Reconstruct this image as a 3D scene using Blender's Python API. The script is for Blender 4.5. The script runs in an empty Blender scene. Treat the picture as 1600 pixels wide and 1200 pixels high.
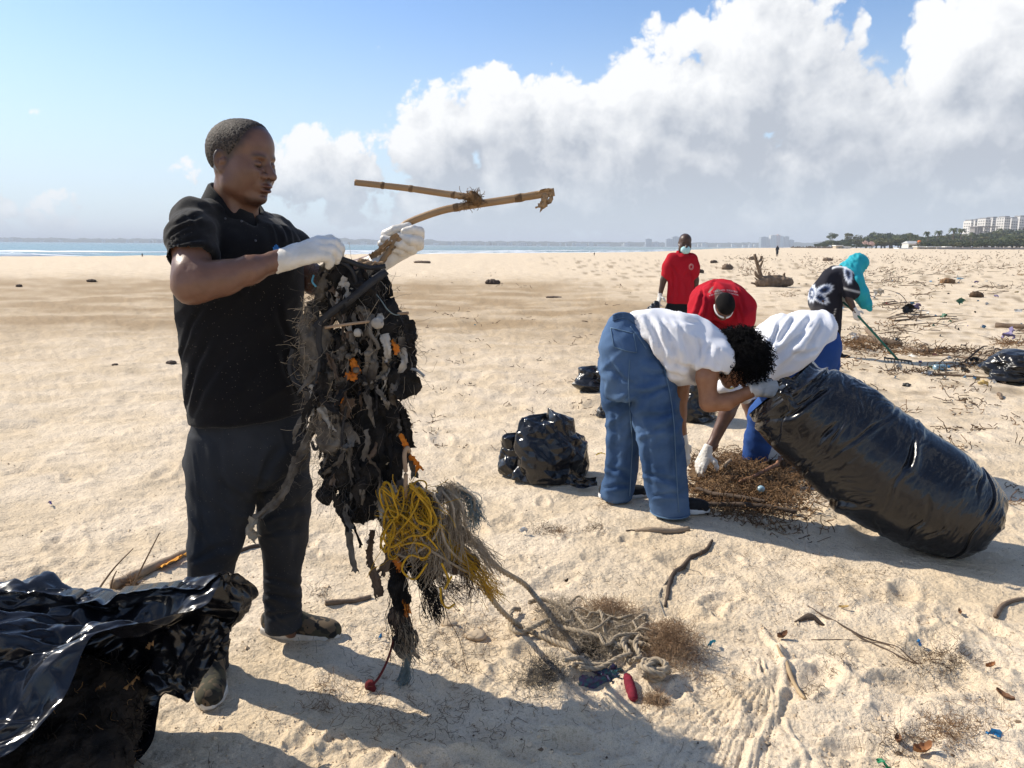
import bpy, math, random
import numpy as np
random.seed(11)
RS = np.random.default_rng(11)
S = bpy.context.scene
COL = S.collection

# ------------------------------------------------------------------ camera, sky, sun, exposure
PITCH, ROLL, CAMZ, FOC = math.radians(-10.25), math.radians(0.43), 1.42, 1200.0
CAM = np.array([0.0, 0.0, CAMZ])
FWD = np.array([0.0, math.cos(PITCH), math.sin(PITCH)])
_r0 = np.array([1.0, 0.0, 0.0]); _u0 = np.cross(_r0, FWD)
RGT = _r0 * math.cos(ROLL) + _u0 * math.sin(ROLL)
UPV = np.cross(RGT, FWD)

def ray(u, v):
    d = FWD + (u - 800.0) / FOC * RGT + (600.0 - v) / FOC * UPV
    return d / np.linalg.norm(d)
def W(u, v, Y):                       # the point seen at photo position (u, v) whose distance along the beach is Y
    d = ray(u, v)
    return CAM + d * (Y / d[1])
def PX(u, v, Y):                      # metres per photo pixel there
    return float(np.dot(W(u, v, Y) - CAM, FWD)) / FOC
def G(u, v, z=0.0):                   # the point of the level z seen at (u, v)
    d = ray(u, v)
    return CAM + d * ((z - CAMZ) / d[2])

cam = bpy.data.cameras.new('camera'); cam_o = bpy.data.objects.new('camera', cam); COL.objects.link(cam_o)
from mathutils import Matrix, Vector
M = Matrix.Identity(4)
for i in range(3):
    M[i][0], M[i][1], M[i][2], M[i][3] = RGT[i], UPV[i], -FWD[i], CAM[i]
cam_o.matrix_world = M
cam.sensor_width = 36.0; cam.lens = 36.0 * FOC / 1600.0
cam.clip_start = 0.05; cam.clip_end = 30000
S.camera = cam_o
S.view_settings.view_transform = 'Standard'; S.view_settings.look = 'None'
S.view_settings.exposure = 0.34; S.view_settings.gamma = 1.0; S.view_settings.use_curve_mapping = False
S.cycles.volume_bounces = 0
S.cycles.max_bounces = 8
S.cycles.use_denoising = True

SUN_DIR = np.array([-0.90, 0.44, 0.0]); SUN_DIR /= np.linalg.norm(SUN_DIR)
SUN_EL = math.radians(39)
SUN_DIR = np.array([SUN_DIR[0] * math.cos(SUN_EL), SUN_DIR[1] * math.cos(SUN_EL), math.sin(SUN_EL)])
sun = bpy.data.lights.new('sun', 'SUN'); sun.energy = 5.0; sun.angle = math.radians(0.5); sun.color = (1.0, 0.92, 0.79)
sun_o = bpy.data.objects.new('sun', sun); COL.objects.link(sun_o)
sun_o.rotation_euler = Vector(-SUN_DIR).to_track_quat('-Z', 'Y').to_euler()

world = bpy.data.worlds.new('World'); S.world = world; world.use_nodes = True
def build_world():
    nt = world.node_tree; N = nt.nodes; L = nt.links; N.clear()
    def n(t, **k):
        x = N.new(t)
        for a, b in k.items(): setattr(x, a, b)
        return x
    def setin(node, i, val):
        if hasattr(val, 'is_output') or isinstance(val, bpy.types.NodeSocket): L.new(val, node.inputs[i])
        else: node.inputs[i].default_value = val
    def mth(op, a, b=0.0, c=None, clamp=False):
        x = n('ShaderNodeMath', operation=op, use_clamp=clamp); setin(x, 0, a); setin(x, 1, b)
        if c is not None: setin(x, 2, c)
        return x.outputs[0]
    def mapr(v, a, b, c, d, smooth=True):
        x = n('ShaderNodeMapRange', interpolation_type='SMOOTHSTEP' if smooth else 'LINEAR')
        for i, q in enumerate((v, a, b, c, d)): setin(x, i, q)
        return x.outputs[0]
    def mixc(f, a, b):
        x = n('ShaderNodeMix', data_type='RGBA'); setin(x, 0, f); setin(x, 6, a); setin(x, 7, b)
        return x.outputs[2]
    out = n('ShaderNodeOutputWorld'); bg = n('ShaderNodeBackground'); L.new(bg.outputs[0], out.inputs[0])
    sky = n('ShaderNodeTexSky', sky_type='NISHITA', sun_disc=False)
    sky.sun_elevation = SUN_EL; sky.sun_rotation = math.atan2(SUN_DIR[0], SUN_DIR[1])
    sky.air_density = 1.0; sky.dust_density = 0.5; sky.ozone_density = 2.6; sky.altitude = 0
    tc = n('ShaderNodeTexCoord').outputs['Generated']
    # where the big clouds stand: (u, v, ru, rv, weight)
    blobs = [(680, 250, 95, 115, 1), (790, 200, 100, 95, 1), (880, 215, 120, 110, 1), (1000, 165, 105, 105, 1),
             (1090, 175, 90, 90, 1), (1190, 70, 125, 125, 1), (1180, 190, 200, 150, 1), (1335, 190, 115, 110, .95),
             (1545, 80, 150, 120, 1), (1470, 130, 70, 80, .9), (1640, 210, 170, 110, 1), (1750, 120, 200, 140, 1),
             (1000, 265, 330, 90, 1), (1350, 270, 340, 110, 1.1), (1480, 230, 200, 90, 1.1), (478, 262, 100, 66, .95), (570, 290, 100, 60, .8), (285, 268, 66, 40, .42),
             (850, 315, 420, 75, 1.0), (1300, 335, 520, 75, 1.1), (40, 335, 180, 50, .35), (250, 345, 170, 40, .4),
             (58, 179, 44, 20, .25), (588, 73, 22, 13, .3), (-30, 260, 50, 30, .4), (880, 112, 14, 24, .35), (1345, 40, 24, 50, .4), (1860, 260, 220, 90, .8)]
    grp = bpy.data.node_groups.new('cloud_field', 'ShaderNodeTree')
    grp.interface.new_socket('dir', in_out='INPUT', socket_type='NodeSocketVector')
    grp.interface.new_socket('field', in_out='OUTPUT', socket_type='NodeSocketFloat')
    nt0, N0, L0 = nt, N, L
    N, L = grp.nodes, grp.links
    gi = n('NodeGroupInput'); go = n('NodeGroupOutput')
    nrm = n('ShaderNodeVectorMath', operation='NORMALIZE'); L.new(gi.outputs[0], nrm.inputs[0])
    dvec = nrm.outputs[0]
    wn = n('ShaderNodeTexNoise', noise_dimensions='3D'); wn.inputs['Scale'].default_value = 9; wn.inputs['Detail'].default_value = 5
    L.new(dvec, wn.inputs['Vector'])
    wv = n('ShaderNodeVectorMath', operation='MULTIPLY_ADD'); L.new(wn.outputs['Color'], wv.inputs[0])
    wv.inputs[1].default_value = (.06, .06, .06); L.new(dvec, wv.inputs[2])
    vor = n('ShaderNodeTexVoronoi', voronoi_dimensions='3D', feature='F1'); vor.inputs['Scale'].default_value = 17
    vor.inputs['Detail'].default_value = 3.0; vor.inputs['Roughness'].default_value = .55; vor.inputs['Lacunarity'].default_value = 2.3
    vor.normalize = True
    L.new(wv.outputs[0], vor.inputs['Vector'])
    nz = n('ShaderNodeTexNoise', noise_dimensions='3D'); nz.inputs['Scale'].default_value = 11; nz.inputs['Detail'].default_value = 9
    nz.inputs['Roughness'].default_value = .58; L.new(dvec, nz.inputs['Vector'])
    sp = n('ShaderNodeSeparateXYZ'); L.new(dvec, sp.inputs[0])
    az = mth('ARCTAN2', sp.outputs[0], sp.outputs[1]); el = mth('ARCSINE', sp.outputs[2])
    acc = None
    for (u, v, ru, rv, wgt) in blobs:
        d = ray(u, v); a0 = math.atan2(d[0], d[1]); e0 = math.asin(d[2])
        ra = ru / FOC / (1 + ((u - 800) / FOC) ** 2) * .98; re = rv / FOC
        x = mth('MULTIPLY', mth('SUBTRACT', az, a0), 1 / ra); y = mth('MULTIPLY', mth('SUBTRACT', el, e0), 1 / re)
        q = mth('ADD', mth('MULTIPLY', x, x), mth('MULTIPLY', y, y))
        b = mth('SUBTRACT', wgt, q)
        if acc is None: acc = b
        else: acc = mth('SMOOTH_MAX', acc, b, .25)
    # beyond the picture: scattered cumulus of the same kind
    ext = n('ShaderNodeTexNoise', noise_dimensions='3D'); ext.inputs['Scale'].default_value = 2.6; ext.inputs['Detail'].default_value = 2
    L.new(dvec, ext.inputs['Vector'])
    front = mth('ABSOLUTE', az)
    outside = mapr(front, .72, 1.0, 0, 1)
    exv = mth('MULTIPLY_ADD', ext.outputs['Fac'], 4.2, -2.3)
    e2 = mth('SUBTRACT', mth('MULTIPLY', exv, 1.0), mth('MULTIPLY', mth('SUBTRACT', 1.0, outside), 4.0))
    acc = mth('SMOOTH_MAX', acc, e2, .2)
    acc = mth('MAXIMUM', acc, -3.0)
    puff = mth('MULTIPLY_ADD', vor.outputs['Distance'], -2.6, .66)
    fb = mth('MULTIPLY_ADD', nz.outputs['Fac'], 2.2, -1.1)
    tot = mth('ADD', mth('ADD', acc, puff), fb)
    L.new(tot, go.inputs[0])
    nt, N, L = nt0, N0, L0
    def field(vec):
        g = n('ShaderNodeGroup'); g.node_tree = grp; L.new(vec, g.inputs[0]); return g.outputs[0]
    f0 = field(tc)
    def off(k):
        o = n('ShaderNodeVectorMath', operation='ADD'); L.new(tc, o.inputs[0]); o.inputs[1].default_value = k; return o.outputs[0]
    f1 = field(off((-0.018, 0.004, 0.026)))
    f2 = field(off((-0.055, 0.01, 0.085)))
    sp = n('ShaderNodeSeparateXYZ'); L.new(tc, sp.inputs[0])
    elev = mth('MAXIMUM', sp.outputs[2], 0.0)
    cov = mapr(f0, .03, .30, 0, 1)
    fine = mth('SUBTRACT', f0, f1)                         # lit side of each puff
    broad = mth('SUBTRACT', f0, f2)
    lit = mth('ADD', mth('MULTIPLY_ADD', fine, .50, .58), mth('MULTIPLY', broad, .13))
    thick = mapr(f0, .35, 2.0, 0, 1)
    lit = mth('SUBTRACT', lit, mth('MULTIPLY', thick, .36))
    lowd = mapr(elev, .03, .26, .38, 0.0)
    lit = mth('SUBTRACT', lit, lowd, clamp=True)
    K = 8.0
    shade_c = (.43 * K, .465 * K, .525 * K, 1); white_c = (.86 * K, .865 * K, .87 * K, 1)
    cc = mixc(mapr(lit, .12, .86, 0, 1, False), shade_c, white_c)
    # skies over the sea: pale haze near the horizon
    tn = n('ShaderNodeMix', data_type='RGBA', blend_type='MULTIPLY'); tn.inputs[0].default_value = 1.0; L.new(sky.outputs[0], tn.inputs[6]); tn.inputs[7].default_value = (.90, 1.0, 1.13, 1)   # clear tropical air
    base = mixc(mapr(elev, 0.0, .30, .85, 0.0), tn.outputs[2], (.61 * K, .71 * K, .80 * K, 1))
    cov2 = mth('MULTIPLY', cov, mapr(elev, -.01, .11, .50, .98))
    fin = mixc(cov2, base, cc)
    L.new(fin, bg.inputs[0]); bg.inputs[1].default_value = 0.120
build_world()
world.cycles.sampling_method = 'MANUAL'; world.cycles.sample_map_resolution = 512

# ------------------------------------------------------------------ small library
def put(o, parent=None, **props):
    COL.objects.link(o)
    if parent is not None: o.parent = parent
    for k, v in props.items(): o[k] = v
    return o
def empty(name, loc, label, cat, group=None):
    o = bpy.data.objects.new(name, None); o.location = [float(c) for c in loc]; o.empty_display_size = .1
    put(o, label=label, category=cat)
    if group: o['group'] = group
    return o
def tag(o, label, cat, group=None):
    o['label'] = label; o['category'] = cat
    if group: o['group'] = group
    return o
def make_mesh(name, V, F, mats=(), smooth=True, midx=None):
    V = np.asarray(V, dtype=np.float32)
    me = bpy.data.meshes.new(name)
    me.vertices.add(len(V)); me.vertices.foreach_set('co', V.ravel())
    if isinstance(F, np.ndarray):
        k = F.shape[1]; cnt = len(F)
        me.loops.add(cnt * k); me.loops.foreach_set('vertex_index', F.astype(np.int32).ravel())
        me.polygons.add(cnt); me.polygons.foreach_set('loop_start', np.arange(cnt, dtype=np.int32) * k)
    else:
        flat = [i for f in F for i in f]; st = np.cumsum([0] + [len(f) for f in F[:-1]]).astype(np.int32) if F else np.zeros(0, np.int32)
        me.loops.add(len(flat)); me.loops.foreach_set('vertex_index', np.array(flat, np.int32))
        me.polygons.add(len(F)); me.polygons.foreach_set('loop_start', st)
    for m in (mats if isinstance(mats, (list, tuple)) else [mats]): me.materials.append(m)
    if midx is not None: me.polygons.foreach_set('material_index', np.asarray(midx, np.int32))
    me.update(calc_edges=True); me.validate()
    me.polygons.foreach_set('use_smooth', np.full(len(me.polygons), smooth, bool))
    return me
def wloc(o):
    t = np.zeros(3)
    while o is not None: t = t + np.array(o.location); o = o.parent
    return t
def obj(name, V, F, mats, parent=None, smooth=True, midx=None, col=None, loc=None, **props):
    V = np.asarray(V, dtype=np.float64)
    if parent is not None and loc is None: V = V - wloc(parent)
    me = make_mesh(name, V, F, mats, smooth, midx)
    if col is not None:
        at = me.color_attributes.new('tint', 'FLOAT_COLOR', 'POINT')
        c4 = np.ones((len(V), 4), np.float32); c4[:, :col.shape[1]] = col
        at.data.foreach_set('color', c4.ravel())
    o = bpy.data.objects.new(name, me)
    if loc is not None: o.location = loc
    put(o, parent, **props)
    return o
def recenter(o, at):
    """give a top-level mesh its origin at its base"""
    at = Vector([float(c) for c in at]); o.data.transform(Matrix.Translation(-at)); o.location = at; return o

_perm = np.random.default_rng(3).permutation(256); _perm = np.concatenate([_perm, _perm, _perm])
_gr = np.random.default_rng(4).normal(size=(256, 3)); _gr /= np.linalg.norm(_gr, axis=1)[:, None]
def noise3(p):
    p = np.asarray(p, float); sh = p.shape[:-1]; p = p.reshape(-1, 3)
    i = np.floor(p).astype(int); f = p - i; i &= 255
    w = f * f * f * (f * (f * 6 - 15) + 10); r = 0
    for dx in (0, 1):
        for dy in (0, 1):
            for dz in (0, 1):
                h = _perm[_perm[_perm[(i[:, 0] + dx) & 255] + ((i[:, 1] + dy) & 255)] + ((i[:, 2] + dz) & 255)]
                g = _gr[h]; o = f - np.array([dx, dy, dz])
                wt = (w[:, 0] if dx else 1 - w[:, 0]) * (w[:, 1] if dy else 1 - w[:, 1]) * (w[:, 2] if dz else 1 - w[:, 2])
                r = r + wt * (g * o).sum(1)
    return (r * 1.5).reshape(sh)
def fbm(p, o=4, lac=2.03, gain=.5):
    p = np.asarray(p, float); a, r = 1.0, 0
    for k in range(o): r = r + a * noise3(p + 17.3 * k); p = p * lac; a *= gain
    return r
def ridged(p, o=3, lac=2.1, gain=.5):
    p = np.asarray(p, float); a, r = 1.0, 0
    for k in range(o): r = r + a * (1 - 2.2 * np.abs(noise3(p + 9.1 * k))); p = p * lac; a *= gain
    return r
def smooth01(x, a, b):
    t = np.clip((x - a) / (b - a), 0, 1); return t * t * (3 - 2 * t)
def unit(v): v = np.asarray(v, float); return v / (np.linalg.norm(v) + 1e-12)

class Field:
    """a signed distance field on a rectilinear grid; surface nets turn it into one continuous mesh"""
    def __init__(s, lo, hi, h, fine=None):
        s.ax = []
        for k in range(3):
            a = np.arange(lo[k], hi[k] + h, h)
            if fine is not None:
                fl, fh, hh = fine
                a = np.concatenate([np.arange(lo[k], fl[k], h), np.arange(fl[k], fh[k], hh), np.arange(fh[k], hi[k] + h, h)])
                a = np.unique(np.round(a, 6)); keep = np.concatenate([[True], np.diff(a) > hh * .5]); a = a[keep]
            s.ax.append(a)
        s.d = np.full([len(a) for a in s.ax], .2)
    def box(s, lo, hi):
        sl = []
        for k in range(3):
            i0 = max(0, np.searchsorted(s.ax[k], lo[k]) - 1); i1 = min(len(s.ax[k]), np.searchsorted(s.ax[k], hi[k]) + 1)
            if i1 <= i0: return None
            sl.append(slice(i0, i1))
        X = s.ax[0][sl[0]][:, None, None]; Y = s.ax[1][sl[1]][None, :, None]; Z = s.ax[2][sl[2]][None, None, :]
        return tuple(sl), X, Y, Z
    def comb(s, sl, e, k, op):
        a = s.d[sl]
        if op == 'sub': e = -e
        if op in ('sub', 'int'):
            h = np.maximum(k - np.abs(a - e), 0) / max(k, 1e-9); s.d[sl] = np.maximum(a, e) + h * h * k / 4
        else:
            h = np.maximum(k - np.abs(a - e), 0) / max(k, 1e-9); s.d[sl] = np.minimum(a, e) - h * h * k / 4
    def cone(s, a, b, ra, rb, k=.01, op='add', flat=None, sq=1.0):
        a = np.asarray(a, float); b = np.asarray(b, float); m = max(ra, rb) * max(1, sq) + k + .03
        bx = s.box(np.minimum(a, b) - m, np.maximum(a, b) + m)
        if bx is None: return s
        sl, X, Y, Z = bx; ba = b - a; px, py, pz = X - a[0], Y - a[1], Z - a[2]
        h = np.clip((px * ba[0] + py * ba[1] + pz * ba[2]) / max((ba * ba).sum(), 1e-12), 0, 1)
        qx, qy, qz = px - h * ba[0], py - h * ba[1], pz - h * ba[2]
        d2 = qx * qx + qy * qy + qz * qz
        if flat is not None:                 # squash (sq<1) or widen (sq>1) across the direction flat
            n = unit(flat); t = qx * n[0] + qy * n[1] + qz * n[2]; d2 = d2 + t * t * (1 / sq ** 2 - 1)
        e = np.sqrt(np.maximum(d2, 1e-12)) - (ra + (rb - ra) * h)
        if sq < 1 and flat is not None: e = e * (.5 + .5 * sq)
        s.comb(sl, e, k, op); return s
    def chain(s, pts, rad, k=.01, op='add', flat=None, sq=1.0):
        for i in range(len(pts) - 1): s.cone(pts[i], pts[i + 1], rad[i], rad[i + 1], k, op, flat, sq)
        return s
    def ell(s, c, r, R=None, k=.01, op='add'):
        c = np.asarray(c, float); r = np.asarray(r, float); m = r.max() + k + .03
        bx = s.box(c - m, c + m)
        if bx is None: return s
        sl, X, Y, Z = bx; px, py, pz = X - c[0], Y - c[1], Z - c[2]
        if R is not None:
            q = [px * R[0][j] + py * R[1][j] + pz * R[2][j] for j in range(3)]
        else: q = [px, py, pz]
        k0 = np.sqrt((q[0] / r[0]) ** 2 + (q[1] / r[1]) ** 2 + (q[2] / r[2]) ** 2 + 1e-12)
        k1 = np.sqrt((q[0] / r[0] ** 2) ** 2 + (q[1] / r[1] ** 2) ** 2 + (q[2] / r[2] ** 2) ** 2 + 1e-12)
        s.comb(sl, k0 * (k0 - 1) / k1, k, op); return s
    def loft(s, rows, k=.01, op='add', p=2.2, yaw=0.0, pad=0.0):
        """rows: (z, cx, cy, half width, half depth), bottom to top"""
        rows = np.array(sorted([tuple(r) for r in rows])); z0, z1 = rows[0, 0], rows[-1, 0]
        m = rows[:, 3:5].max() + .08
        bx = s.box((rows[:, 1].min() - m, rows[:, 2].min() - m, z0 - .04), (rows[:, 1].max() + m, rows[:, 2].max() + m, z1 + .04))
        if bx is None: return s
        sl, X, Y, Z = bx; zz = np.clip(Z.ravel(), z0, z1)
        def ip(j):
            x = rows[:, 0]; y = rows[:, j]
            t = np.interp(zz, x, np.arange(len(x))); i = np.clip(t.astype(int), 0, len(x) - 2); f = t - i
            g = np.gradient(y); y0, y1, m0, m1 = y[i], y[i + 1], g[i], g[i + 1]
            return ((2 * f ** 3 - 3 * f ** 2 + 1) * y0 + (f ** 3 - 2 * f ** 2 + f) * m0 + (-2 * f ** 3 + 3 * f ** 2) * y1 + (f ** 3 - f ** 2) * m1)[None, None, :]
        cx, cy, a, b = ip(1), ip(2), ip(3) + pad, ip(4) + pad
        dx, dy = X - cx, Y - cy; c_, s_ = math.cos(yaw), math.sin(yaw)
        uu, vv = dx * c_ + dy * s_, -dx * s_ + dy * c_
        e = ((np.abs(uu / a) ** p + np.abs(vv / b) ** p + 1e-9) ** (1 / p) - 1) * np.minimum(a, b)
        e = np.maximum(e, np.maximum(z0 - Z, Z - z1))
        s.comb(sl, e, k, op); return s
    def plane(s, pt, nrm, k=.004):           # cut away the side the normal points to
        n = unit(nrm); e = (s.ax[0][:, None, None] - pt[0]) * n[0] + (s.ax[1][None, :, None] - pt[1]) * n[1] + (s.ax[2][None, None, :] - pt[2]) * n[2]
        s.comb((slice(None),) * 3, e, k, 'int'); return s
    def mesh(s, smooth=1):
        d = s.d; ins = d < 0
        nx, ny, nz = d.shape; c = np.zeros((nx - 1, ny - 1, nz - 1), np.int8)
        offs = [(i, j, k) for i in (0, 1) for j in (0, 1) for k in (0, 1)]
        for (i, j, k) in offs: c += ins[i:nx - 1 + i, j:ny - 1 + j, k:nz - 1 + k]
        act = (c > 0) & (c < 8); idx = np.argwhere(act)
        if len(idx) == 0: return np.zeros((0, 3)), np.zeros((0, 4), int)
        num = np.full(act.shape, -1, np.int64); num[act] = np.arange(len(idx))
        val = np.stack([d[idx[:, 0] + o[0], idx[:, 1] + o[1], idx[:, 2] + o[2]] for o in offs], 1)
        acc = np.zeros((len(idx), 3)); cnt = np.zeros(len(idx))
        for a in range(8):
            for b in range(a + 1, 8):
                df = np.array(offs[b]) - np.array(offs[a])
                if np.abs(df).sum() != 1 or df.sum() != 1: continue
                va, vb = val[:, a], val[:, b]; m = (va < 0) != (vb < 0)
                t = np.where(m, va / np.where(m, va - vb, 1), 0)
                acc += np.where(m[:, None], np.array(offs[a]) + t[:, None] * df, 0); cnt += m
        q = acc / cnt[:, None]; V = np.zeros_like(q)
        for k in range(3):
            A = s.ax[k]; i = idx[:, k]; V[:, k] = A[i] + q[:, k] * (A[i + 1] - A[i])
        F = []
        for axis in range(3):
            a0 = [slice(None)] * 3; a1 = [slice(None)] * 3; a0[axis] = slice(0, -1); a1[axis] = slice(1, None)
            i0 = ins[tuple(a0)]; e = np.argwhere(i0 != ins[tuple(a1)])
            o1, o2 = [k for k in range(3) if k != axis]
            e = e[(e[:, o1] > 0) & (e[:, o2] > 0) & (e[:, o1] < act.shape[o1]) & (e[:, o2] < act.shape[o2])]
            if len(e) == 0: continue
            def cell(p, r):
                w = e.copy(); w[:, o1] -= p; w[:, o2] -= r; return num[w[:, 0], w[:, 1], w[:, 2]]
            qd = np.stack([cell(1, 1), cell(0, 1), cell(0, 0), cell(1, 0)], 1)
            flip = i0[e[:, 0], e[:, 1], e[:, 2]] ^ (axis == 1)
            qd[~flip] = qd[~flip][:, ::-1]; F.append(qd)
        F = np.concatenate(F); F = F[(F >= 0).all(1)]
        for _ in range(smooth): V = relax(V, F)
        return V, F
def relax(V, F, w=.5):
    acc = np.zeros_like(V); cnt = np.zeros(len(V)); n = F.shape[1]
    for j in range(n):
        a, b = F[:, j], F[:, (j + 1) % n]
        for k in range(3):
            acc[:, k] += np.bincount(a, V[b, k], len(V)) + np.bincount(b, V[a, k], len(V))
        cnt += np.bincount(a, minlength=len(V)) + np.bincount(b, minlength=len(V))
    ok = cnt > 0; R = V.copy(); R[ok] = V[ok] * (1 - w) + w * acc[ok] / cnt[ok][:, None]; return R
def normals(V, F):
    n = np.cross(V[F[:, 2]] - V[F[:, 0]], V[F[:, -1]] - V[F[:, 1]]); R = np.zeros_like(V)
    for j in range(F.shape[1]):
        for k in range(3): R[:, k] += np.bincount(F[:, j], n[:, k], len(V))
    return R / (np.linalg.norm(R, axis=1)[:, None] + 1e-12)

class Tubes:
    def __init__(s): s.V = []; s.F = []; s.n = 0; s.mi = []
    def batch(s, P, r, sides=4, mi=0):
        """P (m,n,3) centre lines, r (m,n) or scalar radii"""
        P = np.asarray(P, float); m, n = P.shape[:2]; r = np.broadcast_to(np.asarray(r, float), (m, n)) if np.ndim(r) != 1 else np.broadcast_to(np.asarray(r, float)[None, :], (m, n))
        T = np.gradient(P, axis=1); T /= np.linalg.norm(T, axis=2, keepdims=True) + 1e-12
        mt = T.mean(1); ref = np.where((np.abs(mt[:, 2]) < .7)[:, None], np.array([0, 0, 1.0]), np.array([1.0, 0, 0]))
        A = np.cross(T, ref[:, None, :]); A /= np.linalg.norm(A, axis=2, keepdims=True) + 1e-9; B = np.cross(T, A)
        an = np.arange(sides) / sides * 2 * math.pi
        ring = P[:, :, None, :] + r[:, :, None, None] * (np.cos(an)[None, None, :, None] * A[:, :, None, :] + np.sin(an)[None, None, :, None] * B[:, :, None, :])
        V = ring.reshape(-1, 3)
        i = (np.arange(m)[:, None, None] * n + np.arange(n - 1)[None, :, None]) * sides; j = np.arange(sides)[None, None, :]; j2 = (j + 1) % sides
        Q = np.stack([i + j, i + j2, i + sides + j2, i + sides + j], -1).reshape(-1, 4) + s.n
        s.V.append(V); s.F.append(Q); s.mi.append(np.full(len(Q), mi)); s.n += len(V)
        # end caps as a quad pair
        for e in (0, n - 1):
            b = (np.arange(m) * n + e) * sides + s.n - len(V)
            if sides == 4: c = np.stack([b, b + 1, b + 2, b + 3], -1)
            elif sides == 3: c = np.stack([b, b + 1, b + 2, b + 2], -1); continue
            else:
                c = np.concatenate([np.stack([b, b + q, b + q + 1, b + min(q + 2, sides - 1)], -1) for q in range(1, sides - 2, 2)])
            if e == 0: c = c[:, ::-1]
            s.F.append(c); s.mi.append(np.full(len(c), mi))
        return s
    def add(s, pts, r, sides=6, mi=0):
        r = np.asarray(r, float); r = r if r.ndim else np.full(len(pts), float(r))
        return s.batch(np.asarray(pts, float)[None], r[None], sides, mi)
    def geo(s): return np.concatenate(s.V), np.concatenate(s.F), np.concatenate(s.mi)
    def obj(s, name, mats, parent=None, smooth=True, **props):
        V, F, mi = s.geo(); return obj(name, V, F, mats, parent, smooth, mi if isinstance(mats, (list, tuple)) and len(mats) > 1 else None, **props)
def spline(pts, n):
    pts = np.asarray(pts, float); m = len(pts); t = np.linspace(0, m - 1, n); i = np.clip(t.astype(int), 0, m - 2); f = (t - i)[:, None]
    g = np.gradient(pts, axis=0); a, b, ga, gb = pts[i], pts[i + 1], g[i], g[i + 1]
    return (2 * f ** 3 - 3 * f ** 2 + 1) * a + (f ** 3 - 2 * f ** 2 + f) * ga + (-2 * f ** 3 + 3 * f ** 2) * b + (f ** 3 - f ** 2) * gb
def boxgeo(lo, hi):
    lo, hi = np.array(lo, float), np.array(hi, float)
    V = np.array([[(lo, hi)[i][0], (lo, hi)[j][1], (lo, hi)[k][2]] for i in (0, 1) for j in (0, 1) for k in (0, 1)])
    F = np.array([[0, 1, 3, 2], [4, 6, 7, 5], [0, 4, 5, 1], [2, 3, 7, 6], [0, 2, 6, 4], [1, 5, 7, 3]])
    return V, F
class Geo:
    def __init__(s): s.V = []; s.F = []; s.n = 0
    def add(s, V, F): s.V.append(np.asarray(V, float)); s.F.append(np.asarray(F) + s.n); s.n += len(V); return s
    def box(s, lo, hi): return s.add(*boxgeo(lo, hi))
    def obj(s, name, mats, parent=None, smooth=False, **props): return obj(name, np.concatenate(s.V), np.concatenate(s.F), mats, parent, smooth, **props)
def sheet(grid):
    """faces of an (n, m) vertex grid"""
    n, m = grid.shape[:2]; i = np.arange(n - 1)[:, None] * m + np.arange(m - 1)[None, :]
    return grid.reshape(-1, 3), np.stack([i, i + 1, i + m + 1, i + m], -1).reshape(-1, 4)

# ------------------------------------------------------------------ materials
def srgb(r, g, b):
    f = lambda c: ((c / 255 + .055) / 1.055) ** 2.4 if c > 10 else c / 255 / 12.92
    return (f(r), f(g), f(b), 1)
def mat(name, col, rough=.8, col2=None, nscale=20, bump=0.0, bscale=60, spec=.3, tint=False, metal=0.0, detail=4, trans=0.0, bdist=.01, coat=0.0, sheen=0.0, ndim=None):
    m = bpy.data.materials.new(name); m.use_nodes = True; nt = m.node_tree; N, L = nt.nodes, nt.links
    b = N['Principled BSDF']; b.inputs['Roughness'].default_value = rough; b.inputs['Specular IOR Level'].default_value = spec
    b.inputs['Metallic'].default_value = metal
    if coat: b.inputs['Coat Weight'].default_value = coat; b.inputs['Coat Roughness'].default_value = .15
    if sheen: b.inputs['Sheen Weight'].default_value = sheen
    c = col if len(col) == 4 else (*col, 1)
    b.inputs['Base Color'].default_value = c
    tc = N.new('ShaderNodeTexCoord')
    src = None
    if col2 is not None:
        t = N.new('ShaderNodeTexNoise'); t.inputs['Scale'].default_value = nscale; t.inputs['Detail'].default_value = detail
        L.new(tc.outputs['Object'], t.inputs['Vector'])
        rp = N.new('ShaderNodeMapRange'); rp.inputs[1].default_value = .35; rp.inputs[2].default_value = .65; L.new(t.outputs['Fac'], rp.inputs[0])
        mx = N.new('ShaderNodeMix'); mx.data_type = 'RGBA'; L.new(rp.outputs[0], mx.inputs[0])
        mx.inputs[6].default_value = c; mx.inputs[7].default_value = col2 if len(col2) == 4 else (*col2, 1); src = mx.outputs[2]
    if tint:
        a = N.new('ShaderNodeVertexColor'); a.layer_name = 'tint'
        mm = N.new('ShaderNodeMix'); mm.data_type = 'RGBA'; mm.blend_type = 'MULTIPLY'; mm.inputs[0].default_value = 1
        if src is not None: L.new(src, mm.inputs[6])
        else: mm.inputs[6].default_value = c
        L.new(a.outputs['Color'], mm.inputs[7]); src = mm.outputs[2]
    if src is not None: L.new(src, b.inputs['Base Color'])
    if bump:
        t = N.new('ShaderNodeTexNoise'); t.inputs['Scale'].default_value = bscale; t.inputs['Detail'].default_value = 3
        L.new(tc.outputs['Object'], t.inputs['Vector'])
        bp = N.new('ShaderNodeBump'); bp.inputs['Strength'].default_value = bump; bp.inputs['Distance'].default_value = bdist
        L.new(t.outputs['Fac'], bp.inputs['Height']); L.new(bp.outputs[0], b.inputs['Normal'])
    if trans:
        b.inputs['Transmission Weight'].default_value = trans
    return m
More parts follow.
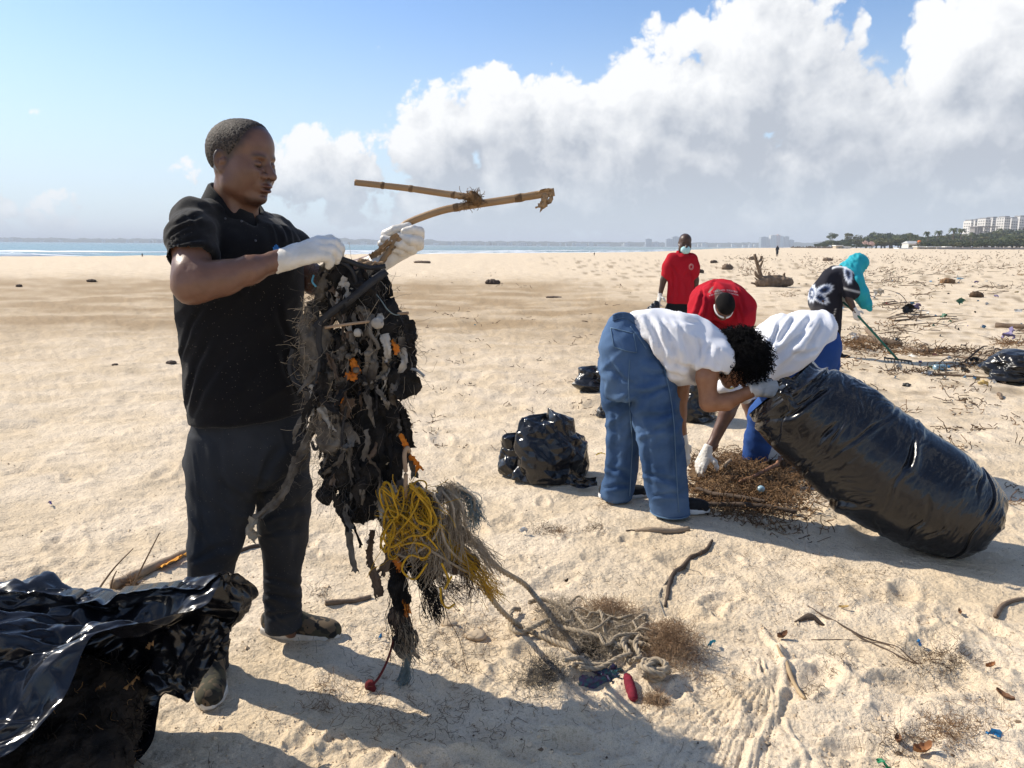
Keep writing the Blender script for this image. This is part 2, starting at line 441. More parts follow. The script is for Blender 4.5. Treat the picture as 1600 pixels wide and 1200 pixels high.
# ------------------------------------------------------------------ the beach
SEA = -0.9
_sh = np.array([(-300, -60)] + [tuple(G(u, v, SEA)[:2]) for u, v in ((-500, 410), (0, 402.5), (300, 400.5), (600, 398.3), (800, 396.7), (1000, 395), (1150, 392), (1255, 389.9))] + [(900, 2600)])
def shore_y(x): return np.interp(x, _sh[1:, 0], _sh[1:, 1])
# prints, heaps and drag marks in the near sand
_rg = np.random.default_rng(5)
FEET = [G(320, 1090), G(330, 1040), G(470, 990), G(430, 990), G(1060, 806), G(965, 778), G(1480, 870), G(850, 755)]
DENTS = []
for _ in range(1100):
    u, v = _rg.uniform(-250, 1850), 400 + 830 * _rg.random() ** 1.5
    if v < 425: continue
    p = G(u, v); a = _rg.uniform(0, 3.14)
    if p[1] > 14: continue
    if any(np.hypot(p[0] - f[0], p[1] - f[1]) < .34 for f in FEET): continue
    sc = _rg.choice([.3, .5, .8, 1.0]) * _rg.uniform(.7, 1.2)
    DENTS.append((p[0], p[1], .13 * sc, .055 * sc, a, _rg.uniform(.005, .017) * min(1, sc + .2)))
def _arc(pts, n): return spline([G(u, v)[:2] for u, v in pts], n)
GROOVES = []                              # drag marks left by the net, lower right
for k in range(9):
    o = k * 15
    GROOVES.append((_arc([(1010 + o * 1.5, 1225), (1050 + o * 1.25, 1165), (1110 + o * .85, 1105), (1165 + o * .35, 1065), (1190, 1030 + k * 2)], 70), .0045, .0050))
for k in range(6):
    GROOVES.append((_arc([(985, 1120 + k * 16), (1050, 1085 + k * 14), (1120, 1060 + k * 10), (1165, 1050 + k * 6)], 50), .004, .0026))
for k in range(5): GROOVES.append((_arc([(1010, 930 + k * 7), (1080, 934 + k * 6), (1180, 930 + k * 7)], 40), .005, .0028))
GROOVES.append((_arc([(1195, 985), (1218, 1020), (1226, 1060), (1212, 1110), (1180, 1170), (1160, 1230)], 70), .013, -.010))
GROOVES.append((_arc([(1225, 1120), (1236, 1150), (1256, 1185), (1260, 1220)], 40), .008, -.005))
TREADS = [(1420, 985, .11, .038, 2.5), (1478, 962, .09, .036, 2.6), (1055, 832, .10, .045, .4), (745, 838, .10, .04, 1.2)]
def ground_z(x, y):
    x = np.asarray(x, float); y = np.asarray(y, float)
    r = np.hypot(x, y); s = shore_y(x) - y
    z = SEA + .9 * np.clip(1 - np.exp(-np.maximum(s, 0) / 45), 0, 1) / (1 - math.exp(-2.2)) * 1.0
    z = np.minimum(z, 0.0)
    z = np.where(s < 0, SEA + .02 * np.maximum(s, -80), z)
    k = smooth01(r, 18, 60); z = z * k
    z = z - .16 * np.exp(-((y - 25) / 8) ** 2) * smooth01(8 - x, 0, 12)             # the damp dip
    z = z + 1.15 * smooth01(x, 25, 110) * smooth01(y, 70, 190) + 2.5 * smooth01(x - .45 * y, 20, 160) * smooth01(y, 60, 400)
    return z
def relief(x, y):
    p = np.stack([x, y, np.zeros_like(x)], -1); r = np.hypot(x, y)
    f1 = 1 - smooth01(r, 9, 30); f2 = 1 - smooth01(r, 4.5, 10)
    z = .05 * fbm(p * .5, 3) * smooth01(r, 2, 8) + .016 * fbm(p * 1.5, 3) * (1 - smooth01(r, 40, 90)) + .05 * fbm(p * .16, 2) * smooth01(r, 15, 40)
    patch = smooth01(fbm(p * .9 + 31, 2), -.25, .35)
    z += (.007 * fbm(p * 5.1 + 5, 4) + .008 * np.maximum(ridged(p * np.array([3.3, 6.6, 1]) + 3, 2) - .3, 0) * patch) * f1
    q = p.copy(); q[..., 1] += .35 * q[..., 0]
    z += .0105 * fbm(q * np.array([6.5, 19, 1]), 2) * f1 * (1 - .6 * patch)
    z += (.0045 * fbm(p * 21, 3) * patch + .0022 * fbm(p * 44, 2)) * f2
    z += .016 * fbm(p * np.array([3.2, 8.5, 1]) + 17, 3) * smooth01(r, 4, 7) * (1 - smooth01(r, 18, 34)) * smooth01(5 - x, 0, 4)
    z += .013 * np.maximum(ridged(p * np.array([.9, 3.0, 1]) + 7, 2) - .1, 0) * smooth01(r, 5, 9) * (1 - smooth01(r, 40, 80))
    return z
def ground_full(x, y):
    z = ground_z(x, y) + relief(x, y)
    near = np.hypot(x, y) < 16
    idx = np.flatnonzero(near); xn, yn = x[idx], y[idx]; dz = np.zeros(len(idx))
    order = np.argsort(yn); ys = yn[order]
    for (cx, cy, a, b, t, dep) in DENTS:
        R = a * 2.2; lo, hi = np.searchsorted(ys, (cy - R, cy + R)); ii = order[lo:hi]
        dx, dy = xn[ii] - cx, yn[ii] - cy; m = np.abs(dx) < R; ii, dx, dy = ii[m], dx[m], dy[m]
        c, s = math.cos(t), math.sin(t); q = ((dx * c + dy * s) / a) ** 2 + ((-dx * s + dy * c) / b) ** 2
        dz[ii] += dep * (-np.exp(-q ** 1.6) + .55 * np.exp(-(np.sqrt(q) - 1.45) ** 2 / .09))
    for (pts, w, dep) in GROOVES:
        lo, hi = pts.min(0) - .06, pts.max(0) + .06
        ii = np.flatnonzero((xn > lo[0]) & (xn < hi[0]) & (yn > lo[1]) & (yn < hi[1]))
        d2 = np.full(len(ii), 9.)
        for q in pts: d2 = np.minimum(d2, (xn[ii] - q[0]) ** 2 + (yn[ii] - q[1]) ** 2)
        d = np.sqrt(d2); dz[ii] += -dep * np.exp(-(d / w) ** 2) + .6 * dep * np.exp(-((d - 1.9 * w) / (.8 * w)) ** 2)
    for (cu, cv, L_, Wd, a) in TREADS:          # shoe soles pressed into the sand
        c = G(cu, cv); ii = np.flatnonzero((np.abs(xn - c[0]) < .25) & (np.abs(yn - c[1]) < .25)); dx, dy = xn[ii] - c[0], yn[ii] - c[1]; ca, sa = math.cos(a), math.sin(a); p, q = dx * ca + dy * sa, -dx * sa + dy * ca
        ins = (1 - smooth01(np.abs(p), L_ * .9, L_)) * (1 - smooth01(np.abs(q), Wd * .9, Wd)); dz[ii] += ins * (-.004 + .0028 * np.sin(p * 330) * np.sin(q * 330))
    z[idx] += dz
    return z
_gx, _gy = np.arange(-4.5, 8.0, .022), np.arange(1.3, 12.5, .022)
_GZ = ground_full(*[a.ravel() for a in np.meshgrid(_gx, _gy, indexing='ij')]).reshape(len(_gx), len(_gy))
def gzv(x, y):
    """height of the sand (looked up near the camera)"""
    x = np.asarray(x, float); y = np.asarray(y, float); sh = x.shape; x, y = x.ravel(), y.ravel(); z = np.empty(len(x))
    n = (x > -4.4) & (x < 7.9) & (y > 1.4) & (y < 12.4); f = ~n
    if f.any(): z[f] = ground_z(x[f], y[f]) + relief(x[f], y[f])
    if n.any():
        a = (x[n] - _gx[0]) / .022; b = (y[n] - _gy[0]) / .022; i, j = a.astype(int), b.astype(int); a -= i; b -= j
        z[n] = _GZ[i, j] * (1 - a) * (1 - b) + _GZ[i + 1, j] * a * (1 - b) + _GZ[i, j + 1] * (1 - a) * b + _GZ[i + 1, j + 1] * a * b
    return z.reshape(sh)
def gz(x, y): return float(gzv(np.array([float(x)]), np.array([float(y)]))[0])
def GP(u, v, dz=0.0):
    """the point of the sand seen at (u, v)"""
    p = G(u, v, 0.0)
    for _ in range(6):
        z = ground_z(p[0], p[1]); p = G(u, v, float(z))
    return np.array([p[0], p[1], gz(p[0], p[1]) + dz])

def build_ground():
    th = np.concatenate([np.linspace(-180, -60, 40, endpoint=False), np.linspace(-60, -41, 20, endpoint=False), np.arange(-41, 41, .115), np.linspace(41, 60, 20, endpoint=False), np.linspace(60, 180, 40, endpoint=False)])
    th = np.radians(th)
    vv = np.arange(1330, 392, -2.3); dep = np.arctan((vv - 600) / FOC) - PITCH; rr = CAMZ / np.tan(dep)
    rr = np.concatenate([[.15, .5, .9, 1.2], rr[rr > 1.45], rr[-1] * np.geomspace(1.06, 12000 / rr[-1], 70)])
    R, T = np.meshgrid(rr, th, indexing='ij'); X = (R * np.sin(T)); Y = (R * np.cos(T))
    Z = ground_full(X.ravel(), Y.ravel()).reshape(X.shape)
    n, m = X.shape; i = np.arange(n - 1)[:, None] * m; j = np.arange(m)[None, :]; j2 = (j + 1) % m
    F = np.stack([i + j, i + m + j, i + m + j2, i + j2], -1).reshape(-1, 4)
    # fold the seam behind the camera shut and close the middle
    V = np.stack([X, Y, Z], -1).reshape(-1, 3)
    x, y = V[:, 0], V[:, 1]; p = np.stack([x, y, 0 * x], -1)
    s = shore_y(x) - y
    damp = np.exp(-np.maximum(0, np.abs(y - 22.0) - 8.5) / 3.0) * smooth01(7.5 - x + 2.0 * fbm(p * .14, 2), 0, 7)
    damp *= .55 + .45 * smooth01(fbm(p * np.array([.5, .6, 1]), 4), -.5, .3)
    near_damp = smooth01(y, 6.0, 15) * (1 - smooth01(y, 15, 18)) * smooth01(3.5 - x, 0, 5) * smooth01(fbm(p * np.array([.8, 2.6, 1]) + 4, 4), -.25, .45) * .62; damp = np.maximum(damp, near_damp)
    wet = (1 - smooth01(s, 5, 26 + 6 * noise3(p * .05)))
    litter = smooth01(fbm(p * np.array([1.5, 3.5, 1]), 3), .15, .6) * smooth01(x, 1.2, 4) * smooth01(y, 5, 9) * (1 - smooth01(y, 60, 120))
    col = np.stack([np.clip(damp, 0, 1), np.clip(wet, 0, 1), np.clip(litter, 0, 1)], -1)
    m_ = bpy.data.materials.new('beach_sand'); m_.use_nodes = True; nt = m_.node_tree; N, L = nt.nodes, nt.links; b = N['Principled BSDF']
    tc = N.new('ShaderNodeTexCoord'); at = N.new('ShaderNodeVertexColor'); at.layer_name = 'tint'; sp = N.new('ShaderNodeSeparateColor'); L.new(at.outputs['Color'], sp.inputs[0])
    def noise(sc, det=4):
        t = N.new('ShaderNodeTexNoise'); t.inputs['Scale'].default_value = sc; t.inputs['Detail'].default_value = det; L.new(tc.outputs['Object'], t.inputs['Vector']); return t.outputs['Fac']
    def mr(v, a, b_, c, d):
        x = N.new('ShaderNodeMapRange'); x.interpolation_type = 'SMOOTHSTEP'; L.new(v, x.inputs[0])
        for i_, q in enumerate((a, b_, c, d)): x.inputs[i_ + 1].default_value = q
        return x.outputs[0]
    def mix(f, a, b_):
        x = N.new('ShaderNodeMix'); x.data_type = 'RGBA'
        for i_, q in ((0, f), (6, a), (7, b_)):
            if isinstance(q, bpy.types.NodeSocket): L.new(q, x.inputs[i_])
            else: x.inputs[i_].default_value = q
        return x.outputs[2]
    base = mix(mr(noise(2.2, 6), .35, .65, 0, 1), (.66, .53, .365, 1), (.76, .63, .465, 1))
    base = mix(mr(noise(300, 2), .45, .72, 0, .5), base, (.32, .235, .15, 1))
    base = mix(mr(noise(130, 3), .52, .72, 0, .35), base, (.34, .25, .16, 1))           # grains
    base = mix(mr(noise(46, 5), .60, .70, 0, .45), base, (.27, .19, .115, 1))         # crumbs of weed
    base = mix(sp.outputs[2], base, (.33, .25, .16, 1))
    base = mix(sp.outputs[0], base, (.34, .24, .135, 1))
    base = mix(sp.outputs[1], base, (.40, .34, .27, 1))
    L.new(base, b.inputs['Base Color'])
    L.new(mr(sp.outputs[1], .3, 1, .93, .25), b.inputs['Roughness']); b.inputs['Specular IOR Level'].default_value = .25
    bp = N.new('ShaderNodeBump'); bp.inputs['Strength'].default_value = .75; bp.inputs['Distance'].default_value = .014; L.new(noise(62, 7), bp.inputs['Height'])
    bp2 = N.new('ShaderNodeBump'); bp2.inputs['Strength'].default_value = .6; bp2.inputs['Distance'].default_value = .005; L.new(noise(420, 2), bp2.inputs['Height'])
    bp0 = N.new('ShaderNodeBump'); bp0.inputs['Strength'].default_value = .6; bp0.inputs['Distance'].default_value = .05; L.new(noise(8, 5), bp0.inputs['Height']); L.new(bp0.outputs[0], bp.inputs['Normal'])
    L.new(bp.outputs[0], bp2.inputs['Normal']); L.new(bp2.outputs[0], b.inputs['Normal'])
    V = np.concatenate([V, [[0, 0, 0]]]); col = np.concatenate([col, [[0, 0, 0]]])
    cap = np.stack([np.full(m, len(V) - 1), np.arange(m), (np.arange(m) + 1) % m, (np.arange(m) + 1) % m], -1)
    FF = [tuple(q[:3]) for q in cap]
    me_F = np.concatenate([F[:, ::-1], np.stack([cap[:, 0], cap[:, 2], cap[:, 1], cap[:, 1]], -1)[:0]])
    o = obj('beach_sand', V, me_F, m_, col=col, kind='structure'); return o
build_ground()
def sand_crumbs():
    rg = np.random.default_rng(91); n = 9000; v = 620 + 650 * rg.random(n) ** .8; u = rg.uniform(-200, 1800, n); cl = fbm(np.stack([u * .011, v * .02, 0 * u], -1), 3); k = cl > -.12; u, v = u[k], v[k]; P = np.array([G(a, b) for a, b in zip(u, v)]); P[:, 2] = gzv(P[:, 0], P[:, 1])
    r = rg.uniform(.0015, .0055, len(P)) * (1 + 1.2 * (rg.random(len(P)) < .06)); D = np.array([(1, 0, 0), (0, 1, 0), (-1, 0, 0), (0, -1, 0), (0, 0, .9)]); V = P[:, None] + D[None] * r[:, None, None] * rg.uniform(.6, 1.3, (len(P), 5, 1)); V[:, 4, :2] += rg.normal(0, .3, (len(P), 2)) * r[:, None]
    F = np.array([(0, 1, 4), (1, 2, 4), (2, 3, 4), (3, 0, 4)]); Q = (np.arange(len(P))[:, None, None] * 5 + F[None]); dark = rg.random(len(P)) < .10
    for sel, m_, nm in ((~dark, mat('sand_crumb', (.56, .43, .28, 1), 1, (.66, .52, .36, 1), 30), 'sand_crumbs'), (dark, mat('dark_crumb', (.07, .05, .035, 1), .9, (.16, .11, .07, 1), 30), 'dark_crumbs')):
        obj(nm, V.reshape(-1, 3), Q[sel].reshape(-1, 3), m_, smooth=False, kind='stuff')
sand_crumbs()

def build_sea():
    xs = np.concatenate([-np.geomspace(12000, 260, 50), np.linspace(-250, 700, 260), np.geomspace(720, 12000, 40)])
    ys = np.concatenate([np.linspace(40, 420, 240), np.geomspace(424, 14000, 90)])
    X, Y = np.meshgrid(xs, ys, indexing='ij'); p = np.stack([X, Y, 0 * X], -1).reshape(-1, 3)
    d = (Y - shore_y(X)).ravel(); w = smooth01(d, 0, 30) * (1 - smooth01(d, 250, 700))
    z = SEA + w * (.05 * fbm(p * np.array([.03, .12, 1]), 3) + .20 * np.maximum(np.sin(d / 26 + 1.5 * noise3(p * .012)), .3) * smooth01(d, 2, 40))
    V = np.stack([X.ravel(), Y.ravel(), z], -1); n, m = X.shape; i = np.arange(n - 1)[:, None] * m + np.arange(m - 1)[None, :]
    F = np.stack([i, i + m, i + m + 1, i + 1], -1).reshape(-1, 4)
    m_ = mat('sea_water', (.075, .165, .165, 1), .22, (.10, .20, .19, 1), .02, spec=.4); nt = m_.node_tree; N, L = nt.nodes, nt.links
    tc = N.new('ShaderNodeTexCoord'); mp = N.new('ShaderNodeMapping'); mp.inputs['Scale'].default_value = (.35, 1, 1); L.new(tc.outputs['Object'], mp.inputs[0])
    t = N.new('ShaderNodeTexNoise'); t.inputs['Scale'].default_value = .5; t.inputs['Detail'].default_value = 6; L.new(mp.outputs[0], t.inputs['Vector'])
    bp = N.new('ShaderNodeBump'); bp.inputs['Strength'].default_value = .8; bp.inputs['Distance'].default_value = .5; L.new(t.outputs['Fac'], bp.inputs['Height'])
    L.new(bp.outputs[0], N['Principled BSDF'].inputs['Normal'])
    obj('sea', V, F, m_, kind='structure')
    # breakers: low rolls of foam along the shore
    rg = np.random.default_rng(8); g = Geo()
    for k in range(150):
        x = rg.uniform(-130, 150) if k < 110 else rg.uniform(100, 500); off = rg.choice([3, 11, 30, 62, 95]) + rg.normal() * 2.5; ln = rg.uniform(3, 22) * (1 + off / 60)
        xx = np.linspace(x - ln / 2, x + ln / 2, 14); yy = shore_y(xx) + off + 1.5 * noise3(np.stack([xx * .15, 0 * xx + off, 0 * xx], -1))
        hh = np.sin(np.linspace(0, math.pi, 14)) ** .6 * rg.uniform(.10, .30) * (1 + noise3(np.stack([xx * .9, 0 * xx + off, 0 * xx + k], -1)))
        wd = .5 + hh * 2.5
        prof = [(-1, 0), (-.5, .75), (0, 1), (.6, .6), (1.2, 0)]
        gr = np.stack([np.stack([xx, yy + a * wd, SEA + .10 + hh * b_], -1) for a, b_ in prof], 0)
        g.add(*sheet(gr))
    g.obj('sea_foam', mat('sea_foam', (.8, .82, .82, 1), .9), smooth=True, kind='stuff')
build_sea()

# ------------------------------------------------------------------ the far shore across the bay
def far_shore():
    rg = np.random.default_rng(21); Y0 = 3600.0
    us = np.linspace(-500, 1330, 700)
    P = np.array([W(u, 385, Y0) for u in us]); x = P[:, 0]
    q = np.stack([x * .012, 0 * x, 0 * x], -1)
    hpx = 6.5 + 2.2 * smooth01(us, 200, 420) - 2 * smooth01(us, 640, 700) + 2.0 * smooth01(us, 1060, 1300)
    h = np.maximum(hpx * (1 + .28 * fbm(q, 4) + .15 * np.maximum(noise3(q * 5), 0)), 3) * 3.0
    rows = []
    for dy, f in ((-60, 0), (-45, .55), (0, .9), (60, 1.0), (400, .8), (600, 0)):
        rows.append(np.stack([x * (Y0 + dy) / Y0, np.full_like(x, Y0 + dy) - .14 * np.maximum(x, 0), SEA - .5 + h * f * (1 + .12 * noise3(np.stack([x * .05, 0 * x + dy, 0 * x], -1)))], -1))
    V, F = sheet(np.stack(rows, 0))
    obj('far_shore', V, F[:, ::-1], mat('far_woods', (.045, .06, .045, 1), 1, (.09, .10, .075, 1), .02), kind='structure')
    wallm = [mat('distant_wall_pale', (.55, .55, .53, 1), .9), mat('distant_wall_grey', (.25, .29, .32, 1), .9), mat('distant_wall_rust', (.45, .22, .17, 1), .9)]
    dark = mat('distant_window', (.06, .07, .08, 1), .4)
    # (u0, u1, top v, base v, material, floors, bays, label)
    B = [(1188.5, 1200, 370.5, 388, 1, 12, 4, 'grey blue tower block left of the white and rust tower across the bay'),
         (1203.5, 1213, 367.5, 388, 0, 13, 4, 'cream high-rise tower tallest in the far skyline'),
         (1213.4, 1218, 367, 388, 2, 13, 2, 'narrow rust red stair tower between the pale far high-rises'),
         (1218.4, 1224, 369, 388, 0, 13, 2, 'narrow white block on the right of the rust red far tower'),
         (1226, 1232, 369.5, 388, 1, 12, 3, 'slim grey tower right of the white block in the far skyline'),
         (1234, 1240, 375, 388, 1, 7, 3, 'low grey block at the right end of the far tower group'),
         (1009, 1018, 373.5, 387, 1, 9, 4, 'dark blue-grey slab tower left of the masked man on the skyline'),
         (1041, 1050, 373.5, 387, 1, 8, 3, 'shorter grey tower just left of the masked man across the bay'),
         (1050.3, 1062, 370, 387, 1, 10, 4, 'wide grey tower right behind the head of the masked man'),
         (1022, 1030, 378, 387, 0, 4, 3, 'low pale block between two grey towers on the far skyline'),
         (779, 792, 379.5, 386, 0, 3, 5, 'flat pale far building below the middle of the cloud bank'),
         (811, 822, 379.5, 386, 0, 3, 4, 'pale far building with a flat roof near the middle of the skyline'),
         (700, 705, 378.5, 385.5, 1, 4, 2, 'small grey block in the far skyline to the right of the gloved hand'),
         (731, 738, 380, 385.5, 0, 3, 3, 'small whitish house row on the far shore left of centre'),
         (975, 984, 380, 387, 0, 3, 3, 'pale low block on the far shore left of the dark slab tower')]
    for (u0, u1, vt, vb, mi, fl, bays, lab) in B:
        Yb = 3480.0; a, c = W(u0, vb, Yb), W(u1, vb, Yb); top = W((u0 + u1) / 2, vt, Yb)[2]
        base = SEA; ry = Yb - .14 * max(a[0], 0)
        k = ry / Yb; x0, x1 = a[0] * k, c[0] * k; top = CAMZ + (top - CAMZ) * k
        e = empty('tower_block' if top > 25 else 'distant_house', ((x0 + x1) / 2, ry, base), lab, 'building')
        g = Geo().box((x0, ry, base), (x1, ry + 30, top)); g.box((x0 + (x1 - x0) * .3, ry + 6, top), (x0 + (x1 - x0) * .7, ry + 20, top + 2.5)); g.obj('wall', wallm[mi], e)
        g = Geo(); dx = (x1 - x0) / bays; dz = (top - base) / fl
        for i in range(bays):
            for j in range(fl):
                g.box((x0 + dx * (i + .22), ry - .3, base + dz * (j + .3)), (x0 + dx * (i + .78), ry - .05, base + dz * (j + .75)))
        g.obj('windows', dark, e, kind='stuff')
    # small houses too far to split
    g = Geo()
    for k in range(120):
        u = rg.uniform(-100, 1180); a = W(u, 385, 3500); k_ = 1 - .14 * max(a[0], 0) / 3500; w = rg.uniform(6, 22); h = rg.uniform(8, 17)
        g.box((a[0] * k_, 3500 * k_, SEA), (a[0] * k_ + w, 3500 * k_ + 12, SEA + h))
    g.obj('distant_town', wallm[0], kind='stuff')
far_shore()

# ------------------------------------------------------------------ trees, towers and walls on the right
leaf_mats = [mat('leaf_dark', (.045, .062, .024, 1), .75, (.085, .10, .04, 1), .3), mat('leaf_olive', (.085, .092, .036, 1), .8, (.14, .135, .055, 1), .3), mat('leaf_mid', (.062, .085, .03, 1), .8, (.11, .125, .045, 1), .3)]
bark_m = mat('bark', (.16, .13, .10, 1), .95, (.09, .07, .055, 1), 8)
def crown_geo(rg, w, h, n, leaf, lobes=7):
    C = np.stack([rg.normal(0, .28, lobes) * w, rg.normal(0, .25, lobes) * w, h * (.55 + .28 * rg.random(lobes))], -1); Rr = rg.uniform(.2, .38, lobes) * w
    li = rg.integers(0, lobes, n); dirs = rg.normal(size=(n, 3)); dirs /= np.linalg.norm(dirs, axis=1)[:, None]
    c = C[li] + dirs * (Rr[li] * rg.uniform(.45, 1.08, n) ** .6)[:, None] * np.array([1, 1, .72]); c[:, 2] = np.maximum(c[:, 2], .12 * h)
    nrm = dirs + rg.normal(0, .6, (n, 3)); nrm /= np.linalg.norm(nrm, axis=1)[:, None]
    t = np.cross(nrm, rg.normal(size=(n, 3))); t /= np.linalg.norm(t, axis=1)[:, None]; b = np.cross(nrm, t); s = leaf * rg.uniform(.5, 1.4, n)[:, None]
    V = np.stack([c - t * s, c - b * s * .5 + nrm * s * .15, c + t * s, c + b * s * .5 + nrm * s * .15], 1).reshape(-1, 3)
    return V, np.arange(4 * n).reshape(-1, 4)
def trees():
    rg = np.random.default_rng(31); kinds = []
    for k in range(6):
        w, h = (6.0, 5.2) if k < 4 else (5.0, 9.5)
        V, F = crown_geo(rg, w, h, 1500 if k < 4 else 800, .42 if k < 4 else .36, 8)
        cm = make_mesh('crown', V, F, leaf_mats[k % 3], False)
        tb = Tubes(); tb.add(spline([(0, 0, -.4), (.1, 0, h * .2), (.2, .1, h * .42), (0, 0, h * .7)], 8), np.linspace(.28, .10, 8), 6)
        for q in range(5):
            a = rg.uniform(0, 6.28); tb.add(spline([(0.1, 0, h * .25), (.9 * math.cos(a), .9 * math.sin(a), h * .5), (1.7 * math.cos(a), 1.7 * math.sin(a), h * .68)], 6), np.linspace(.12, .04, 6), 5)
        V, F, _ = tb.geo(); kinds.append((cm, make_mesh('trunk', V, F, bark_m)))
    palm = []
    V, F, _ = Tubes().add(spline([(0, 0, -.3), (.25, 0, 2.5), (.4, 0, 5.5), (.35, 0, 8)], 12), np.linspace(.24, .13, 12), 7).geo(); pt = make_mesh('trunk', V, F, bark_m)
    g = Geo()
    for q in range(26):
        a = rg.uniform(0, 6.28); up = rg.uniform(-.5, 1.0); L_ = rg.uniform(1.9, 2.7); t = np.linspace(0, 1, 9)
        sp_ = np.stack([.35 + math.cos(a) * L_ * t * (1 - .2 * t), math.sin(a) * L_ * t * (1 - .2 * t), 8 + up * L_ * t - (1.1 + .3 * up) * L_ * t * t * .8], -1)
        sd = np.array([-math.sin(a), math.cos(a), 0]); wd = (.32 * np.sin(math.pi * np.clip(t * .9 + .08, 0, 1)))[:, None]
        for side in (-1, 1):
            gr = np.stack([sp_, sp_ + side * sd * wd + np.array([0, 0, -1]) * wd * .7], 0); V, F = sheet(gr); g.add(V, F)
    pf = make_mesh('fronds', np.concatenate(g.V), np.concatenate(g.F), leaf_mats[0], False)
    def place(u, v_top, v_base, Y, kind, lab, cat, grp, name, wide=1.0):
        p = W(u, v_base, Y); p[2] = float(ground_z(p[0], p[1])) - .1; H = W(u, v_top, Y)[2] - p[2]
        e = empty(name, p, lab, cat, grp)
        hh = 11.0 if kind == 'palm' else (5.2 * .98 if kind < 4 else 9.0)
        if kind == 'palm': hh = 8.9
        s = H / hh
        for nm, me in (('trunk', pt), ('fronds', pf)) if kind == 'palm' else (('trunk', kinds[kind][1]), ('crown', kinds[kind][0])):
            o = bpy.data.objects.new(nm, me); put(o, e); o.scale = (s * wide, s * wide, s); o.rotation_euler.z = rg.uniform(0, 6.28)
        return e
    # outline of the wood: top line by u
    tu = [1262, 1285, 1300, 1320, 1345, 1365, 1385, 1400, 1420, 1450, 1480, 1500, 1520, 1560, 1600, 1700]
    tv = [381, 379, 374, 373, 371, 369.5, 365.5, 364, 368, 368, 366, 366, 367, 363, 360, 355]
    n = 0
    for row, (Y, drop) in enumerate(((460, 0), (400, 3), (340, 7), (285, 12))):
        u = 1266.0 if row < 2 else (1330 if row == 2 else 1430)
        while u < 1700:
            vt = np.interp(u, tu, tv) + drop + rg.uniform(-1.5, 4); k = int(rg.integers(0, 4))
            lab = {0: 'dense dark green coastal tree in the belt behind the beach', 1: 'olive green bushy tree in the belt behind the beach', 2: 'mid green bushy tree in the belt behind the beach', 3: 'dense dark green coastal tree in the belt behind the beach'}[k]
            place(u, vt, 391, Y, k, lab, 'tree', 'trees behind the beach on the right', 'coastal_tree', rg.uniform(.95, 1.6)); n += 1
            u += rg.uniform(9, 17)
    for u, v, wd in ((1299, 364, 1.0), (1328, 362.5, 1.35), (1363, 362.5, .7)):
        place(u, v, 390, 480, 4 + (n % 2), {1299: 'thin open tree standing tall at the left end of the wood', 1328: 'umbrella shaped tall tree above the low wood', 1363: 'dark pointed tree beside the dense olive wood'}[u], 'tree', None, 'tall_tree', wd); n += 1
    for i, (u, v) in enumerate(((1419.5, 362), (1447, 360), (1463.5, 358.5), (1486, 354), (1499.5, 355), (1430, 365), (1515, 361))):
        place(u, v, 389, 330 + 8 * i, 'palm', 'coconut palm rising above the trees behind the beach', 'palm tree', 'palms above the wood', 'palm_tree')
    # the pale flowering tree
    p = W(1359, 387, 270); p[2] = ground_z(p[0], p[1]); e = empty('flowering_tree', p, 'small tree covered in pale pink and white blossom', 'tree')
    V, F = crown_geo(rg, 3.0, 2.6, 500, .16); obj('crown', V + p, F, mat('blossom', (.62, .50, .47, 1), .9, (.55, .33, .28, 1), 2), e, False)
    Tubes().add([p, p + (0, 0, 1.4)], .09, 6).obj('trunk', bark_m, e)
trees()

